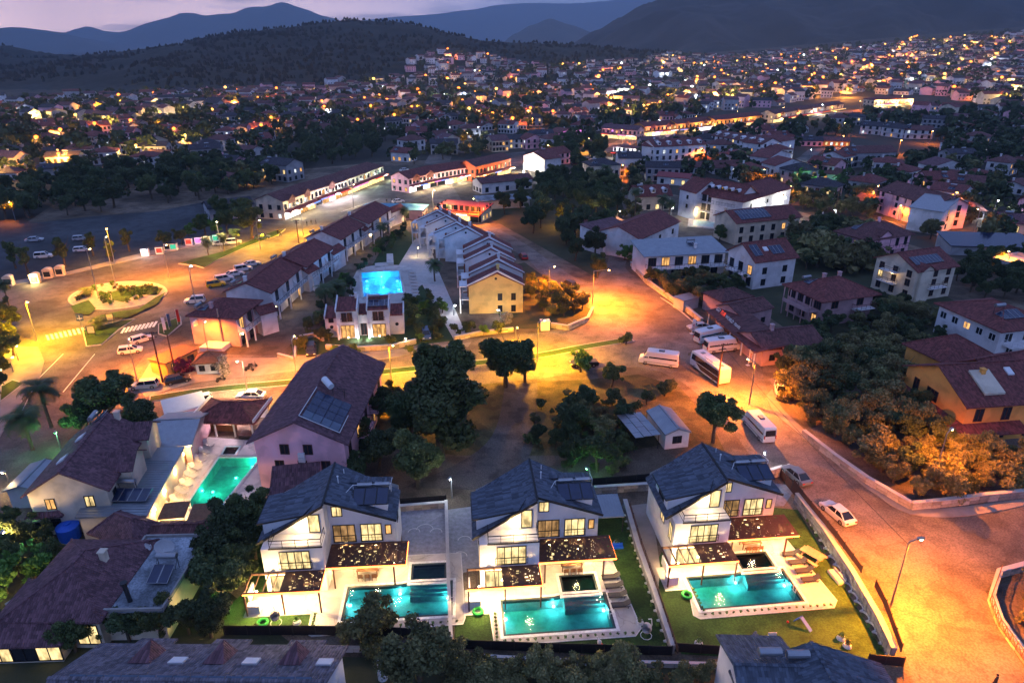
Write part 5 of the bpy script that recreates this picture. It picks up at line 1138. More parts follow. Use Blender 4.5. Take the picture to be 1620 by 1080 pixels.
b = MB(); b.box(-.9,-.7,0,.9,.7,1.9); b.box(-1.0,-.8,1.9,1.0,.8,2.0); T = b.build('transformer_box', 'metal_white', None, (*P(862,521), 0), .1); tag(T, 'white cabinet standing by the yellow lit bend', 'cabinet')
b = MB(); b.box(-.8,-.705,.1,-.05,-.75,1.8); b.box(.05,-.705,.1,.8,-.75,1.8); b.build('cabinet_door', 'metal_white', T)
# ---- shed on the vacant lot
h = house('shed', 'white prefab shed with pale metal gable roof on the vacant lot', 'shed', ('R', 1075,680,1042,640, 3.2), 2.5, 3.6, 'gx', .7, 'plaster_white', 'metal_roof', {'l': (1,[.9],1.2,1.0)}, .2)
T = thing('canopy', 'open white panel canopy against the shed', 'canopy', (*P(1022,712), 0), radians(105)); b = MB()
for i in range(5):
    for j in range(3): b = MB(); b.slab([(-.3+1.35*i, -1.9+1.3*j, 2.5+.02*((i+j) % 2)), (1.0+1.35*i, -1.9+1.3*j, 2.5+.02*((i+j) % 2)), (1.0+1.35*i, -.65+1.3*j, 2.55+.02*((i+j) % 2)), (-.3+1.35*i, -.65+1.3*j, 2.55+.02*((i+j) % 2))], .06); b.build('roof_panel', 'metal_roof', T)
for x in (0, 3.0, 6.2):
    for y in (-1.8, 1.8): b = MB(); b.box(x-.04,y-.04,0,x+.04,y+.04,2.45); b.build('post', 'metal_dark', T)
# ---- travel office on the junction
h = house('office', 'low brown tiled office with lettered canopy beside the parked minibuses', 'office', ('E', 1121,492,1195,556), 3.1, 6.0, 'shed', 1.0, 'plaster_rose', 'tile_brown', {}, .4)
for o_ in list(h.T.children):
    if o_.name.startswith('wall'): bpy.data.objects.remove(o_)
b = MB(); b.box(0, 5.2, 0, h.w, 5.4, 3.6); b.build('wall', 'plaster_rose', h.T); window(h.T, h.w*.3, 5.2, .4, 0, 2.5, 2.2, 'win_amber', cols=3); window(h.T, h.w*.7, 5.2, .4, 0, 2.5, 2.2, cols=3)
for i in range(5): x = .1+(h.w-.4)*i/4; b = MB(); b.box(x,.0,0,x+.2,.2,3.0); b.build('column', 'metal_white', h.T)
OFF = h
def text(parent, s, size, loc, rot, m, ext=.02, nm='lettering', align='LEFT'):
    c = bpy.data.curves.new(nm, 'FONT'); c.body = s; c.size = size; c.extrude = ext; c.align_x = align; c.resolution_u = 2; c.materials.append(M[m])
    o = bpy.data.objects.new(nm, c); COL.objects.link(o); o.location = loc; o.rotation_euler = rot; o.parent = parent
    bpy.context.view_layer.update(); me = bpy.data.meshes.new_from_object(o.evaluated_get(bpy.context.evaluated_depsgraph_get())); o2 = bpy.data.objects.new(nm, me); COL.objects.link(o2); o2.location = loc; o2.rotation_euler = rot; o2.parent = parent
    bpy.data.objects.remove(o); return o2
text(h.T, 'GO', 1.0, (1.0,1.0,3.75), (radians(52),0,0), 'paint_white'); text(h.T, 'TUR', 1.1, (2.9,1.0,3.75), (radians(52),0,0), 'sign_red'); text(h.T, 'WORLD', .9, (5.3,1.0,3.75), (radians(52),0,0), 'paint_white'); text(h.T, 'TRAVEL', .75, (9.0,1.0,3.75), (radians(52),0,0), 'paint_white')
b = MB(); b.bar((.6,1.1,3.85), (h.w-.6,1.1,3.85), .05); b.build('sign_rail', 'metal_dark', h.T)
house('house', 'plum roofed block behind the office canopy, higher part', 'house', ('E', 1170,498,1222,486), 4.0, 6, 'gx', 1.2, 'plaster_rose', 'tile_brown', {'f': (2,[1.2],1,1)}, .3)
house('house', 'low plum roof with chimney right of the office', 'house', ('E', 1208,552,1302,541), 3.4, 8, 'gx', 1.6, 'plaster_rose', 'tile_brown', {'f': (3,[1],1,1)}, .4, chim=((4,4),))
house('house', 'plum tiled rear part of the office cluster', 'house', ('E', 1142,476,1190,468), 3.8, 6, 'hip', 1.2, 'plaster_rose', 'tile_brown', {}, .4)
house('kiosk', 'small flat corrugated lean-to in the garden behind the office', 'shed', ('E', 1082,476,1106,470), 2.4, 3, 'flat', .1, 'plaster_grey', 'metal_roof', {}, .2)
# ---- houses on the right
h = house('house', 'two storey rose house with wide pink hip roof and glazed balcony', 'house', ('E', 1303,472,1383,461), 6.2, 10, 'hip', 2.2, 'plaster_rose', 'tile_red', {'f': [(2,[3.7,.8],1.5,1.5,.05)], 'l': [(4,[3.6],1.8,1.8,.05,3), (3,[.7],1.2,1.5)]}, 1.1, fr='frame_brown', chim=((5,6),(9,6)), balc=(('f',.6,.98,3.1,1.4),), solar=((1.5,6.2,2,1,1.6,True),))
b = MB(); b.box(-2.2,1,2.9,-.02,9,3.1); b.box(-2.2,1,3.1,-2.1,9,3.7); b.build('glazed_balcony', 'plaster_rose', h.T)
for i in range(5): b = MB(); b.box(-2.15,1+i*1.95,0,-2.0,1.15+i*1.95,6.0); b.build('column', 'plaster_rose', h.T)
h = house('house', 'three storey cream house with wooden balcony and blue solar roof', 'house', ('E', 1452,428,1513,419), 7.4, 11, 'gx', 2.6, 'plaster_cream', 'tile_red', {'f': (3,[.8,3.4,5.4],1.1,1.3,.02), 'l': (3,[.8,3.4,5.4],1.1,1.4,.12)}, .6, balc=(('f',.3,.75,3.0,1.3),('l',.2,.6,3.0,1.4),('l',.2,.6,5.6,1.4)), cross=((2.5,3.4,.6,7.4),), fr='frame_brown', solar=((.8,1.2,8,1.0,2.3,False),))
point(h.T, (-1.6,5,5.2), WARM, 60)
house('house', 'white two storey house with red roof at the right edge', 'house', ('E', 1585,521,1672,512), 6.2, 14, 'hip', 2.2, WH, 'tile_red', {'f': [(3,[3.6],1.6,1.6), (2,[.4],1.5,2.1)], 'l': (5,[3.6],1.3,1.2)}, .8, fr='frame_white', balc=(('f',.1,.9,3.1,1.8),), solar=((2.5,2.0,4,1.1,2.2,True),))
h2 = house('house', 'orange house with red gable roof and wide tiled skirt, lit by the street', 'house', ('E', 1437,578,1532,640), 6.3, 13.0, 'gy', 3.1, 'plaster_orange', 'tile_red', {'f': [(1,[3.6],2.2,1.6,0,3,(.35,.6)), (1,[3.2],1.0,2.1,0,2,(.1,.3)), (3,[.5],1.2,1.6)], 'r': [(3,[3.5,.5],1.2,1.9,.0)]}, .6, fr='frame_brown', sky_l=((8.3,9.6),), chim=((8.6,5.0),))
w_ = h2.w
for pts in ([(-2.2,-2.2,2.4), (w_+2.2,-2.2,2.4), (w_+.05,-.02,3.2), (-.05,-.02,3.2)], [(w_+2.2,-2.2,2.4), (w_+2.2,9,2.4), (w_+.05,9,3.2), (w_+.05,-.02,3.2)]): b = MB(); b.slab(pts, .15); b.build('skirt_roof', 'tile_red', h2.T)
for x, y in ((-2.0,-2.0), (w_*.33,-2.0), (w_*.7,-2.0), (w_+2,-2.0), (w_+2,4), (w_+2,8.8)): b = MB(); b.bar((x,y,0), (x,y,2.4), .14); b.build('column', 'wood_mid', h2.T)
b = MB(); b.slab([(w_*.62,3.2,h2.zf(w_*.62,4)+.5), (w_*.92,3.2,h2.zf(w_*.92,4)+.5), (w_*.92,6.4,h2.zf(w_*.92,4)+.5), (w_*.62,6.4,h2.zf(w_*.62,4)+.5)], .3); b.build('roof_terrace_rim', 'plaster_cream', h2.T)
house('house', 'orange side wing with long window row at the right frame edge', 'house', ('E', 1585,612,1665,596), 6.0, 9, 'gx', 2.6, 'plaster_orange', 'tile_red', {'f': [(4,[3.5,.6],1.1,1.6,.05)]}, .6, fr='frame_brown', balc=(('f',.3,.7,3.0,1.2),))
house('house', 'dark red roof behind the orange house gable', 'house', ('E', 1500,572,1570,560), 6.0, 8, 'hip', 2.4, 'plaster_orange', 'tile_red', {}, .6)
house('house', 'pink villa with dormer and blue roof panels behind the shrubs', 'house', ('E', 1374,378,1442,368), 6.4, 10, 'hip', 2.6, 'plaster_pink', 'tile_brown', {'f': [(5,[3.4],1.0,2.0,.0), (4,[.5],1.1,2.0)], 'l': (4,[3.5,.7],.8,1.6)}, .8, balc=(('f',.1,.9,3.0,1.2),), cross=((6,4,.4,6.8),), solar=((1.5,5.6,3,1.1,1.6,False),), chim=((9,5),))
house('house', 'long pale pink three storey house lit orange at its foot', 'house', ('E', 1393,300,1478,325), 7.6, 12, 'gx', 2.6, 'plaster_pink', 'tile_brown', {'f': (7,[1,3.6,5.8],1.0,1.3,.08), 'r': (2,[1,3.6,5.6],1.1,1.6)}, .6, balc=(('f',0,.12,2.9,1.2),('f',0,.12,5.2,1.2)), cross=((5.5,2.8,.3,7.4),(11.5,2.6,.3,7.4)), chim=((4,7),(13,7)))
house('house', 'white gable end wing joined to the long pink house', 'house', ('E', 1492,335,1532,318), 7.2, 9, 'gy', 2.4, WH, 'metal_grey', {'f': (2,[1,3.6,5.4],1.0,1.4)}, .5)
house('house', 'cream two bay house with skylights and many roof panels', 'house', ('E', 1196,413,1260,405), 7.0, 10, 'gx', 3.0, WH, 'tile_red', {'f': (2,[3.6,.8],1.1,1.4,.05), 'l': [(3,[.6,3.4],1.4,2.0,.1)]}, .6, cross=(), sky_l=((4.5,2.6),), solar=((.5,1.0,2,1.1,3.0,False),(5.6,1.0,3,1.1,2.2,False)), balc=(('l',.1,.45,3.0,1.3),('l',.55,.9,3.0,1.3)))
house('house', 'broad white house with long blue metal roof and lit balcony rooms', 'house', ('E', 1022,405,1148,398), 6.0, 9, 'shed', 1.3, WH, 'metal_roof', {'f': [(6,[3.3],1.9,2.0,.35,3), (4,[.5],1.6,2.0,.1)]}, .7, balc=(('f',0,1,3.0,2.0),), litm=('win_amber','win_amber'), solar=((13,4,2,1,1.6,True),), chim=((14,3),))
house('house', 'white building with low plum roofs beside the lit green yard', 'house', ('E', 955,372,1006,360), 5.6, 9, 'shed', 1.2, WH, 'tile_plum', {'f': (3,[3.2,.5],1.1,1.4)}, .3)
house('house', 'white hall with red gable roof behind the blue metal roof', 'house', ('E', 1012,378,1075,350), 6.0, 13, 'gx', 2.4, WH, 'tile_red', {'f': (3,[3.2],1.0,1.3)}, .4)
house('hotel', 'cream hotel wing with large dark collector roof', 'hotel', ('E', 1166,352,1266,342), 6.6, 10, 'gx', 2.3, 'plaster_cream', 'tile_red', {'f': (6,[3.4,.6],1.1,1.6,.05)}, .6, solar=((2.0,.6,9,1.1,2.3,False,False,'solar',.06,.3,2),), chim=((1,7),))
# ---- curved white hotel
h = house('hotel', 'large white hotel wing with arched dormers and red roof, courtyard side', 'hotel', ('E', 1102,302,1168,314), 9.0, 11, 'gx', 3.4, WH, 'tile_red', {'f': (7,[.5,3.4,6.3],1.5,2.1,.15)}, .7, z0=0, balc=(('f',.05,.5,3.1,1.2),('f',.05,.5,6.0,1.2),('f',.55,.98,3.1,1.2),('f',.55,.98,6.0,1.2)))
for i in range(6):
    x = .9+h.w*(i+.2)/6.3; y = 2.2; z = h.zf(x, y); b = MB(); r = .85
    for k in range(6): t0, t1 = pi*k/6, pi*(k+1)/6; b.face((x-r*cos(t0), y-1.0, z+.2+r*sin(t0)), (x-r*cos(t1), y-1.0, z+.2+r*sin(t1)), (x-r*cos(t1), y+1.2, z+.2+r*sin(t1)), (x-r*cos(t0), y+1.2, z+.2+r*sin(t0)))
    d_ = b.build('dormer', WH, h.T); b = MB(); b.face(*[(x-.75*cos(pi*k/6), y-.9, z+.15+.75*sin(pi*k/6)) for k in range(7)][::-1]); b.build('pane', 'glass_dark', d_)
h = house('hotel', 'tall white left gable end of the large hotel', 'hotel', ('E', 1076,298,1102,305), 9.0, 11, 'gx', 3.4, WH, 'tile_red', {'f': (1,[3.4,6.3],.8,1.1)}, .4)
h = house('hotel', 'white right wing of the large hotel, floodlit gable wall', 'hotel', ('E', 1176,318,1252,296), 8.6, 11, 'hip', 3.2, WH, 'tile_red', {'f': (3,[5.8],.8,1.0)}, .6)
for x, y in ((h.w*.30,-2.2), (h.w*.75,-2.2)): b = MB(); b.ball((x,y,6.4), .18); b.bar((x,0,6.5), (x,y,6.5), .05); b.build('flood_lamp', 'bulb_white', h.T); point(h.T, (x,y,6.1), (1,.95,.75), 1500, .2)
# second line of hotels
def mid(lb, E, ze, D, roof='gx', rh=2.4, wall=WH, tile='tile_red', cols=5, fl=2, cat='hotel', lit=.2, **k):
    c = PG((E[0]+E[2])/2, max(E[1], E[3])+ze*3.2); z0 = c[2]-.1 if c else 0
    if cat in ('house','hotel') and fl >= 2 and 'balc' not in k: k['balc'] = (('f',.12,.42,3.1,1.1),('f',.58,.88,3.1,1.1))
    if cat in ('house','hotel') and roof in ('gx','hip') and 'solar' not in k and cols > 1: k['solar'] = ((1.2,.9,2,1.0,1.7,True),); k.setdefault('chim', ((3.5, D*.6),))
    return house(k.pop('nm', cat), lb, cat, ('E', *E), ze, D, roof, rh, wall, tile, {'f': (cols,[.6+2.8*i for i in range(fl)],1.2,1.6,lit), 'l': (3,[.6+2.8*i for i in range(fl)],1.1,1.4,lit), 'r': (3,[.6+2.8*i for i in range(fl)],1.1,1.4,lit)}, k.pop('over', .5), z0=z0, near=False, fr=k.pop('fr', 'frame_dark'), litm=k.pop('litm', ('win_warm','win_amber','win_cool')), **k)
def dormers(h, n, y=1.6, m=WH, r=.7):
    for i in range(n):
        x = h.w*(i+.5)/n; z = h.zf(x, y); b = MB(); b.box(x-r, y-1.0, z-.2, x+r, y+1.0, z+.9); b.slab([(x-r-.2,y-1.2,z+.95), (x,y-1.2,z+1.5), (x,y+1.6,z+1.5), (x-r-.2,y+1.6,z+.95)], .1); b.slab([(x,y-1.2,z+1.5), (x+r+.2,y-1.2,z+.95), (x+r+.2,y+1.6,z+.95), (x,y+1.6,z+1.5)], .1); d_ = b.build('dormer', m, h.T); b = MB(); b.face((x-.45,y-1.01,z+.1), (x+.45,y-1.01,z+.1), (x+.45,y-1.01,z+.8), (x-.45,y-1.01,z+.8)); b.build('pane', 'glass_dark', d_)
h = mid('white four storey hotel with a row of roof dormers and small balconies', (1036,232,1117,228), 9.6, 12, cols=8, fl=3, lit=.12); dormers(h, 5)
mid('white gable end at the left of the dormered hotel', (1016,230,1034,232), 9.4, 12, cols=1, fl=2)
h = mid('long white hotel with rounded dormers behind the garden', (1126,214,1206,228), 7.8, 12, cols=10, fl=3, tile='tile_brown'); dormers(h, 6)
mid('white hotel corner block right of the long hotel', (1206,228,1258,220), 7.6, 11, 'hip', cols=4, fl=2)
mid('white gabled block below the floodlight, upper one of two', (1216,250,1252,243), 6.6, 9, 'gy', cols=2, fl=2, lit=.05); mid('white gabled block below the floodlight, lower one of two', (1227,262,1277,259), 6.8, 9, 'gy', cols=2, fl=2, lit=.05)
mid('blue grey shaded house with glazed verandas beside a small pool', (1348,242,1418,240), 6.8, 9, cols=4, fl=2, tile='tile_brown', wall='plaster_grey', lit=0, cat='house')
mid('pale house with hip roof under the road lamp, right', (1478,263,1530,262), 5.4, 10, 'gy', cols=2, fl=1, tile='tile_plum', cat='house'); mid('white house with dark roof and pipe chimney beside the long pink house', (1508,288,1556,292), 5.2, 10, 'gx', cols=3, fl=1, tile='tile_brown', cat='house')
mid('low house with plain plum roof at the right edge by the bright flood lamp', (1582,350,1640,355), 3.4, 8, 'gx', 2, 'plaster_cream', 'tile_plum', 3, 1, 'house')
mid('red roofed open restaurant lit from inside beside the sandy yard', (1296,222,1345,224), 3.0, 9, 'shed', 1, 'plaster_orange', 'tile_red', 6, 1, 'restaurant', 1.0)
mid('white twin house with rounded gable beside the sandy yard', (1433,205,1478,206), 5.4, 9, 'gx', 2, WH, 'tile_brown', 4, 2, 'house'); mid('white house with rounded dormers left of the twin house', (1362,198,1394,200), 5.4, 9, 'gx', 2, WH, 'tile_dark', 3, 2, 'house'); mid('pair of narrow white houses among trees beyond the sandy yard', (1396,200,1430,204), 5.8, 8, 'gx', 2, WH, 'tile_dark', 3, 2, 'house')
mid('yellow beige three storey block beside a tall palm', (935,262,982,260), 7.4, 10, 'hip', 2, 'plaster_cream', 'tile_dark', 4, 2, 'house', .05); mid('white block with blue grey roof behind the beige block', (980,250,1015,250), 8.0, 11, 'gx', 2, WH, 'tile_dark', 3, 2, 'house')
h = mid('white house with three arched attic windows behind the palms', (1006,310,1062,308), 5.4, 8, 'gx', 2.8, 'plaster_cream', 'tile_red', 4, 1, 'house'); dormers(h, 3, 1.3)
mid('dark plum roofed restaurant beside the park', (928,355,990,352), 3.2, 9, 'hip', 1.8, 'plaster_cream', 'tile_plum', 4, 1, 'restaurant', .5)
mid('low purple lit building in front of the hotel garden', (1040,278,1090,282), 3.4, 7, 'gx', 1.2, WH, 'metal_red', 3, 1, 'building', .6)
mid('dark blue long solar canopy by the right edge', (1506,388,1640,392), 2.8, 9, 'shed', 1.4, 'plaster_grey', 'solar', 0, 0, 'canopy')
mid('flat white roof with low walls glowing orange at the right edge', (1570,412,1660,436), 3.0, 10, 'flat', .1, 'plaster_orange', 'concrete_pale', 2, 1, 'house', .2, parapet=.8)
mid('long white hip roofed hall at the far right', (1590,205,1680,210), 4.6, 12, 'hip', 2, WH, 'tile_brown', 6, 1, 'building')
# ---- shopping streets
def shop(lb, E, ze, D, wall='plaster_cream', tile='tile_brown', n=4, glow='shop_white', pw=500, lc=(1,.9,.85), roof='gx', rh=2.0, crs=0, aw='metal_red'):
    h = mid(lb, E, ze, D, roof, rh, wall, tile, n*2, 2, 'shop row', .25, nm='shop_row', cross=[(0,0,0,0)]*0)
    w = h.w
    if crs:
        for i in range(crs):
            x = w*(i+.5)/crs; b = MB(); b.face((x-2,-.4,ze-1.5), (x+2,-.4,ze-1.5), (x+2,-.4,ze-.1), (x,-.4,ze+1.2), (x-2,-.4,ze-.1)); b.slab([(x-2.2,-.7,ze-.1), (x,-.7,ze+1.35), (x,3.5,ze+1.35), (x-2.2,1,ze-.1)], .15); b.slab([(x,-.7,ze+1.35), (x+2.2,-.7,ze-.1), (x+2.2,1,ze-.1), (x,3.5,ze+1.35)], .15); b.build('gable_roof', tile, h.T)
    for i in range(n):
        x0 = w*i/n+.2; x1 = w*(i+1)/n-.2; b = MB(); b.box(x0, -.12, .2, x1, -.05, 2.3); b.build('shop_window', R.choice([glow, glow, 'shop_warm', 'win_amber', 'glass_dark']), h.T)
        b = MB(); b.slab([(x0-.1,-2.4,2.5), (x1+.1,-2.4,2.5), (x1+.1,-.03,3.1), (x0-.1,-.03,3.1)], .12); b.build('awning', aw, h.T)
        b = MB(); b.box(x0, -2.52, 2.45, x1, -2.44, 2.85); b.build('shop_sign', R.choice(['sign_pink','shop_white','sign_blue','sign_red','metal_red','shop_warm','metal_grey']), h.T)
        if i % 2 == 0: point(h.T, ((x0+x1)/2+.8, -3.0, 2.6), lc, pw*2.0, .3)
    return h
shop('row of gabled shops with white shopfronts on the avenue, nearest gables', (447,318,496,300), 6.4, 10, n=4, crs=2, pw=1100, lc=(1,.78,.42))
shop('row of shops with blazing white fronts beyond the gabled ones', (497,300,548,284), 6.0, 10, n=5, crs=1, pw=1300, lc=(1,.86,.86), tile='tile_brown')
shop('far end of the shop row with red awnings along the avenue', (549,283,606,262), 6.0, 10, 'plaster_cream', 'tile_brown', 5, 'shop_warm', 700, (.8,1,.75), 'hip')
shop('pink gabled houses over a bright bar at the avenue fork, left part', (646,282,690,272), 5.8, 9, 'plaster_pink', 'tile_red', 4, 'shop_white', 700, (1,.75,.4), crs=2)
shop('pink houses over a bright bar at the avenue fork, right part', (691,272,752,262), 5.8, 9, 'plaster_pink', 'tile_red', 5, 'shop_white', 1300, (1,.8,.5))
shop('red fronted building with tall windows on the shopping street', (752,263,808,250), 6.6, 9, 'plaster_red', 'tile_brown', 5, 'shop_warm', 1100, (1,.6,.15))
h = mid('floodlit white gable house on the shopping street', (828,246,862,252), 6.4, 10, 'gy', 2.2, WH, 'tile_red', 0, 0, 'house'); point(h.T, (h.w*.5,-6,4), (1,.97,.9), 5500, .4); b = MB(); b.ball((h.w*.5,-6,4), .2); b.bar((h.w*.5,-6,0), (h.w*.5,-6,4), .1); b.build('flood_lamp', 'bulb_white', h.T)
mid('row of pink gabled houses right of the floodlit house', (862,246,902,240), 5.6, 9, 'gx', 2.2, 'plaster_pink', 'tile_red', 5, 2, 'house'); mid('low long roof with white end wall below the shopping street', (762,290,842,282), 4.2, 8, 'gx', 1.6, WH, 'tile_brown', 5, 1, 'building', .1)
shop('low open restaurant with yellow lit canopy roof at the fork', (690,330,762,336), 3.4, 9, 'plaster_cream', 'metal_red', 4, 'shop_warm', 250, (1,.6,.2), 'shed', 1.0)
mid('grey stepped flat roofs between restaurant and park', (758,318,838,314), 3.2, 8, 'flat', .1, 'plaster_grey', 'roof_deck', 3, 1, 'building', .2)
mid('pale blue tent roof at the end of the terraces', (570,330,668,332), 3.4, 8, 'hip', 1.0, 'plaster_rose', 'canopy_blue', 2, 1, 'canopy')
shop('terracotta shop terraces along the far street, left block', (1020,200,1070,196), 6.2, 10, 'plaster_orange', 'tile_red', 4, 'shop_white', 900, (1,.55,.75), crs=2)
shop('terracotta shop terraces along the far street, middle block', (1072,196,1130,190), 6.2, 10, 'plaster_orange', 'tile_red', 5, 'shop_white', 1500, (1,.65,.35), crs=2)
shop('terracotta shop terraces along the far street, right block', (1132,190,1206,182), 6.2, 10, 'plaster_orange', 'tile_red', 6, 'shop_warm', 1800, (1,.55,.2))
shop('long row of gabled orange lit houses on the far street', (1225,180,1335,164), 6.4, 10, 'plaster_cream', 'tile_brown', 8, 'shop_warm', 1700, (1,.50,.12), crs=5)
shop('bright arched complex glowing yellow on the upper right', (1384,158,1446,156), 6.4, 12, 'plaster_cream', 'tile_red', 5, 'shop_warm', 6000, (1,.72,.3), 'hip')
shop('small lit shop front above the park trees', (970,232,1012,236), 5.4, 8, WH, 'tile_brown', 3, 'shop_white', 1500, (.9,.9,1), 'flat'); shop('pink and violet lit guest house above the park trees', (882,212,920,206), 5.8, 9, 'plaster_pink', 'tile_red', 3, 'sign_pink', 500, (.9,.3,1), 'gy'); shop('brown hall with blind arcade behind the lit shop front', (952,202,1008,206), 6.0, 10, 'plaster_rose', 'tile_plum', 4, 'shop_warm', 400, (1,.6,.3))
mid('pale manor with lit windows among the trees left of the avenue', (412,258,452,262), 7.0, 10, 'gx', 2, 'plaster_grey', 'tile_dark', 5, 2, 'house', .3); mid('orange lit bungalow with bright canopy behind the avenue trees', (352,282,382,276), 4.0, 8, 'hip', 1.4, 'plaster_orange', 'tile_brown', 3, 1, 'house', .8)
mid('small white house with red roof among dark trees', (618,240,645,242), 4.6, 8, 'gx', 1.8, WH, 'tile_red', 3, 1, 'house'); mid('long pale villa with arched porch behind the bright street lamp', (770,222,830,220), 5.0, 10, 'gx', 2, WH, 'tile_dark', 7, 2, 'house'); mid('pink gabled villa next to the long pale villa', (832,220,860,218), 5.6, 9, 'gy', 2, 'plaster_pink', 'tile_red', 3, 2, 'house')
mid('dark roofed guest house at the end of the car park', (330,330,400,322), 4.4, 9, 'gx', 1.6, 'plaster_grey', 'tile_dark', 4, 1, 'house', 0); mid('long dark roof among trees beyond the car park', (60,268,130,262), 4.2, 9, 'gx', 1.4, 'plaster_grey', 'tile_dark', 4, 1, 'house', 0)
# ---- planted yard building bottom left of the first terrace block
house('kiosk', 'small thatched grey roof beside the pink flowering bush', 'kiosk', ('E', 308,572,345,570), 2.6, 3.4, 'hip', 1.0, 'plaster_white', 'wood_mid', {'f': (2,[.8],.8,.9)}, .5)
house('kiosk', 'orange walled open terrace bar at the end of the first terrace block', 'kiosk', ('E', 262,575,312,552), 2.6, 4.0, 'flat', .1, 'plaster_orange', 'wood_mid', {'f': (2,[.6],1.2,1.4,.5)}, .2)
# ---- kiosks along the pavement
for i, (x, y, m_, g, lb) in enumerate([(16,452,'plaster_cream',None,'cream dome roofed kiosk second from the left on the pavement'), (58,448,'shop_warm','shop_warm','glowing white arched kiosk on the pavement'), (78,440,'plaster_cream',None,'arched kiosk with openings right of the glowing one'), (97,436,'plaster_cream',None,'small plain kiosk right of the arched one'), (231,405,'shop_white','shop_white','blue white glowing ticket kiosk'), (254,402,'sign_red','sign_red','red glowing vending kiosk right of the ticket kiosk'), (267,396,'frame_dark',None,'dark narrow kiosk between two lit ones'), (276,396,'sign_green',None,'kiosk with pale framed poster'), (300,388,'sign_red','sign_red','red pink glowing shop stall in the row by the trees'), (315,386,'sign_pink','sign_blue','violet glowing shop stall in the row by the trees'), (329,384,'shop_warm','shop_warm','yellow glowing shop stall in the row by the trees'), (343,382,'sign_green','sign_green','green glowing shop stall at the end of the row')]):
    T = thing('kiosk', lb, 'kiosk', (*P(x, y), .16), radians(12)); T.scale = (.85,.85,.85); b = MB(); b.box(-1.1,-.9,0,1.1,.9,2.3); b.build('wall', 'plaster_cream' if i < 4 else 'metal_white', T); b = MB()
    if i < 4:
        for k in range(8): t0, t1 = pi*k/8, pi*(k+1)/8; b.face((-1.2*cos(t0),-1.0,2.3+.7*sin(t0)), (-1.2*cos(t1),-1.0,2.3+.7*sin(t1)), (-1.2*cos(t1),1.0,2.3+.7*sin(t1)), (-1.2*cos(t0),1.0,2.3+.7*sin(t0)))
        b.face(*[(-1.2*cos(pi*k/8),-1.0,2.3+.7*sin(pi*k/8)) for k in range(9)][::-1])
    else: b.box(-1.2,-1.0,2.3,1.2,1.0,2.45)
    b.build('roof', 'plaster_cream' if i < 4 else 'metal_dark', T); b = MB(); b.box(-.85,-.95,.5,.85,-.91,2.0); b.build('shop_window', m_ if m_ in ('shop_warm','shop_white','sign_red','sign_pink','sign_green') else 'glass_dark', T)
    if g: point(T, (0,-1.9,1.9), {'shop_warm': (1,.7,.25), 'shop_white': (.85,.92,1), 'sign_red': (1,.15,.1), 'sign_blue': (.5,.3,1), 'sign_green': (.2,1,.6)}[g], {'shop_warm': 1300 if i == 1 else 110, 'shop_white': 240}.get(g, 60), .3)
# ------------------------------------------------------------------ trees and plants
import numpy as np
def leafmass(name, lobes, n, size, m, seed=0, shell=.55, up=0.):
    """n small leaf clumps spread through ellipsoid lobes (cx,cy,cz,rx,rz)"""
    g = np.random.default_rng(seed); vol = np.array([l[3]**2*l[4] for l in lobes])**.8; idx = g.choice(len(lobes), n, p=vol/vol.sum()); L = np.array(lobes)[idx]
    d = g.normal(size=(n, 3)); d /= np.linalg.norm(d, axis=1)[:, None]; r = (shell+(1-shell)*g.random(n)**.7)*(1+.12*g.normal(size=n)*.6)
    c = L[:, :3]+d*r[:, None]*np.stack([L[:, 3], L[:, 3], L[:, 4]], 1)
    a = g.normal(size=(n, 3))+d*.6; a[:, 2] += up; a /= np.linalg.norm(a, axis=1)[:, None]; t = np.cross(a, g.normal(size=(n, 3))); t /= np.linalg.norm(t, axis=1)[:, None]; b = np.cross(a, t)
    s = size*(.6+.8*g.random(n))[:, None]; s2 = s*(.45+.5*g.random(n))[:, None]
    v = np.stack([c-t*s, c-b*s2*.7+t*s*.1, c+t*s, c+b*s2], 1).reshape(-1, 3)
    me = bpy.data.meshes.new(name); me.vertices.add(4*n); me.vertices.foreach_set('co', v.astype(np.float32).ravel())
    me.loops.add(4*n); me.loops.foreach_set('vertex_index', np.arange(4*n, dtype=np.int32)); me.polygons.add(n); me.polygons.foreach_set('loop_start', np.arange(0, 4*n, 4, dtype=np.int32))
    me.materials.append(M[m]); me.update(calc_edges=True); return me
def lobes_for(seed, R0, Hh, n=9, z0=None, flat=.75):
    r = random.Random(seed); n = int(n*1.5); o = [(0, 0, Hh-R0*flat*1.1, R0*.5, R0*flat*.7)]
    for i in range(n):
        a = r.uniform(0, 2*pi); d = r.uniform(.25, .85)*R0; z = Hh-R0*flat*r.uniform(.2, 1.9); rr = R0*r.uniform(.17, .44); o.append((d*cos(a), d*sin(a), z, rr, rr*.8))
    return o
def trunk_mesh(name, Hh, r, seed, n=5, lean=.1, m='bark'):
    g = random.Random(seed); b = MB(); top = (g.uniform(-lean, lean)*Hh, g.uniform(-lean, lean)*Hh, Hh*.55); b.cyl((0,0,-.2), (top[0]*.4, top[1]*.4, Hh*.28), r, r*.72, 7, False); b.cyl((top[0]*.4, top[1]*.4, Hh*.28), top, r*.72, r*.45, 7, False)
    for i in range(n):
        a = 2*pi*i/n+g.uniform(-.4,.4); s = Vector((top[0]*.4, top[1]*.4, Hh*.28)).lerp(Vector(top), g.random()); e = s+Vector((cos(a)*Hh*.22, sin(a)*Hh*.22, Hh*g.uniform(.12, .34))); b.cyl(s, e, r*.42, r*.16, 5, False); e2 = e+Vector((cos(a+.5)*Hh*.12, sin(a+.5)*Hh*.12, Hh*g.uniform(.06, .18))); b.cyl(e, e2, r*.16, r*.06, 4, False)
    return b.mesh(name, m)
TV = {}
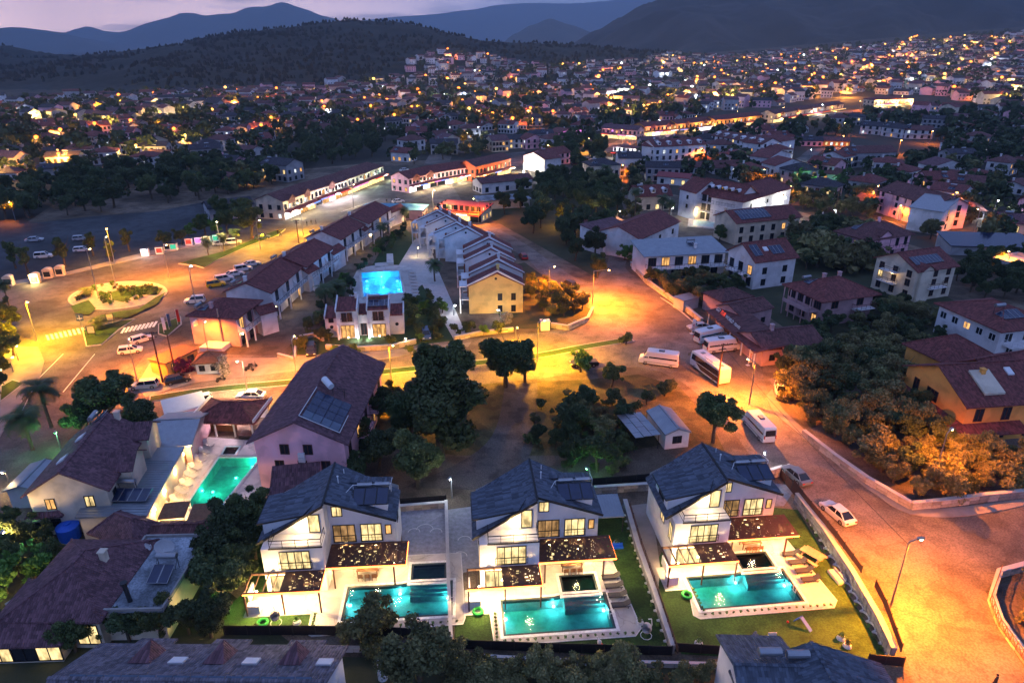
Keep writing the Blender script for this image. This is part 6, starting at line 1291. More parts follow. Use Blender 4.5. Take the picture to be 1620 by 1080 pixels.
def tree_kind(kind, v):
    k = (kind, v)
    if k in TV: return TV[k]
    H_, R_, n, s, m, nl = {'broad': (9, 3.8, 11500, .21, 'leaf_green', 12), 'dark': (8, 3.4, 9500, .21, 'leaf_dark', 10), 'olive': (4.6, 2.5, 5600, .145, 'leaf_olive', 9), 'tall': (10, 2.4, 5000, .25, 'leaf_green', 9), 'bush': (1.8, 1.2, 700, .14, 'leaf_green', 5), 'bright': (3.2, 1.6, 1500, .17, 'leaf_bright', 6),
                        'far': (7, 3.2, 900, .55, 'leaf_dark', 8), 'farol': (5, 2.7, 700, .5, 'leaf_olive', 7), 'pinkbush': (3.0, 1.9, 2000, .15, 'flower_pink', 6), 'whitebush': (3.2, 1.9, 2000, .15, 'flower_white', 6)}[kind]
    sd = hash(len(kind)*7+v*13)+ord(kind[0]); fl = 1.5 if kind == 'tall' else .8
    cr_ = leafmass('crown', lobes_for(sd, R_, H_, nl, flat=fl if kind not in ('bush',) else .6), n, s, m, sd, .35)
    TV[k] = (trunk_mesh('trunk', H_, .04*H_ if kind != 'olive' else .22, sd), cr_, H_); return TV[k]
NAMES = {'broad': 'broadleaf_tree', 'dark': 'broadleaf_tree', 'olive': 'olive_tree', 'tall': 'poplar_tree', 'bush': 'shrub', 'bright': 'small_tree', 'far': 'broadleaf_tree', 'farol': 'olive_tree', 'pinkbush': 'flowering_bush', 'whitebush': 'flowering_bush'}
CATS = {'bush': 'shrub', 'pinkbush': 'bush', 'whitebush': 'bush'}
def tree(kind, x, y, h, label, group=None, z=0., v=None, rz=None, wide=1.0):
    v = R.randrange(5) if v is None else v; tm, cm_, H0 = tree_kind(kind, v); T = thing(NAMES[kind], label, CATS.get(kind, 'tree'), (x, y, z), R.uniform(0, 6.28) if rz is None else rz, group)
    s = h/H0; T.scale = (s*wide, s*wide, s); ob('trunk', tm, T); ob('crown', cm_, T); return T
def tp(kind, px, py, h, label, group=None, **k): x, y = P(px, py); return tree(kind, x, y, h, label, group, **k)
def palm_mesh(v):
    r = random.Random(v); b = MB(); Hh = 1.0
    n = 34
    for i in range(n):
        a = 2*pi*i/n+r.uniform(-.15,.15); el_ = r.uniform(-.2, 1.3); L = r.uniform(1.9, 2.6); d = Vector((cos(a), sin(a), 0)); sd = Vector((-sin(a), cos(a), 0)); p = Vector((0,0,0)); ang = el_; ps = []
        for k in range(8): ps.append(p.copy()); p = p+(d*cos(ang)+Vector((0,0,1))*sin(ang))*L/7; ang -= .26
        for k in range(7):
            w0 = .62*sin(pi*(k+.35)/7.6); A, B_ = ps[k], ps[k+1]
            for s in (-1, 1):
                for q in range(3):
                    m0 = A.lerp(B_, q/3); m1 = A.lerp(B_, (q+.9)/3); tipp = m0.lerp(m1, .5)+sd*s*w0*1.5+(B_-A).normalized()*.22-Vector((0,0,.16)); b.face(m0, m1, tipp)
    return b.mesh('fronds', 'leaf_palm')
PALM = {}
def palm(px, py, h, label, group=None, sc=1.0, z=0., fan=False, w=None):
    x, y = w or P(px, py); v = R.randrange(3)
    if v not in PALM: PALM[v] = palm_mesh(v)
    T = thing('palm_tree', label, 'palm', (x, y, z), R.uniform(0, 6), group); b = MB(); b.cyl((0,0,-.2), (.1,0,h*.5), .20*sc, .17*sc, 8, False); b.cyl((.1,0,h*.5), (.05,0,h), .17*sc, .14*sc, 8, False); b.cyl((.05,0,h-.5), (.05,0,h+.1), .26*sc, .3*sc, 8); b.build('trunk', 'palm_bark', T)
    f = ob('fronds', PALM[v], T, (.05,0,h)); f.scale = (sc,)*3; return T

# single trees one can point to
tp('broad', 662, 772, 8.8, 'large tree nearest the left villa driveway, trunk standing in the dirt track', v=0)
tp('broad', 698, 722, 14, 'largest tree of the clump in the vacant lot, lamp glowing in its crown', v=1, wide=1.1); tp('broad', 702, 655, 12, 'tall tree of the clump nearest the street', v=2); tp('broad', 650, 700, 9.5, 'tree of the clump closest to the pink house', v=3); tp('dark', 725, 690, 7.5, 'low dark tree at the right side of the clump in the vacant lot')
tp('broad', 800, 612, 9.5, 'ragged tree backlit by the yellow street lamp', v=3, wide=1.15); tp('broad', 830, 605, 7.0, 'smaller tree just right of the ragged backlit tree', v=1)
tp('dark', 908, 688, 6.2, 'dark round tree in the middle of the vacant lot'); tp('dark', 945, 745, 6.0, 'dark tree behind the middle villa, right of its roof', v=1); tp('dark', 905, 738, 4.6, 'smaller dark tree behind the middle villa roof'); tp('dark', 850, 700, 3.2, 'low bush beside the dirt track')
tp('broad', 1128, 700, 7.6, 'broad tree between metal shed and parked minibus', v=2); tp('broad', 968, 612, 4.6, 'small thin tree on the dry grass below the junction', v=1); tp('bright', 918, 588, 4.6, 'small tree in the orange light beside the dark pickup', v=1); tp('bush', 990, 545, 2.6, 'shrub at the right end of the green strip')
for i, (x, y, hh, lb) in enumerate([(585,640,5.5,'by the far corner of the pink house'), (600,675,6,'beside the balconies of the pink house'), (575,720,6,'right of the pink house wall'), (600,745,6.5,'behind the left villa roof'), (560,765,5,'between pink house and left villa'), (620,650,5,'under the street behind the pink house')]): tp('dark', x, y, hh, 'dark tree '+lb)
for i, (x, y, hh, lb) in enumerate([(398,850,6.0,'nearest the green pool'), (368,872,6.5,'behind the gazebos'), (412,820,4.2,'beside the annexe of the pink house'), (352,910,7,'left of the left villa'), (385,925,6,'against the left lawn'), (345,945,6.5,'right of the flat roof deck'), (365,955,6,'by the lit green bush'), (300,1002,4.4,'below the flat roof deck, right part'), (255,1012,4.4,'below the flat roof deck, middle'), (205,1014,4.2,'below the flat roof deck, left part'), (150,1020,4,'near the tiled porch'), (335,1008,5,'left of the dark panel fence'), (120,1030,4.5,'beside the tiled porch lamps'), (405,885,5,'nearest the left villa roof')]): tp(['broad','dark'][i % 2], x, y, hh, 'dense dark tree '+lb)
tp('broad', 178, 675, 8.6, 'big dark round tree behind the cream house', v=2, wide=1.25); tp('dark', 225, 690, 6, 'dark tree right of the big round one'); tp('dark', 140, 690, 6.5, 'dark tree between palms and big round tree')
palm(82, 676, 6.5, 'taller of two palms over the avenue street, lower left', sc=1.35); palm(52, 712, 5.2, 'shorter of two palms at the left edge above the green lamp', sc=1.35)
palm(15, 485, 5, 'palm on the pavement at the left frame edge', sc=.9); palm(158, 520, 1.4, 'short palm on the notice board island', sc=.9); palm(138, 470, 1.3, 'short palm on the roundabout', sc=.8)
tp('olive', 590, 1012, 5.2, 'grey green olive tree in front of the left villa pool', v=0, wide=1.1); tp('olive', 664, 1075, 6.2, 'tall grey green olive tree at the bottom edge below the left villa', v=1)
for i, (x, y, lb) in enumerate([(740,1085,'left'), (790,1090,'second'), (860,1085,'third'), (720,1060,'nearest the dark fence'), (905,1095,'right end')]): tp('olive', x, y, 3.6, 'olive shrub in the row along the bottom edge, '+lb)
tp('pinkbush', 292, 590, 3.2, 'magenta flowering bush beside the orange terrace bar', v=0); tp('whitebush', 352, 592, 3.4, 'white flowering bush beside the thatched kiosk', v=1); tp('bright', 345, 985, 1.8, 'lit green bush at the lower left of the left lawn'); tp('whitebush', 800, 510, 2.4, 'white flowering bush at the yellow townhouse')
for i, (x, y, hh, lb) in enumerate([(25,425,8,'at the left edge with a glowing lamp behind'), (45,432,7,'beside the kiosks'), (103,422,8,'behind the arched kiosks'), (148,405,7,'over the parked white car'), (178,415,6,'yellow lit under the lamp'), (205,398,7,'left of the glowing ticket kiosk')]): tp('tall', x, y, hh, 'slender tree on the pavement '+lb)
for i, (x, y, hh, lb) in enumerate([(262,392,5,'left'), (288,388,5,'right')]): tp('dark', x, y, hh, 'round clipped tree over the shop stalls, '+lb+' one')
for i, (x, y, hh, lb) in enumerate([(325,372,7,'behind the shop stalls'), (360,370,7.5,'past the shop stalls'), (398,378,11,'tallest one before the gabled shops'), (380,352,8,'behind the tallest one'), (350,350,8,'by the dark roofed guest house')]): tp('broad', x, y, hh, 'green tree at the avenue, '+lb)
tp('bright', 300, 375, 4.5, 'amber lit round tree above the stalls', v=2); tp('bright', 342, 372, 5, 'amber lit round tree beside the tall lamp', v=3)
for i, (x, y) in enumerate([(330,405),(355,398),(375,390)]): palm(x, y, 4.2, 'young palm on the kerbed island, %s' % ('left','middle','right')[i], sc=.85)
palm(607, 385, 5, 'palm beside the fifth terrace block', sc=1.1); palm(515, 480, 3, 'palm in the hotel garden by the nearest terraces', sc=1.2); palm(688, 445, 4.2, 'palm at the corner of the left stepped townhouses', sc=1.1); palm(535, 470, 2.6, 'low palm left of the blue pool', sc=1.2); palm(640, 352, 4, 'palm behind the left stepped townhouses', sc=1); palm(712, 345, 3.4, 'palm by the yellow canopy restaurant')
palm(957, 300, 8, 'tall palm before the beige three storey block', sc=1.2, z=.5); palm(1003, 352, 10, 'very tall dark palm trunk by the arched window house', sc=1.0); palm(1046, 352, 7.5, 'palm at the courtyard of the large hotel', sc=1.2); palm(1058, 345, 5, 'shorter palm at the hotel courtyard', sc=1)
tp('bright', 988, 412, 4.2, 'bright green tree in the lit white yard', v=0); tp('broad', 1138, 382, 5.2, 'round tree before the collector roof hotel wing', v=1); tp('olive', 1472, 378, 6, 'olive tree glowing orange at the foot of the long pink house'); tp('dark', 1333, 300, 6.5, 'big brown lit tree before the blue grey house'); tp('broad', 945, 440, 6.2, 'round tree with red underlit crown at the park corner', v=0); tp('dark', 910, 412, 7, 'dark round park tree next to the red underlit one')
for a, (x, y, hh) in enumerate([(670,495,3),(690,510,2.6),(655,505,3),(700,495,3),(645,485,3),(680,475,2.4),(665,540,2),(620,545,2.2),(560,560,2.2),(530,560,2),(650,560,2),(740,525,2.6),(765,530,2.4),(790,525,2.4),(720,525,2)]): tp('bush' if a % 3 else 'bright', x, y, hh, 'shrub in the planted beds between white house and townhouses', 'shrubs in the hotel beds')

NAMES['oliveb'] = 'olive_tree'; NAMES['pine'] = 'pine_tree'; NAMES['farpine'] = 'pine_tree'  # species assumed: pine kinds reuse the rounded broadleaf crowns
_tk = tree_kind
def tree_kind(kind, v): return _tk({'pine': 'dark', 'farpine': 'far', 'oliveb': 'olive'}.get(kind, kind), v)
def scatter(pix, n, kinds, hr, label, group, sep=2.6, seed=1, world=None, wide=(.9,1.2), avoid=None, z=None):
    r = random.Random(seed); q = world or PP(pix); xs = [p[0] for p in q]; ys = [p[1] for p in q]; got = []; tries = 0; u0 = min(p[0]/p[1] for p in q); u1 = max(p[0]/p[1] for p in q)
    while len(got) < n and tries < n*40:
        tries += 1; x = r.uniform(min(xs), max(xs)); y = r.uniform(min(ys), max(ys))
        if not inside((x, y), q) or any((x-a)**2+(y-b_)**2 < sep*sep for a, b_ in got) or near_house(x, y): continue
        got.append((x, y)); hh = r.uniform(*hr); fx = (x/y-u0)/(u1-u0); fy = (y-min(ys))/(max(ys)-min(ys))
        where = ['far left','left','centre left','centre','centre right','right','far right'][min(6, max(0, int(fx*7)))]+', '+['front','second row','middle row','back row','rear'][min(4, max(0, int(fy*5)))]
        tree(r.choice(kinds), x, y, hh, ('tall ' if hh > hr[0]+.66*(hr[1]-hr[0]) else 'low ' if hh < hr[0]+.33*(hr[1]-hr[0]) else '')+label+', '+where, group, z=ground_z(x, y)-.05, wide=r.uniform(*wide))
FOOT = []
def collect_footprints():
    for o in bpy.data.objects:
        if o.type == 'EMPTY' and o.get('category') in ('house','hotel','building','townhouse','shop row','villa','row house','restaurant','office','shed','pavilion','porch','annexe','canopy','kiosk'):
            xs = []; ys = []
            for c in o.children:
                if c.type == 'MESH' and c.name.split('.')[0] in ('wall','roof'):
                    for k in c.bound_box: xs.append(k[0]+c.location.x); ys.append(k[1]+c.location.y)
            if xs: a = o.rotation_euler.z; FOOT.append((o.location.x, o.location.y, cos(a), sin(a), min(xs), max(xs), min(ys), max(ys)))
def near_house(x, y, m=.8):
    for ox, oy, c, s, x0, x1, y0, y1 in FOOT:
        dx, dy = x-ox, y-oy; u = dx*c+dy*s; w = -dx*s+dy*c
        if x0-m < u < x1+m and y0-m < w < y1+m: return True
    return False
collect_footprints()
scatter([(1225,605),(1265,575),(1400,560),(1440,640),(1500,720),(1640,740),(1640,782),(1455,792),(1310,700),(1240,640)], 84, ['olive','olive','olive','oliveb','dark'], (2.8,5.8), 'grey green olive tree in the walled orchard', 'olive trees in the walled orchard', 2.7, 2)
scatter([(770,340),(850,285),(930,285),(985,320),(960,385),(940,420),(870,385),(800,345)], 44, ['pine','pine','broad'], (6,9.5), 'dark tree of the park inside the street fork', 'trees of the park', 4.4, 3)
scatter([(835,440),(925,490),(905,512),(870,505),(850,495),(835,470)], 16, ['broad','olive','dark'], (2.6,4.6), 'garden tree in the corner garden at the junction', 'trees in the corner garden', 2.4, 4)
scatter([(0,300),(340,258),(400,300),(330,316),(230,330),(60,350),(0,352)], 70, ['pine','pine','broad'], (6,10), 'dark tree of the grove behind the car park', 'trees of the grove behind the car park', 5.5, 5)
scatter([(470,215),(560,205),(620,225),(600,252),(520,265),(450,290),(455,250)], 36, ['pine'], (7,11), 'dark tree behind the avenue shops', 'trees behind the avenue shops', 5.5, 6)
scatter([(1005,430),(1080,415),(1160,450),(1185,470),(1130,465),(1105,495),(1065,480)], 26, ['olive','dark','broad'], (2.8,5), 'garden tree between stone wall and blue roofed house', 'garden trees right of the junction', 2.6, 7)
scatter([(1255,380),(1320,360),(1372,385),(1380,410),(1300,415),(1262,440),(1240,430)], 30, ['dark','broad'], (4,6.5), 'dark garden tree between the rose house and the pool terrace', 'dark garden trees right of centre', 3.2, 8)
scatter([(1265,545),(1300,510),(1380,480),(1440,490),(1500,520),(1500,560),(1450,590),(1300,590)], 40, ['olive','dark'], (3,5), 'mixed garden tree between rose house and orange house', 'garden trees around the right hand houses', 3, 9)
scatter([(1500,440),(1600,400),(1640,400),(1640,480),(1560,480)], 22, ['dark'], (4,7), 'dark tree beside the blue solar canopy', 'dark trees at the right edge', 3.6, 10)
scatter([(1240,280),(1330,290),(1400,330),(1380,345),(1290,340),(1250,320)], 28, ['olive','dark'], (4,6), 'tree on the brown slope before the blue grey house', 'trees on the brown slope', 3.6, 11)
scatter([(1480,190),(1600,180),(1640,230),(1640,300),(1560,300),(1530,260),(1480,250)], 50, ['pine'], (6,10), 'dark tree of the wood on the right', 'trees of the wood on the right', 6, 12)
scatter([(840,250),(905,225),(960,225),(955,262),(900,262)], 20, ['broad','dark'], (7,10), 'street tree lit yellow beside the shopping street', 'trees beside the shopping street', 5, 13)
scatter([(1040,610),(1075,620),(1010,640),(960,640),(900,625),(850,650),(830,700),(880,745),(1000,760),(990,700)], 46, ['bush','bush','olive'], (.8,2.4), 'low scrub in the vacant lot', 'scrub in the vacant lot', 1.8, 14)
scatter([(0,840),(75,845),(90,880),(60,930),(0,960)], 10, ['bright','broad'], (3,4.5), 'lit green garden tree at the left edge', 'lit garden trees at the left edge', 2.4, 15)
scatter([(0,500),(20,510),(30,560),(20,620),(0,640)], 8, ['dark'], (4,6), 'dark tree beside the lit bend at the left edge', 'trees at the left edge bend', 3, 16)
scatter([(440,560),(500,480),(560,440),(560,520),(500,560)], 12, ['bush','dark'], (1.5,3.5), 'small garden tree before the hotel terraces', 'trees in the hotel garden', 2.6, 17)
scatter([(1130,260),(1210,255),(1215,285),(1140,285)], 14, ['dark'], (4,6), 'tree in the hotel garden behind the large white hotel', 'trees behind the large hotel', 3.6, 18)
scatter([(1600,930),(1640,925),(1640,1010)], 4, ['olive'], (2.5,3.5), 'bare tree in the corner garden lower right', 'trees lower right corner', 2, 19)
scatter([(470,550),(530,460),(600,385),(640,360),(650,372),(590,415),(550,450),(545,520),(510,560)], 34, ['bush','dark','bright'], (1.4,3.2), 'garden shrub between terraces and blue pool', 'shrubs in the hotel garden', 1.9, 21)
scatter([(640,482),(662,470),(700,470),(735,532),(655,545)], 22, ['bush','dark'], (1.2,2.6), 'shrub in the garden right of the white house', 'shrubs right of the white house', 1.6, 22)
scatter([(705,1062),(1150,1066),(1150,1090),(700,1095)], 16, ['olive'], (2.2,3.4), 'olive shrub along the bottom edge below the lawns', 'olive shrubs along the bottom edge', 1.5, 23)
scatter([(950,625),(1080,625),(1000,660),(960,720),(900,735),(870,700),(900,640)], 9, ['dark','olive'], (2.6,4.6), 'small dark tree in the vacant lot', 'small trees in the vacant lot', 3.0, 24)
for k_, (pg, n_, lb_) in enumerate([([(620,205),(760,212),(800,235),(760,250),(640,262),(610,240)],26,'between shopping street and far town'), ([(900,262),(1010,255),(1040,300),(1000,350),(960,330),(900,285)],22,'around the beige block'), ([(1280,200),(1350,200),(1350,225),(1290,222)],12,'behind the open restaurant'), ([(1350,300),(1480,250),(1600,310),(1640,380),(1540,395),(1500,330)],34,'among the upper right houses'), ([(1360,185),(1480,190),(1480,215),(1360,212)],20,'by the twin houses'), ([(1120,230),(1215,245),(1225,300),(1190,300),(1120,262)],18,'in the gardens of the white hotels'), ([(840,205),(1010,205),(1010,195),(840,190)],18,'behind the lit guest house'), ([(300,262),(420,268),(450,290),(400,310),(300,300)],16,'left of the gabled shops'), ([(1230,400),(1300,360),(1395,400),(1390,440),(1300,430)],20,'behind the rose house')]):
    scatter(pg, n_, ['farpine','farol'], (4.5,8.5), 'garden tree '+lb_, 'garden trees '+lb_, 4.2, 40+k_)  # garden tree species is assumed, drawn at random
# dwarf shrubs collected from the yards
def tuft(v):
    k = ('tuft', v)
    if k not in TV: TV[k] = leafmass('foliage', [(0,0,.5,.55,.5)], 60, .2, 'leaf_green' if v else 'leaf_bright', v, .2)
    return TV[k]
for i, (x, y, z, s, lb, gp) in enumerate(SHRUBS):
    o = ob('shrub', tuft(i % 2), None, (x, y, z), R.uniform(0, 6)); o.scale = (s*1.3,)*3; tag(o, lb, 'shrub', gp)
# ------------------------------------------------------------------ vehicles
def loft(b, prof, ys, sc):
    """side profile (x,z) pushed across the width with per-station scaling towards the middle"""
    n = len(prof); cx = sum(p[0] for p in prof)/n; cz = .75; base = len(b.v)
    for y, s in zip(ys, sc): b.v += [(cx+(x-cx)*s, y, cz+(z-cz)*s) for x, z in prof]
    for j in range(len(ys)-1):
        for i in range(n):
            k = (i+1) % n; b.f.append((base+j*n+i, base+j*n+k, base+(j+1)*n+k, base+(j+1)*n+i)); b.mi.append(b.k)
    b.f.append(tuple(base+i for i in range(n))[::-1]); b.f.append(tuple(base+(len(ys)-1)*n+i for i in range(n))); b.mi += [b.k]*2
def wheels(T, xs, y, r=.32):
    for x in xs:
        for s in (-1, 1):
            b = MB(); b.cyl((x, s*y, r), (x, s*(y-.2), r), r, k=14); w = b.build('wheel', 'rubber', T); b = MB(); b.cyl((x, s*(y+.01), r), (x, s*(y-.02), r), r*.6, k=10); b.build('rim', 'metal_grey', w)
def mk_car(paint, typ='sedan'):
    def f():
        T = thing('parked_car', '', 'car'); b = MB(); L = {'sedan': 2.3, 'hatch': 2.05, 'suv': 2.2, 'wagon': 2.3, 'pickup': 2.5}[typ]; hz = {'suv': .98, 'pickup': 1.0}.get(typ, .88)
        prof = [(-L,.35), (-L-.03,.6), (-L+.05,hz-.06), (-L+.5,hz), (L-1.15,hz+.02), (L-.3,hz-.13), (L,hz-.28), (L+.03,.5), (L-.05,.3), (L-.45,.22), (-L+.4,.22)]
        loft(b, prof, (-.88,-.80,.80,.88), (.97,1,1,.97)); b.build('body', paint, T, smooth=False)
        top = {'sedan': (-1.0,.55,1.42), 'hatch': (-1.75,.45,1.45), 'suv': (-1.95,.5,1.68), 'wagon': (-2.0,.5,1.48), 'pickup': (-.5,.6,1.7)}[typ]; bt = {'sedan': (-1.85,1.25), 'hatch': (-2.0,1.2), 'suv': (-2.12,1.15), 'wagon': (-2.2,1.2), 'pickup': (-.75,1.3)}[typ]
        q = [(bt[0],-.80,hz), (bt[1],-.80,hz), (bt[1],.80,hz), (bt[0],.80,hz)]; t = [(top[0],-.60,top[2]-.06), (top[1],-.60,top[2]-.06), (top[1],.60,top[2]-.06), (top[0],.60,top[2]-.06)]
        b = MB(); [b.face(q[i], q[(i+1)%4], t[(i+1)%4], t[i]) for i in range(4)]; b.build('cabin_glass', 'car_glass', T)
        b = MB(); b.slab([(x*1.0, y*1.03, z+.07) for x, y, z in t], .07); b.build('roof', paint, T); b = MB()
        for i in range(4): MB().bar(Vector(q[i]), Vector(t[i]), .09).build('pillar', paint, T)
        for s in (-1, 1): MB().bar((-.35,s*.81,hz), (-.32,s*.62,top[2]-.05), .08, .05).build('pillar', paint, T)
        if typ == 'pickup': b = MB(); b.box(-2.3,-.75,hz-.25,-.85,.75,hz+.02); b.build('load_bed', 'car_black', T)
        for s in (-1, 1):
            b = MB(); b.box(L-.12, s*.62-.17, hz-.32, L+.02, s*.62+.17, hz-.20); b.build('headlight', 'head_glass', T); b = MB(); b.box(-L-.05, s*.64-.16, hz-.28, -L+.06, s*.64+.16, hz-.12); b.build('tail_light', 'tail_glass', T); b = MB(); b.box(.75, s*.88-.02, hz, .95, s*.88+s*.14+.02, hz+.13) if s > 0 else b.box(.75, -1.04, hz, .95, -.86, hz+.13); b.build('wing_mirror', paint, T)
        wheels(T, (-L*.62, L*.64), .89, .33); return T
    return f
def mk_minibus():
    T = thing('minibus', '', 'minibus'); b = MB(); prof = [(-3.5,.4), (-3.55,1.2), (-3.42,2.5), (-3.25,2.68), (1.9,2.68), (2.15,2.6), (2.75,1.5), (3.45,1.18), (3.55,.8), (3.5,.35), (-3.4,.3)]
    loft(b, prof, (-.98,-.88,.88,.98), (.965,1,1,.965)); b.build('body', 'car_white', T)
    for s in (-1, 1): b = MB(); y = s*.985; q = [(-3.2,y,1.45), (1.75,y,1.45), (1.6,y*.985,2.3), (-3.15,y*.985,2.3)]; b.slab([(x, yy*1.0, z) for x, yy, z in q], .012) if 0 else b.face(*(q if s < 0 else q[::-1])); b.build('side_window', 'car_glass', T)
    for s in (-1, 1): b = MB(); y = s*.985; q = [(1.85,y,1.42), (2.65,y,1.38), (2.3,y*.98,2.1), (1.85,y*.98,2.25)]; b.face(*(q if s < 0 else q[::-1])); b.build('door_window', 'car_glass', T)
    b = MB(); b.face((2.80,-.86,1.52), (2.80,.86,1.52), (2.22,.80,2.55), (2.22,-.80,2.55)); b.build('windscreen', 'car_glass', T); b = MB(); b.face((-3.60,.8,1.4), (-3.60,-.8,1.4), (-3.48,-.75,2.3), (-3.48,.75,2.3)); b.build('rear_window', 'car_glass', T)
    b = MB(); b.box(-.9,-.35,2.68,.1,.35,2.82); b.build('roof_vent', 'car_black', T); b = MB(); b.box(-.8,-.25,2.82,0,.25,2.86); b.build('roof_vent', 'metal_grey', T)
    b = MB(); b.box(-3.3,-1.0,.62,2.6,-.985,.74); b.box(-3.3,.985,.62,2.6,1.0,.74); b.build('side_trim', 'car_grey', T)
    for s in (-1, 1): b = MB(); b.box(3.32,s*.68-.16,.95,3.5,s*.68+.16,1.15); b.build('headlight', 'head_glass', T); b = MB(); b.box(-3.6,s*.85-.07,1.0,-3.5,s*.85+.07,1.5); b.build('tail_light', 'tail_glass', T)
    wheels(T, (-2.2, 2.3), .98, .36); return T
def mk_coach():
    T = thing('coach', '', 'bus'); b = MB(); prof = [(-4.4,.4), (-4.5,1.3), (-4.35,2.95), (-4.1,3.1), (3.9,3.1), (4.2,2.95), (4.5,1.5), (4.45,.4), (-4.3,.3)]; loft(b, prof, (-1.15,-1.05,1.05,1.15), (.97,1,1,.97)); b.build('body', 'car_white', T)
    for s in (-1, 1):
        b = MB(); y = s*1.155; q = [(-4.0,y,1.55), (4.0,y,1.55), (3.85,y,2.65), (-3.9,y,2.65)]; b.face(*(q if s < 0 else q[::-1])); b.build('side_window', 'car_glass', T)
        b = MB(); q = [(-4.0,y*1.002,.6), (1.0,y*1.002,.6), (2.6,y*1.002,1.45), (-4.0,y*1.002,1.45)]; b.face(*(q if s < 0 else q[::-1])); b.build('side_stripe', 'frame_brown', T)
    b = MB(); b.face((4.53,-1.0,1.5), (4.53,1.0,1.5), (4.24,.95,2.85), (4.24,-.95,2.85)); b.build('windscreen', 'car_glass', T)
    b = MB(); b.box(-1.8,-.8,3.1,.8,.8,3.3); b.build('air_conditioner', 'metal_white', T); b = MB(); b.box(2.0,-.35,3.1,2.7,.35,3.16); b.build('roof_hatch', 'car_grey', T); b = MB(); b.box(-3.4,-.35,3.1,-2.8,.35,3.16); b.build('roof_hatch', 'car_grey', T)
    for s in (-1, 1): b = MB(); b.bar((4.3,s*1.05,2.5), (4.7,s*1.3,2.3), .06); b.box(4.62,s*1.3-.08,1.9,4.72,s*1.3+.08,2.3); b.build('wing_mirror', 'car_black', T)
    wheels(T, (-2.7, 2.9), 1.14, .48); return T
CARF = {}
def car(typ, paint, p0, p1, label, group=None, z=.05):
    """p0 rear, p1 front in photo pixels (ground)"""
    a = Vector(P(*p0)); c = Vector(P(*p1)); m_ = (a+c)/2; k = typ+paint
    if k not in CARF: CARF[k] = proto(k, mk_minibus if typ == 'minibus' else mk_coach if typ == 'coach' else mk_car(paint, typ))
    return CARF[k]((*m_, z), atan2((c-a).y, (c-a).x), label, group)
car('sedan', 'car_white', (1342,832), (1306,802), 'white sedan parked by the retaining wall of the right villa'); car('sedan', 'car_grey', (1272,768), (1244,745), 'grey blue sedan parked at the gate of the right villa')
car('minibus', 'car_white', (1213,700), (1184,668), 'white minibus parked on the slope just above the villas', 'white minibuses'); car('minibus', 'car_white', (1068,580), (1016,573), 'white minibus stopped alone at the corner of the dry lot', 'white minibuses'); car('minibus', 'car_white', (1116,558), (1166,552), 'white minibus under the office canopy, nearer one of the pair', 'white minibuses'); car('minibus', 'car_white', (1104,543), (1142,534), 'white minibus behind the nearer one at the office', 'white minibuses')
car('coach', 'car_white', (1140,606), (1104,580), 'white and brown coach parked behind the broad tree'); car('sedan', 'car_silver', (1118,520), (1092,522), 'pale car parked nose out before the minibus pair'); car('suv', 'car_white', (1232,612), (1236,634), 'white car half hidden under the first orchard trees')
car('hatch', 'car_red', (834,416), (822,402), 'dark red car parked on the street beside the stepped townhouses'); car('suv', 'car_black', (908,458), (892,450), 'dark car parked by the corner garden'); car('pickup', 'car_black', (940,578), (908,580), 'dark pickup in the yellow light by the small tree'); car('suv', 'car_black', (494,548), (492,570), 'dark off roader on the paved forecourt of the hotel garden'); car('suv', 'car_blue', (672,526), (676,542), 'dark blue car at the entrance between white house and townhouses')
car('wagon', 'car_silver', (245,612), (212,615), 'silver estate car parked by the electricity pole'); car('hatch', 'car_black', (268,608), (296,602), 'dark hatchback parked beside the magenta bush'); car('hatch', 'car_white', (192,560), (222,556), 'white hatchback nearest the utility pole, left of the pair'); car('hatch', 'car_white', (210,545), (240,536), 'white hatchback behind the first by the utility pole'); car('suv', 'car_white', (322,478), (296,480), 'white car leaving the roundabout beside the first terrace block')
car('suv', 'car_yellow', (328,455), (356,451), 'yellow taxi in the bay, first of the parked row')
for i, (x, y) in enumerate([(355,444), (371,436), (385,428), (398,420)]): car('sedan' if i % 2 else 'suv', 'car_white', (x-14, y+3), (x+14, y-2), 'white car in the taxi bay, %s behind the yellow taxi' % ('first','second','third','fourth')[i], 'white cars in the taxi bay')
for i, (x, y, t, c, lb) in enumerate([(70,408,'suv','car_white','near the middle'), (128,380,'hatch','car_silver','beside the slender trees'), (55,382,'sedan','car_silver','toward its left side'), (130,398,'hatch','car_white','under the slender tree'), (350,388,'sedan','car_silver','by the shop stalls, left one'), (370,386,'suv','car_white','by the shop stalls, right one'), (415,378,'sedan','car_blue','before the yellow lit shop')]): car(t, c, (x-12, y+1), (x+12, y-1), 'parked car on the dark car park '+lb if i < 4 else 'parked car on the avenue '+lb)
for i, (x, y, c, lb) in enumerate([(1362,238,'car_white','beside the blue grey house'), (1468,232,'car_silver','at the edge of the sandy yard'), (630,322,'car_white','at the fork by the bright lamp'), (630,302,'car_silver','behind the car at the fork'), (640,272,'car_white','on the lit green yard'), (910,262,'car_black','under the street trees'), (930,255,'car_silver','on the street past the trees'), (700,385,'car_white','at the townhouse street'), (875,262,'car_black','near the floodlit gable'), (770,375,'car_white','beside the left townhouses')]): car('sedan', c, (x-10, y), (x+10, y-2), 'small car parked '+lb)
car('hatch', 'car_white', (325,636), (306,640), 'white car by the road behind the pool bar'); car('sedan', 'car_white', (408,630), (388,630), 'white car beneath the bright roadside lamp')
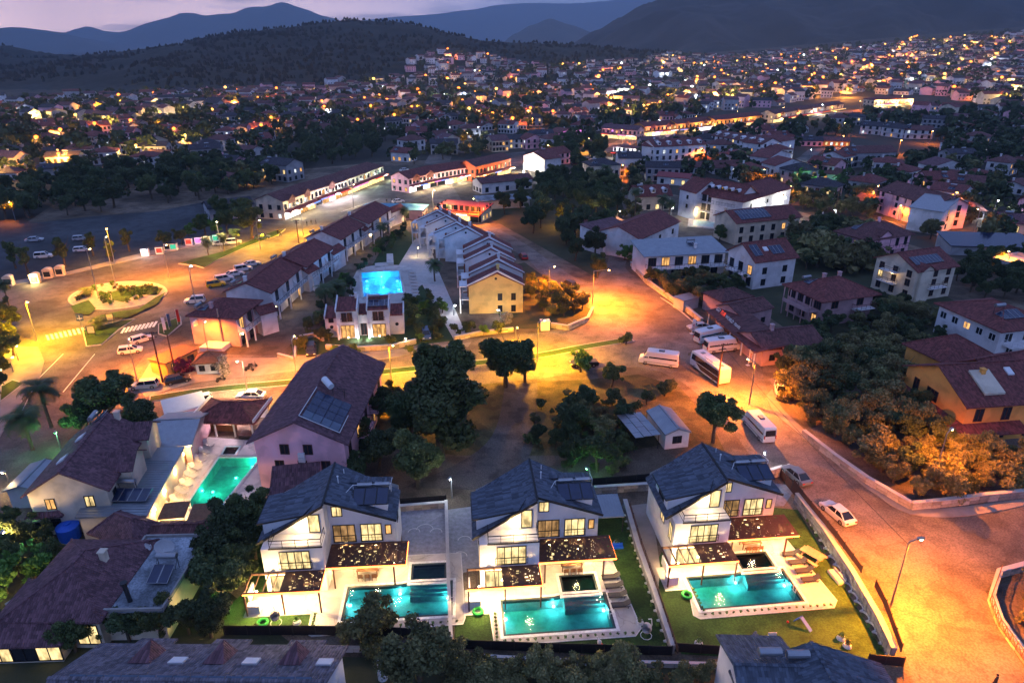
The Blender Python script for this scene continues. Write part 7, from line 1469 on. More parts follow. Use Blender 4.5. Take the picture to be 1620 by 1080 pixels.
def scooter(px, py, a, lb):
    T = thing('motor_scooter', lb, 'scooter', (*P(px, py), .16), a, 'scooters parked by the kerb'); b = MB()
    for x in (-.6,.6): b = MB(); b.cyl((x,-.06,.26), (x,.06,.26), .26, k=12); b.build('wheel', 'rubber', T)
    b = MB(); b.box(-.7,-.16,.35,.1,.16,.62); b.box(.1,-.14,.28,.45,.14,.36); b.box(.42,-.18,.35,.55,.18,.95); b.build('body', 'car_black', T); b = MB(); b.box(-.65,-.15,.63,.05,.15,.76); b.build('seat', 'rubber', T); b = MB(); b.bar((.5,-.32,1.05), (.5,.32,1.05), .05); b.bar((.6,0,.3), (.5,0,1.05), .06); b.build('handlebar', 'metal_dark', T)
for i, (x, y, lb) in enumerate([(395,588,'dark scooter on the pavement by the hotel wall'), (400,582,'dark scooter behind the first by the hotel wall'), (350,604,'dark scooter next to the white flowering bush')]): scooter(x, y, .4*i, lb)
# ------------------------------------------------------------------ hotel pools and their furniture
pool('glowing green swimming pool with a straight pale deck', GREEN, -.03, 1.4, 'water_green', 'pool_floor', 'pool_floor', 'tile_pale', .3, lights=[(*P(398,730), 150), (*P(335,770), 90), (*P(318,768), 40), (*P(372,748), 60)], lc=(.15,1,.62), cz=.09)
pool('small dark children pool behind the green pool', KID, .0, .4, 'water_dark', 'pool_floor_dark', 'pool_floor', 'tile_pale', .25, cz=.09)
pool('bright blue lit hotel pool', BLUE, -.03, 1.4, 'water_blue', 'pool_floor', 'pool_floor', 'tile_pale', .4, lights=[(*P(603,433), 1500), (*P(580,440), 500), (*P(628,440), 500), (*P(580,452), 500), (*P(631,453), 500), (*P(583,464), 500), (*P(633,461), 500), (*P(606,450), 600)], lc=(.10,.62,1.0), cz=.09)
sheet_holes('terrace', cc(PP([(255,806),(318,688),(318,690),(440,700),(428,770),(340,826),(232,822)], .06)), HOLES, .06, 'tile_pale', 'pale deck round the green pool')
sheet_holes('terrace', cc(PP([(552,470),(556,445),(566,425),(600,418),(648,420),(660,440),(662,468),(640,478),(600,485),(560,480)], .06)), HOLES, .06, 'tile_pale', 'pale octagonal deck round the blue pool')
tag(MB().prism(cc(PP([(593,418),(614,416),(615,421),(594,423)])), .05, .3).prism(cc(PP([(612,406),(622,406),(623,420),(612,420)])), .05, .9).build('water_slide_base', 'tile_pale'), 'white raised basin and step block behind the blue pool', 'pool block')
for i in range(9): t = i/8; x = 262+(322-262)*t**.9; y = 806-(806-704)*t; lounger_w((*P(x+8,y), .07), radians(62), 'pale sun lounger in the row beside the green pool, number %s from the gazebos' % ['one','two','three','four','five','six','seven','eight','nine'][i], 'pale sun loungers by the green pool')
for i in range(8): lounger_w((*P(651+i*.9, 432+i*5.2), .07), radians(85), 'sun lounger right of the blue pool, number %s from the rear' % ['one','two','three','four','five','six','seven','eight'][i], 'sun loungers by the blue pool')
# wooden screen with globe lamps
fence('orange lit wooden screen beside the green pool with lamps along it', [P(*q_, 1.9) for q_ in ((238,806),(262,770),(290,718),(303,692))], 1.9, 1.6, 0, 'wood_mid', 'wood_dark', world=True)
for i, (x, y) in enumerate([(241,806),(257,776),(273,745),(287,718),(301,692)]):
    T = thing('garden_lamp', 'warm garden lamp on the wooden screen, number %s from the gazebos' % ['one','two','three','four','five'][i], 'lamp', (*P(x+3, y, 2.1), 0), 0, 'garden lamps along the green pool'); b = MB(); b.cyl((0,0,0), (0,0,2.0), .05, k=8); b.build('pole', 'metal_dark', T); b = MB(); b.ball((0,0,2.12), .16); b.build('lamp_globe', 'bulb_warm', T); point(T, (.25,-.1,2.1), (1,.55,.16), 420, .15)
for i, (x, y) in enumerate([(276,824), (322,826)]):
    T = thing('gazebo', '%s square pool gazebo with tan fabric roof' % ('left','right')[i], 'gazebo', (*P(x, y-17, 2.2), .06), radians(8), 'gazebos at the green pool'); b = MB(); b.slab([(-1.5,-1.4,2.1), (1.5,-1.4,2.1), (1.5,1.4,2.35), (-1.5,1.4,2.35)], .08); b.build('roof', 'wood_mid', T)
    for a in (-1.4, 1.4):
        for c in (-1.3, 1.3): b = MB(); b.box(a-.04,c-.04,0,a+.04,c+.04,2.1); b.build('post', 'metal_white', T)
    b = MB(); b.box(-1.1,-.9,0,1.1,.9,.35); b.build('daybed', 'cushion', T); b = MB(); b.ball((0,-.2,1.95), .1); b.build('ceiling_lamp', 'bulb_warm', T); point(T, (0,-.4,1.8), WARM, 420, .15)
b = MB()
for i in range(8): b.slab([(-1.5+.38*i,-.9,.02+.55), (-1.32+.38*i,-.9,.57), (-1.32+.38*i,.9,.57), (-1.5+.38*i,.9,.57)], .05)
b.box(-1.6,-.8,0,1.5,.8,.5); tag(b.build('striped_daybed', 'car_black', None, (*P(398,690), .06)), 'black and white striped couch before the pool bar', 'couch')
# hotel court pool, pool of the grey house, palm parasols
for lb, poly, m_ in (('pale blue pool edge in the large hotel courtyard', [P(1096,358), P(1128,361), P(1130,353), P(1097,350)], 'pool_floor'), ('unlit rectangular blue pool beside the blue grey house', [PG(1352,291)[:2], PG(1392,289)[:2], PG(1380,279)[:2], PG(1351,281)[:2]], 'car_blue')):
    q = cc([tuple(p) for p in poly]); c = q[0]; z = ground_z(*c)+.05; T = thing('swimming_pool', lb, 'pool', (*c, z)); l_ = [(a-c[0], b_-c[1]) for a, b_ in q]; b = MB(); b.prism(off(l_, 1.6), 0, .3); b.build('coping', 'tile_pale', T); b = MB(); b.face(*[(x, y, .31) for x, y in l_]); b.build('water', m_, T)
b = MB()
for i, (x, y) in enumerate([(1290,352),(1300,348),(1318,362),(1322,356),(1335,368),(1342,364),(1298,372),(1310,376),(1350,372),(1285,360)]):
    p = P(x, y); T = thing('parasol', 'closed white parasol on the lit terrace with green light', 'parasol', (*p, 0), 0, 'closed parasols on the green lit terrace'); b = MB(); b.cyl((0,0,0), (0,0,2.8), .05, k=6); b.build('pole', 'metal_white', T); b = MB(); b.cyl((0,0,1.1), (0,0,2.7), .32, .05, 8); b.build('canopy', 'canopy_white', T)
sheet('terrace', [(1272,352),(1300,340),(1360,368),(1345,384),(1280,378)], .06, 'tile_pale', 'lit terrace with parasols')
for i in range(7): p = P(1284+i*9, 366+i*1.5); lounger_w((*p, .08), 1.2+.1*i, 'sun lounger on the green lit terrace', 'sun loungers on the green lit terrace')
# ------------------------------------------------------------------ walls, banners, signs
stone_wall('long pale stone wall along the orchard and the street corner', [(1270,690),(1318,728),(1370,765),(1440,806),(1500,800),(1560,792),(1640,784)], 1.1, .5, 1.3, 2, 'stone_wall')
stone_wall('white flanked stone wall right of the orange junction', [(998,420),(1022,448),(1050,468),(1085,492),(1110,512)], 1.1, .5, 1.0, 2, 'stone_wall')
stone_wall('low stone wall round the corner garden at the junction', [(872,518),(898,522),(930,508),(938,492)], 1.0, .5, 1.0, 2, 'stone_wall'); stone_wall('low stone wall before the white house', [(516,552),(560,556),(622,552),(658,543)], .9, .5, 1.0, 2, 'stone_wall'); stone_wall('stone wall round the hotel forecourt', [(440,565),(466,572),(470,538),(500,532),(512,540)], .8, .4, 1.0, 2, 'stone_wall'); stone_wall('stone wall before the yellow townhouse', [(718,538),(760,530),(812,524)], .8, .5, 1.0, 2, 'stone_wall')
stone_wall('yellow lit garden wall in the bottom right corner', [(1640,895),(1578,912),(1566,950),(1580,990),(1625,1052),(1660,1100)], .9, .5, 1.2, 2, 'stone_wall')
T = thing('garden_fence', 'rusty lattice fence on the corner garden wall, lower right', 'fence', (*P(1566,950,.9), .9)); b = MB(); q = [Vector((*P(x, y, .9), 0))-Vector((*P(1566,950,.9), 0)) for x, y in ((1582,905),(1566,950),(1580,990),(1625,1052),(1660,1100))]
for a, c in zip(q, q[1:]):
    n = max(1, int((c-a).length/.9)); b.bar(a+Vector((0,0,.9)), c+Vector((0,0,.9)), .06); b.bar(a+Vector((0,0,.1)), c+Vector((0,0,.1)), .05)
    for i in range(n): s, e = a.lerp(c, i/n), a.lerp(c, (i+1)/n); b.bar(s+Vector((0,0,.1)), e+Vector((0,0,.9)), .045); b.bar(s+Vector((0,0,.9)), e+Vector((0,0,.1)), .045); b.bar(s, s+Vector((0,0,1)), .06)
b.build('lattice', 'wood_mid', T)
for i, (x, y, c, lb) in enumerate([(1183,578,'paint_white','white banner with red letters at the canopy corner'), (1094,528,'sign_red','red and white banner beside the pale car')]):
    T = thing('banner', lb, 'banner', (*P(x, y), .05), .35); b = MB(); b.cyl((0,0,0), (0,0,3.2), .04, k=6); b.box(-.3,-.3,0,.3,.3,.08); b.build('pole', 'metal_white', T); b = MB(); b.box(.03,-.02,.5,.75,.02,3.1); b.build('flag', 'paint_white', T)
    text(T, 'OPEN' if i == 0 else 'TUR', .62 if i == 0 else .75, (.14,-.03,2.9) if False else (.62,-.03,.7), (radians(90), radians(-90), 0), 'red_plastic')
for i, (x, y) in enumerate([(260,528),(268,522),(282,515)]):
    T = thing('banner', 'feather flag on the kerbed island, %s of three' % ('left','middle','right')[i], 'banner', (*P(x, y), .16), .2, 'feather flags on the kerbed island'); b = MB(); b.cyl((0,0,0), (0,0,3.4), .035, k=6); b.build('pole', 'metal_white', T); b = MB(); b.box(.03,-.02,.7,.55,.02,3.3); b.build('flag', ['paint_white','sign_blue','red_plastic'][i] if i != 1 else 'car_blue', T)
for i, (x, y) in enumerate([(146,532), (176,512)]):
    T = thing('notice_board', '%s framed notice board on the kerbed island' % ('lower left','upper right')[i], 'sign board', (*P(x, y), .16), .1, 'framed notice boards on the island'); b = MB(); b.box(-.75,-.05,.5,.75,.05,.6); b.box(-.75,-.05,2.0,.75,.05,2.1); b.box(-.75,-.05,.6,-.65,.05,2.0); b.box(.65,-.05,.6,.75,.05,2.0); b.box(-.7,-.05,0,-.62,.05,.5); b.box(.62,-.05,0,.7,.05,.5); b.build('frame', 'metal_dark', T); b = MB(); b.box(-.65,-.02,.6,.65,.02,2.0); b.build('poster', 'tile_pale', T)
T = thing('road_sign', 'blue rectangular road sign on the island beside the roundabout', 'road sign', (*P(135,535), .16), .1); b = MB(); b.cyl((0,0,0), (0,0,5.0), .06, k=8); b.build('pole', 'metal_grey', T); b = MB(); b.box(-.7,-.12,3.6,.7,-.06,5.0); b.build('sign_plate', 'car_blue', T); b = MB(); b.box(-.5,-.14,4.0,.5,-.12,4.15); b.box(-.06,-.14,3.8,.06,-.12,4.7); b.build('sign_mark', 'paint_white', T)
# ------------------------------------------------------------------ people
def person(px, py, a, lb, top='cloth_dark', leg='cloth_dark', group=None, w=None, z=.05, stride=.18):
    T = thing('person', lb, 'person', (*(w or P(px, py)), z), a, group)
    me = bpy.data.meshes.new('body'); V_ = [(0,0,.95), (0,0,1.2), (0,0,1.42), (0,0,1.52), (0,0,1.66), (.10,0,.92), (.11,-stride,.5), (.11,-stride*1.2,.06), (.11,-stride*1.2-.14,.04), (-.10,0,.92), (-.11,stride,.5), (-.11,stride*1.5,.08), (-.11,stride*1.5-.14,.04), (.19,0,1.42), (.24,.06,1.14), (.24,-.06,.9), (-.19,0,1.42), (-.24,-.04,1.14), (-.24,-.16,.92)]
    E_ = [(0,1),(1,2),(2,3),(3,4),(0,5),(5,6),(6,7),(7,8),(0,9),(9,10),(10,11),(11,12),(2,13),(13,14),(14,15),(2,16),(16,17),(17,18)]; rad = [.15,.14,.15,.06,.105,.10,.065,.05,.04,.10,.065,.05,.04,.065,.045,.035,.065,.045,.035]
    me.from_pydata(V_, E_, []); o = bpy.data.objects.new('body', me); COL.objects.link(o); me.materials.append(M[top]); md = o.modifiers.new('skin', 'SKIN'); 
    for i, r in enumerate(rad): me.skin_vertices[0].data[i].radius = (r, r)
    me.skin_vertices[0].data[0].use_root = True; o.modifiers.new('s', 'SUBSURF').levels = 1; o.modifiers['s'].render_levels = 1; o.parent = T; b = MB(); b.ball((0,0,1.70), .105, .13); b.build('head', 'skin', T, smooth=True); b = MB(); b.ball((0,.02,1.74), .115, .11); b.build('hair', 'rubber', T, smooth=True); return T
person(1570, 1090, .5, 'person in dark clothes walking on the street at the bottom right', 'cloth_dark')
for i, (x, y) in enumerate([(440,372),(444,374),(486,358),(493,356),(500,355),(612,322),(620,320),(628,319),(262,380),(330,395)]): person(x, y, i*1.3, 'small walking figure on the pavement by the bright shops', 'cloth_dark', None, 'people walking by the shops')
# ------------------------------------------------------------------ poles and street lamps
LAMPS = {}
def lampd(h, arm, head, col, power, spot=None, pole='metal_grey', r0=.11):
    T = thing('street_lamp', '', 'street lamp'); b = MB(); b.cyl((0,0,0), (0,0,h), r0, r0*.6, 8); b.build('pole', pole, T); b = MB(); b.bar((0,0,h-.1), (arm,0,h+.3), .09); b.build('arm', 'metal_grey', T)
    b = MB(); b.box(arm-.15,-.14,h+.2,arm+.55,.14,h+.36); hd = b.build('lamp_head', 'metal_grey', T); b = MB(); b.ball((arm+.25,0,h+.17), .20, .12, 8, 5); b.build('bulb', head, hd); point(T, (arm+.25,0,h-.08), col, power, .15, spot=spot); return T
def lamp(px, py, h, kind, power, label, arm=1.2, a=0., group=None, z=0., w=None, spot=None):
    col = {'s': SOD, 'y': YEL, 'w': WHT, 'g': GRN, 'm': WARM}[kind]; hd = {'s': 'bulb_sodium', 'y': 'bulb_sodium', 'w': 'bulb_white', 'g': 'bulb_green', 'm': 'bulb_warm'}[kind]
    if power < 999 or power in (3500, 4500): power = float(power)
    power = power*({'s': 1.6, 'y': 1.6}.get(kind, 1.0) if power > 999 else 1.3)
    if h > 4.4: spot = spot or 168
    k = (h, arm, kind, power, spot)
    if k not in LAMPS: LAMPS[k] = proto(k, lambda: lampd(h, arm, hd, col, power, spot))
    return LAMPS[k]((*(w or P(px, py)), z), a, label, group)
KW = 1650.
def upole(px, py, h, lb, wires=(), cross=True):
    T = thing('utility_pole', lb, 'pole', (*P(px, py), 0), .3); b = MB(); b.cyl((0,0,0), (0,0,h), .17, .11, 8); b.build('pole', 'wood_dark', T); b = MB()
    if cross: b.bar((-.9,0,h-.3), (.9,0,h-.3), .1); b.bar((-.7,0,h-1.0), (.7,0,h-1.0), .1); [b.cyl((x,0,h-.25), (x,0,h-.02), .05, k=6) for x in (-.8,-.3,.3,.8)]
    b.build('crossarm', 'metal_dark', T); return T
upole(258,606,9.5,'wooden electricity pole with crossarms near the silver estate car'); upole(1135,612,8,'dark utility pole beside the coach'); upole(905,375,9,'utility pole between park trees and townhouses'); upole(473,385,7,'dark utility pole on the pavement before the hotel terraces'); upole(278,592,7.5,'wooden pole beside the terrace bar', cross=False); upole(1320,342,8.5,'wooden pole on the brown slope'); upole(1240,440,7,'thin pole between the rose house and the bay house', cross=False)
lamp(1408,962,8.6,'s',19*KW,'tall concrete street lamp over the orange lit street, lower right',.9,.1)
lamp(850,574,8.0,'y',14*KW,'street lamp behind the ragged tree throwing yellow light',1.0,.3)
lamp(620,610,7.5,'y',9*KW,'thin street lamp behind the pink house',.7,-.5)
lamp(937,483,8.0,'s',26*KW,'street lamp with long arm at the junction garden corner',3.0,0.)
lamp(59,540,8.2,'y',17*KW,'yellow street lamp at the avenue bend, left edge',.7,-.6)
lamp(393,628,6.5,'m',5*KW,'bright lamp on the roadside behind the pool bar',.5,-2.6); lamp(217,600,7,'s',12*KW,'lamp over the pavement beside the electricity pole',.8,2.0)
lamp(156,470,11,'y',7*KW,'tall lamp mast standing on the roundabout, left one',.5,1.0); lamp(184,455,12,'s',9*KW,'tall thin lamp mast on the roundabout, right one',.5,1.5); lamp(312,492,10,'w',30,'unlit white mast at the end of the first terrace block',.3,0)
lamp(182,418,9.5,'y',3*KW,'lamp among slender trees on the pavement',.6,-1); lamp(350,395,8,'m',3*KW,'tall lamp beside the amber lit tree',.6,-1)
lamp(686,345,9.0,'m',12*KW,'bright thick lamp at the fork by the yellow canopy',.4,0); lamp(757,352,7.5,'s',8*KW,'street lamp at the head of the townhouse street',1.2,pi)
lamp(480,372,7.5,'y',12*KW,'street lamp before the gabled shops',.8,1.5); lamp(412,395,8,'y',9*KW,'street lamp near the tallest avenue tree',.8,1.0); lamp(268,440,8,'s',12*KW,'added street lamp on the far side of the roundabout',.8,1.2); lamp(560,330,8,'m',4*KW,'street lamp at the bright shops',.8,1.2)  # the lamp beyond the roundabout is added to light the road there
lamp(868,470,7,'s',8*KW,'added street lamp on the townhouse street by the garden',1.0,0.3); lamp(1185,640,7.5,'s',12*KW,'added street lamp by the white car under the orchard trees',1.0,2.4); lamp(975,365,6,'m',1.5*KW,'lamp in the park beside the plum roofed restaurant',.5,0)  # townhouse street and orchard car lamps are added for the orange road light
for (x, y, h_, k_, p_, lb) in [(776,492,2.4,'w',140,'white garden lamp left of the yellow townhouse, upper'), (792,508,2.2,'w',160,'white garden lamp left of the yellow townhouse, lower'), (718,500,2.2,'w',160,'white garden lamp on the garden walk'), (661,408,2.4,'m',260,'garden lamp at the foot of the left stepped townhouses'), (932,768,2.2,'g',160,'greenish white lamp behind the middle villa'), (715,788,3.0,'w',160,'white lamp on the gate post between left and middle villa'), (1206,752,3.0,'w',220,'white lamp on the gate pillar beside the right villa'), (352,982,1.6,'g',90,'green garden lamp in the bush left of the left lawn'), (98,716,3.2,'g',450,'green lamp between the palms and the cream house'), (20,778,2.6,'m',400,'warm lamp at the long grey canopy'), (12,555,2.6,'y',350,'lamp in the hedge at the left edge, upper'), (30,572,2.6,'y',450,'lamp in the hedge at the left edge, second'), (22,590,2.6,'y',350,'lamp in the hedge at the left edge, third'), (8,612,2.6,'y',350,'lamp in the hedge at the left edge, lowest'), (18,985,2.0,'m',350,'lamp under the tiled porch, left'), (60,985,2.0,'m',250,'lamp under the tiled porch, right'), (15,885,3.2,'m',900,'warm lamp in the green garden at the left edge'), (40,862,2.2,'g',250,'small green lamp in the green garden at the left edge'), (1300,385,3.5,'g',1200,'green white lamp beside the parasol terrace'), (1320,350,3.5,'w',500,'white lamp on the parasol terrace'), (990,398,3.0,'w',1800,'white lamp lighting the yard below the red roofed hall'), (968,388,3.0,'w',900,'white lamp at the gate of the lit yard'), (1060,352,4.5,'w',2200,'white lamp in the large hotel courtyard'), (1098,350,3,'m',600,'warm lamp at the large hotel courtyard'), (1168,430,2.6,'m',250,'small lamp beside the bay house'), (1135,430,2.6,'m',500,'yellow lamp at the corner of the blue roofed house'), (890,360,3,'y',1200,'yellow lamp inside the park trees'), (925,350,3,'m',1300,'lamp at the park restaurant'), (1280,262,7,'w',6000,'very bright white lamp beyond the white gabled blocks'), (1290,300,4,'g',2500,'green white lamp behind the white gabled blocks'), (1568,350,6.5,'w',5500,'bright white flood lamp by the low house, right edge'), (1420,350,5,'s',3500,'orange lamp at the foot of the long pink house'), (1462,352,5,'s',3500,'orange lamp beneath the olive tree, right'), (1540,300,5,'s',1800,'orange lamp at the pale hip roofed house'), (700,235,7,'y',9000,'twin street lamp over the yellow lit yard'), (756,222,7,'w',3500,'brilliant white lamp behind the yellow lit yard'), (740,232,7,'y',8000,'second yellow street lamp at the yellow lit yard'), (842,205,7,'s',6500,'orange lamp over the small square behind the villas'), (395,290,5,'y',2600,'yellow lamp at the orange bungalow'), (25,350,6,'s',3500,'orange lamp glowing behind the left edge trees'), (1420,245,7,'s',7000,'orange lamp over the sandy yard, left'), (1470,228,7,'s',6500,'orange lamp over the sandy yard, right'), (1330,238,7,'s',5500,'orange lamp before the open restaurant'), (1590,430,5,'s',4500,'orange lamp over the flat roofed house at the right edge'), (950,262,6,'s',5000,'orange lamp on the street past the park trees'), (985,285,6,'s',4500,'orange lamp at the beige block'), (1010,330,5,'s',3500,'orange lamp by the arched window house'), (655,500,1.2,'m',60,'small path lamp in the garden beds'), (640,548,1.5,'m',60,'small lamp by the stone wall before the white house')]:
    q = PG(x, y); lamp(x, y, h_, k_, p_, lb, .25, R.uniform(0, 6), z=q[2], w=q[:2])
lamp(1474,768,8,'s',4.5*KW,'added lamp among the olives to light the orange house',.8,.6,spot=179); lamp(470,600,7.5,'s',9*KW,'orange lamp between the pink house and the hotel garden',.8,1.5); lamp(330,560,6,'s',3*KW,'orange lamp over the first terrace block forecourt',.6,1.5)  # the lamp in the olives is added to brighten the orange house
for i, (x, y) in enumerate([(870,256),(930,244),(985,228),(1040,210),(1100,203),(1165,194),(1235,188),(1300,183),(1360,176),(1425,168),(1110,262),(1205,300),(1500,340),(1380,330),(1250,330),(1335,215),(1540,372)]): q = PG(x, y); lamp(x, y, 7.5, 'sysw'[i % 4] if i < 10 else 's', 9000. if i < 10 else 4000., 'orange or white street lamp along the far shopping street' if i < 10 else 'orange street lamp in the lanes of the upper right', .8, R.uniform(0, 6), 'street lamps along the far shopping street' if i < 10 else 'street lamps in the upper right lanes', z=q[2], w=q[:2])
lamp(816,547,3.4,'y',2600,'yellow lamp glaring over the tree top before the yellow townhouse',.3,1.2)
T = thing('gas_tank', 'upright pale metal tank behind the bottom row of roofs', 'tank', (*P(606,1072), 0)); b = MB(); b.cyl((0,0,0), (0,0,2.0), .45, k=14); b.cyl((0,0,2.0), (0,0,2.25), .45, .12, 14); b.build('tank_body', 'metal_white', T); b = MB(); b.cyl((0,0,2.25), (0,0,2.7), .05, k=6); b.build('vent_pipe', 'metal_white', T)
stone_wall('low pale concrete wall below the dark fences along the bottom', [(420,1028),(600,1030),(705,1036)], .5, .25, 1.2, 1, 'concrete_pale'); stone_wall('low pale wall under the middle lawn fence', [(706,1040),(900,1050),(1150,1056)], .5, .25, 1.2, 1, 'concrete_pale')
sheet('ground', [(430,1034),(1150,1060),(1200,1120),(400,1120)], .0, 'green_ground', 'dark planted strip along the bottom edge')
# wires
def wire(a, ha, c, hc, lb='thin overhead wire between poles'):
    A = Vector((*P(*a), ha)); B_ = Vector((*P(*c), hc)); b = MB(); n = 8; pv_ = A
    for i in range(1, n+1): t = i/n; q = A.lerp(B_, t)-Vector((0,0,2.2*t*(1-t))); b.bar(pv_, q, .035); pv_ = q
    tag(b.build('wire', 'metal_dark'), lb, 'wire', 'overhead wires')
wire((258,606),9.2,(278,592),7.2); wire((1135,612),7.6,(1408,962),8.2); wire((1320,342),8.2,(1240,440),6.8)
# ------------------------------------------------------------------ the far town
from mathutils.bvhtree import BVHTree
def bvh(o): me = o.data; mw = o.matrix_world; return BVHTree.FromPolygons([v.co.copy() for v in me.vertices], [tuple(p.vertices) for p in me.polygons])
LAND = [bvh(o) for o in bpy.data.objects if o.name.split('.')[0] == 'hill']+[bvh(bpy.data.objects['ground'])]
def land_z(x, y):
    z = -99
    for t in LAND:
        h_ = t.ray_cast(Vector((x, y, 2000)), Vector((0,0,-1)))
        if h_[0] is not None: z = max(z, h_[0].z)
    return z
def proj(x, y, z):
    v = z-CAMH; c = y*cos(TH)-v*sin(TH); u = y*sin(TH)+v*cos(TH); return (810+F*x/c, 540-F*u/c)
TOWN = [(-80,172),(60,160),(200,152),(420,142),(560,132),(640,118),(648,98),(690,84),(790,90),(815,104),(900,106),(1000,97),(1100,82),(1200,70),(1300,60),(1400,50),(1500,42),(1700,30),(1700,182),(1600,178),(1480,150),(1440,150),(1340,150),(1200,172),(1020,182),(940,196),(870,200),(760,212),(690,206),(610,208),(470,212),(440,232),(340,262),(200,275),(0,290),(-80,295)]
FIELD = [[(560,150),(700,128),(900,128),(930,150),(800,168),(640,170)], [(0,165),(250,158),(260,172),(0,180)]]
GAP = [(-80,290),(0,288),(300,262),(600,205),(1000,180),(1340,180),(1700,178),(1700,430),(1520,400),(1400,345),(1250,330),(1225,295),(1000,290),(930,262),(850,268),(830,240),(620,258),(560,270),(430,300),(330,305),(0,345),(-80,345)]
STREETS = [[(600,290),(690,255),(690,228),(860,200),(880,212),(760,245),(850,232),(850,285),(640,315)], [(830,275),(850,245),(1000,208),(1130,182),(1450,150),(1460,182),(1240,205),(1020,235),(920,268)], [(1270,200),(1500,205),(1500,262),(1300,250),(1230,310),(1210,300),(1260,240)], [(930,240),(985,235),(1030,340),(990,350)], [(1370,340),(1650,360),(1650,440),(1500,390)], [(330,318),(600,240),(610,300),(420,345)]]
rr = random.Random(11)
cell = {}; HS = []; tries = 0
def ok(x, y, d, store, c=12.):
    i, j = int(x//c), int(y//c); k = int(d//c)+1
    for a in range(i-k, i+k+1):
        for b_ in range(j-k, j+k+1):
            for (u, v) in store.get((a, b_), ()):
                if (x-u)**2+(y-v)**2 < d*d: return False
    store.setdefault((i, j), []).append((x, y)); return True
while len(HS) < 1650 and tries < 30000:
    tries += 1; y = 200+1285*rr.random()**.85; x = rr.uniform(-.80, .80)*y; z = land_z(x, y); px, py = proj(x, y, z)
    if not (inside((px, py), TOWN) or (px > 640 and inside((px, py), GAP) and not any(inside((px, py), s_) for s_ in STREETS))) or near_house(x, y, 5): continue
    fld = any(inside((px, py), f) for f in FIELD)
    if fld and rr.random() < .72: continue
    if px < 620 and rr.random() < .25: continue
    if not ok(x, y, 15.5 if not fld else 24, cell): continue
    HS.append((hypot(x, y), x, y, z))
HS.sort()
PROT = {}
def far_proto(v):
    """fourteen house types with walls, roof and windows"""
    if v in PROT: return PROT[v]
    r = random.Random(v*7+1); w = r.uniform(9, 15); D_ = r.uniform(8, 11); fl = r.choice([1,2,2,2]); ze = 2.9*fl+.3; wall = r.choice([WH, WH, WH, 'plaster_cream','plaster_pink','plaster_grey']); tile = r.choice(['tile_red','tile_brown','tile_plum','tile_dark','tile_brown']); rf = r.choice(['gx','gx','hip','gy','hip'])
    lw = r.choice(['win_warm','win_amber','win_cool']); h = house('house', '', 'house', ('W', 0, 0, w, 0), ze, D_, rf, r.uniform(1.6, 2.6), wall, tile, {'f': (r.choice([3,4,5]), [.7+2.8*i for i in range(fl)], 1.2, 1.5, .12), 'l': (2, [.7+2.8*i for i in range(fl)], 1.1, 1.4, .15), 'r': (2, [.7+2.8*i for i in range(fl)], 1.1, 1.4, .15)}, .5, near=False, seed=v, litm=(lw,), chim=((w*.3, D_*.6),), balc=(('f',.2,.6,3.1,1.0),) if fl == 2 else (), solar=((w*.5,.8,2,1.0,1.6,True),) if rf == 'gx' and v % 2 else ())
    bpy.data.objects.remove(h.root) if False else None
    PROT[v] = (h.root, w, D_, ze, wall, tile, rf, fl); return PROT[v]
WN = {WH: 'white', 'plaster_cream': 'cream', 'plaster_pink': 'pink', 'plaster_grey': 'grey'}; TN = {'tile_red': 'red', 'tile_brown': 'brown', 'tile_plum': 'plum', 'tile_dark': 'dark'}; RN = {'gx': 'gabled', 'gy': 'gable fronted', 'hip': 'hip roofed'}
def district(px, py): return ['far left plain','left plain','plain below the dark hill','middle of the far town','town right of the middle','lower right slope','far right slope'][max(0, min(6, int(px//232)))]
used = set()
for i, (d, x, y, z) in enumerate(HS[:240]):
    v = rr.randrange(14); root, w, D_, ze, wall, tile, rf, fl = far_proto(v); px, py = proj(x, y, z); dist = district(px, py); rz = rr.choice([-.35,-.1,.15,.4,.75,-.8])+rr.uniform(-.1,.1)
    lb = '%s %s %s house with %s roof on the %s' % (WN[wall], {1: 'one storey', 2: 'two storey'}[fl], RN[rf], TN[tile], dist); gp = '%s %s houses with %s roofs on the %s' % (WN[wall], RN[rf], TN[tile], dist)
    if v not in used: used.add(v); root.location = (x, y, z-.15); root.rotation_euler = (0,0,rz); root['label'] = lb; root['group'] = gp
    else: dup(root, (x, y, z-.15), rz, lb, gp)
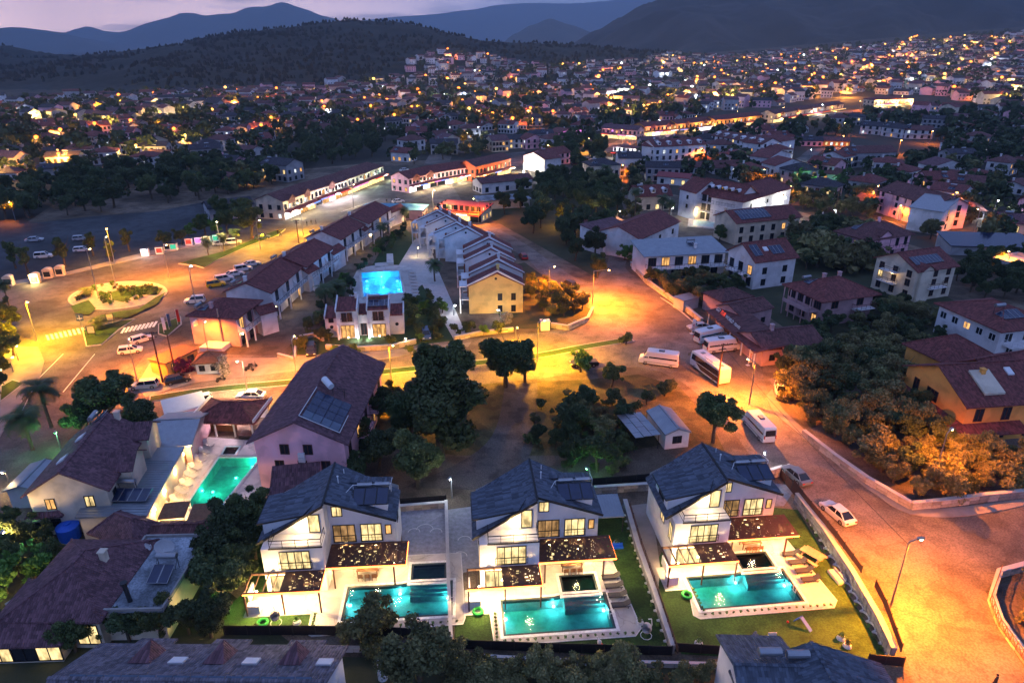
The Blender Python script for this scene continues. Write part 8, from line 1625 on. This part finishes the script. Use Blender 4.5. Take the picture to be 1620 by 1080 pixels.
# the rest of the town is too many and too small: walls, roofs and lit windows in one object per material group
bw = MB(); WM = [WH,'plaster_cream','plaster_pink','plaster_grey','tile_red','tile_brown','tile_plum','tile_dark','win_warm','win_amber','win_cool','glass_dark','led_blue']
for (d, x, y, z) in HS[240:]:
    w = rr.uniform(4.5, 7.5); D_ = rr.uniform(4, 5.5); hh = rr.choice([3.2,5.8,6.2,6.4,8.6]); a = rr.choice([-.35,-.1,.15,.4,.75,-.8])+rr.uniform(-.1,.1); c, s = cos(a), sin(a); g = lambda u, v, q: (x+u*c-v*s, y+u*s+v*c, z+q)
    bw.k = rr.choice([0,0,0,0,1,2,3,3]); q = [(-w,-D_), (w,-D_), (w,D_), (-w,D_)]
    for i in range(4): bw.face(g(*q[i],-1), g(*q[(i+1)%4],-1), g(*q[(i+1)%4],hh), g(*q[i],hh))
    k0 = bw.k; bw.face(g(-w,D_,hh), g(-w,-D_,hh), g(-w,0,hh+2)); bw.face(g(w,-D_,hh), g(w,D_,hh), g(w,0,hh+2))
    bw.k = rr.choice([4,5,5,6,7,7]); bw.face(g(-w-.5,-D_-.5,hh-.1), g(w+.5,-D_-.5,hh-.1), g(w+.5,0,hh+2.2), g(-w-.5,0,hh+2.2)); bw.face(g(-w-.5,0,hh+2.2), g(w+.5,0,hh+2.2), g(w+.5,D_+.5,hh-.1), g(-w-.5,D_+.5,hh-.1))
    for fz in range(int(hh//2.9)):
        for i in range(4):
            u = -w+w*2*(i+.5)/4; bw.k = rr.choice([8,9,10]) if rr.random() < .10 else 11; e = .08; bw.face(g(u-.55,-D_-e,.8+2.8*fz), g(u+.55,-D_-e,.8+2.8*fz), g(u+.55,-D_-e,2.2+2.8*fz), g(u-.55,-D_-e,2.2+2.8*fz))
tag(bw.build('far_houses', WM), 'hundreds of small far houses of the town beyond the nearer ones', 'houses', None, 'stuff')
# trees: 260 nearest separately, the others joined
TS = []; tcell = {}; tries = 0
while len(TS) < 5200 and tries < 30000:
    tries += 1; y = 225+1300*rr.random()**.9; x = rr.uniform(-.82, .82)*y; z = land_z(x, y); px, py = proj(x, y, z)
    if not (inside((px, py), TOWN) or (inside((px, py), GAP) and not any(inside((px, py), s_) for s_ in STREETS))) or near_house(x, y, 2): continue
    if mn.noise(Vector((x*.012, y*.012, 4))) < -.2 and rr.random() < .7: continue
    if not ok(x, y, 6.5, tcell): continue
    TS.append((hypot(x, y), x, y, z))
TS.sort()
for (d, x, y, z) in TS[:0]: px, py = proj(x, y, z); tree(rr.choice(['far','far','farol']), x, y, rr.uniform(4.5, 9), 'dark garden tree between the houses on the '+district(px, py), 'garden trees on the '+district(px, py), z=z-.1, v=rr.randrange(2))
b = MB()
for (d, x, y, z) in TS:
    h_ = rr.uniform(4, 8 if d < 400 else 10.5); r_ = h_*rr.uniform(.32, .5); n = 60 if d < 450 else 30 if d < 800 else 14
    for i in range(n):
        a, e = rr.uniform(0, 6.28), rr.uniform(-.9, 1.2); q = Vector((x+r_*cos(a)*cos(e)*.85, y+r_*sin(a)*cos(e)*.85, z+h_*.6+r_*sin(e)*.8)); s = r_*(rr.uniform(.22, .42) if d < 450 else rr.uniform(.35, .6)); t = Vector((rr.uniform(-1,1), rr.uniform(-1,1), rr.uniform(-.6,.6))).normalized()*s; u = t.cross(Vector((rr.uniform(-1,1), rr.uniform(-1,1), rr.uniform(-1,1)))).normalized()*s; b.face(q-t, q-u, q+t, q+u*.8)
tag(b.build('far_trees', 'leaf_dark'), 'mass of dark tree crowns between the far houses', 'trees', None, 'stuff')
# pines on the nearer hill crest and slope
b = MB()
for i in range(7000):
    y = rr.uniform(820, 1530); x = rr.uniform(-.80, .45)*y; z = land_z(x, y)
    if z < 4 or mn.noise(Vector((x*.006, y*.009, 8)))+.35*mn.noise(Vector((x*.03, y*.03, 2))) < -.16: continue
    h_ = rr.uniform(4, 7.5); r_ = h_*.42
    for k in range(3): a = rr.uniform(0, 6.28); b.face((x+r_*cos(a), y+r_*sin(a), z+h_*.2), (x-r_*cos(a), y-r_*sin(a), z+h_*.2), (x-r_*.6*cos(a), y-r_*.6*sin(a), z+h_*.75), (x, y, z+h_), (x+r_*.6*cos(a), y+r_*.6*sin(a), z+h_*.75))
tag(b.build('pine_forest', 'pine'), 'pine forest covering the near dark hill', 'forest', None, 'stuff')
# far street lamps: each its own lamp, most of them sodium
LS = []; lcell = {}; tries = 0
for ln in ([(980,190),(1100,165),(1250,140),(1400,120),(1560,105)], [(1000,150),(1150,130),(1300,112),(1450,92),(1600,75)], [(1080,112),(1250,97),(1400,77),(1550,60)], [(1330,160),(1360,120),(1420,85),(1450,62)], [(0,195),(120,200),(260,215),(330,250)], [(60,240),(150,215),(330,180),(500,155)], [(650,185),(760,168),(880,155),(960,152)], [(1600,150),(1560,110),(1600,70)]):
    q = [Vector(PG(*p)) for p in ln]
    for a, c in zip(q, q[1:]):
        n = max(1, int((c-a).length/34))
        for i in range(n):
            p = a.lerp(c, i/n); x, y = p.x+rr.uniform(-3, 3), p.y
            if ok(x, y, 18, lcell): z = land_z(x, y); LS.append((hypot(x, y), x, y, z, proj(x, y, z)[0]))
while len(LS) < 300 and tries < 20000:
    tries += 1; y = 240+1180*rr.random()**.8; x = rr.uniform(-.79, .79)*y; z = land_z(x, y); px, py = proj(x, y, z)
    if not inside((px, py), TOWN) or near_house(x, y, 3): continue
    if px < 900 and rr.random() < .3: continue
    if not ok(x, y, 26, lcell): continue
    LS.append((hypot(x, y), x, y, z, px))
FL = {}
def far_lamp(kind, x, y, z, lb, gp, power, r):
    k = (kind, power, r)
    if k not in FL:
        T = thing('street_lamp', lb, 'street lamp', (x, y, z), 0, gp); b = MB(); b.cyl((0,0,0), (0,0,7.5), .12, .08, 5); b.build('pole', 'metal_grey', T); b = MB(); b.ball((0,0,7.7), r, r*.8, 8, 5); b.build('bulb', {'s': 'far_sodium', 'w': 'far_white', 'y': 'far_yellow'}[kind], T); point(T, (0,0,6.6), {'s': (1,.36,.05), 'w': (.85,.95,1), 'y': (1,.58,.14)}[kind], power, .4, 'far_lamp_light'); FL[k] = T
    else: dup(FL[k], (x, y, z), 0, lb, gp)
emis('far_sodium', (1,.22,.03), 4.5); emis('far_white', (.85,.95,1), 5); emis('far_yellow', (1,.5,.10), 4)
for i, (d, x, y, z, px) in enumerate(sorted(LS)):
    k = 'sssssyyw'[rr.randrange(8)]; dist = district(px, 0); far_lamp(k, x, y, z, {'s': 'orange', 'w': 'white', 'y': 'yellow'}[k]+' far street lamp on the '+dist, {'s': 'orange', 'w': 'white', 'y': 'yellow'}[k]+' far street lamps on the '+dist, rr.choice([8000., 18000., 40000.])*(1.0 if k != 'w' else .5)*(1 if d < 700 else 2.2), .7 if d < 450 else 1.05 if d < 800 else 1.6)
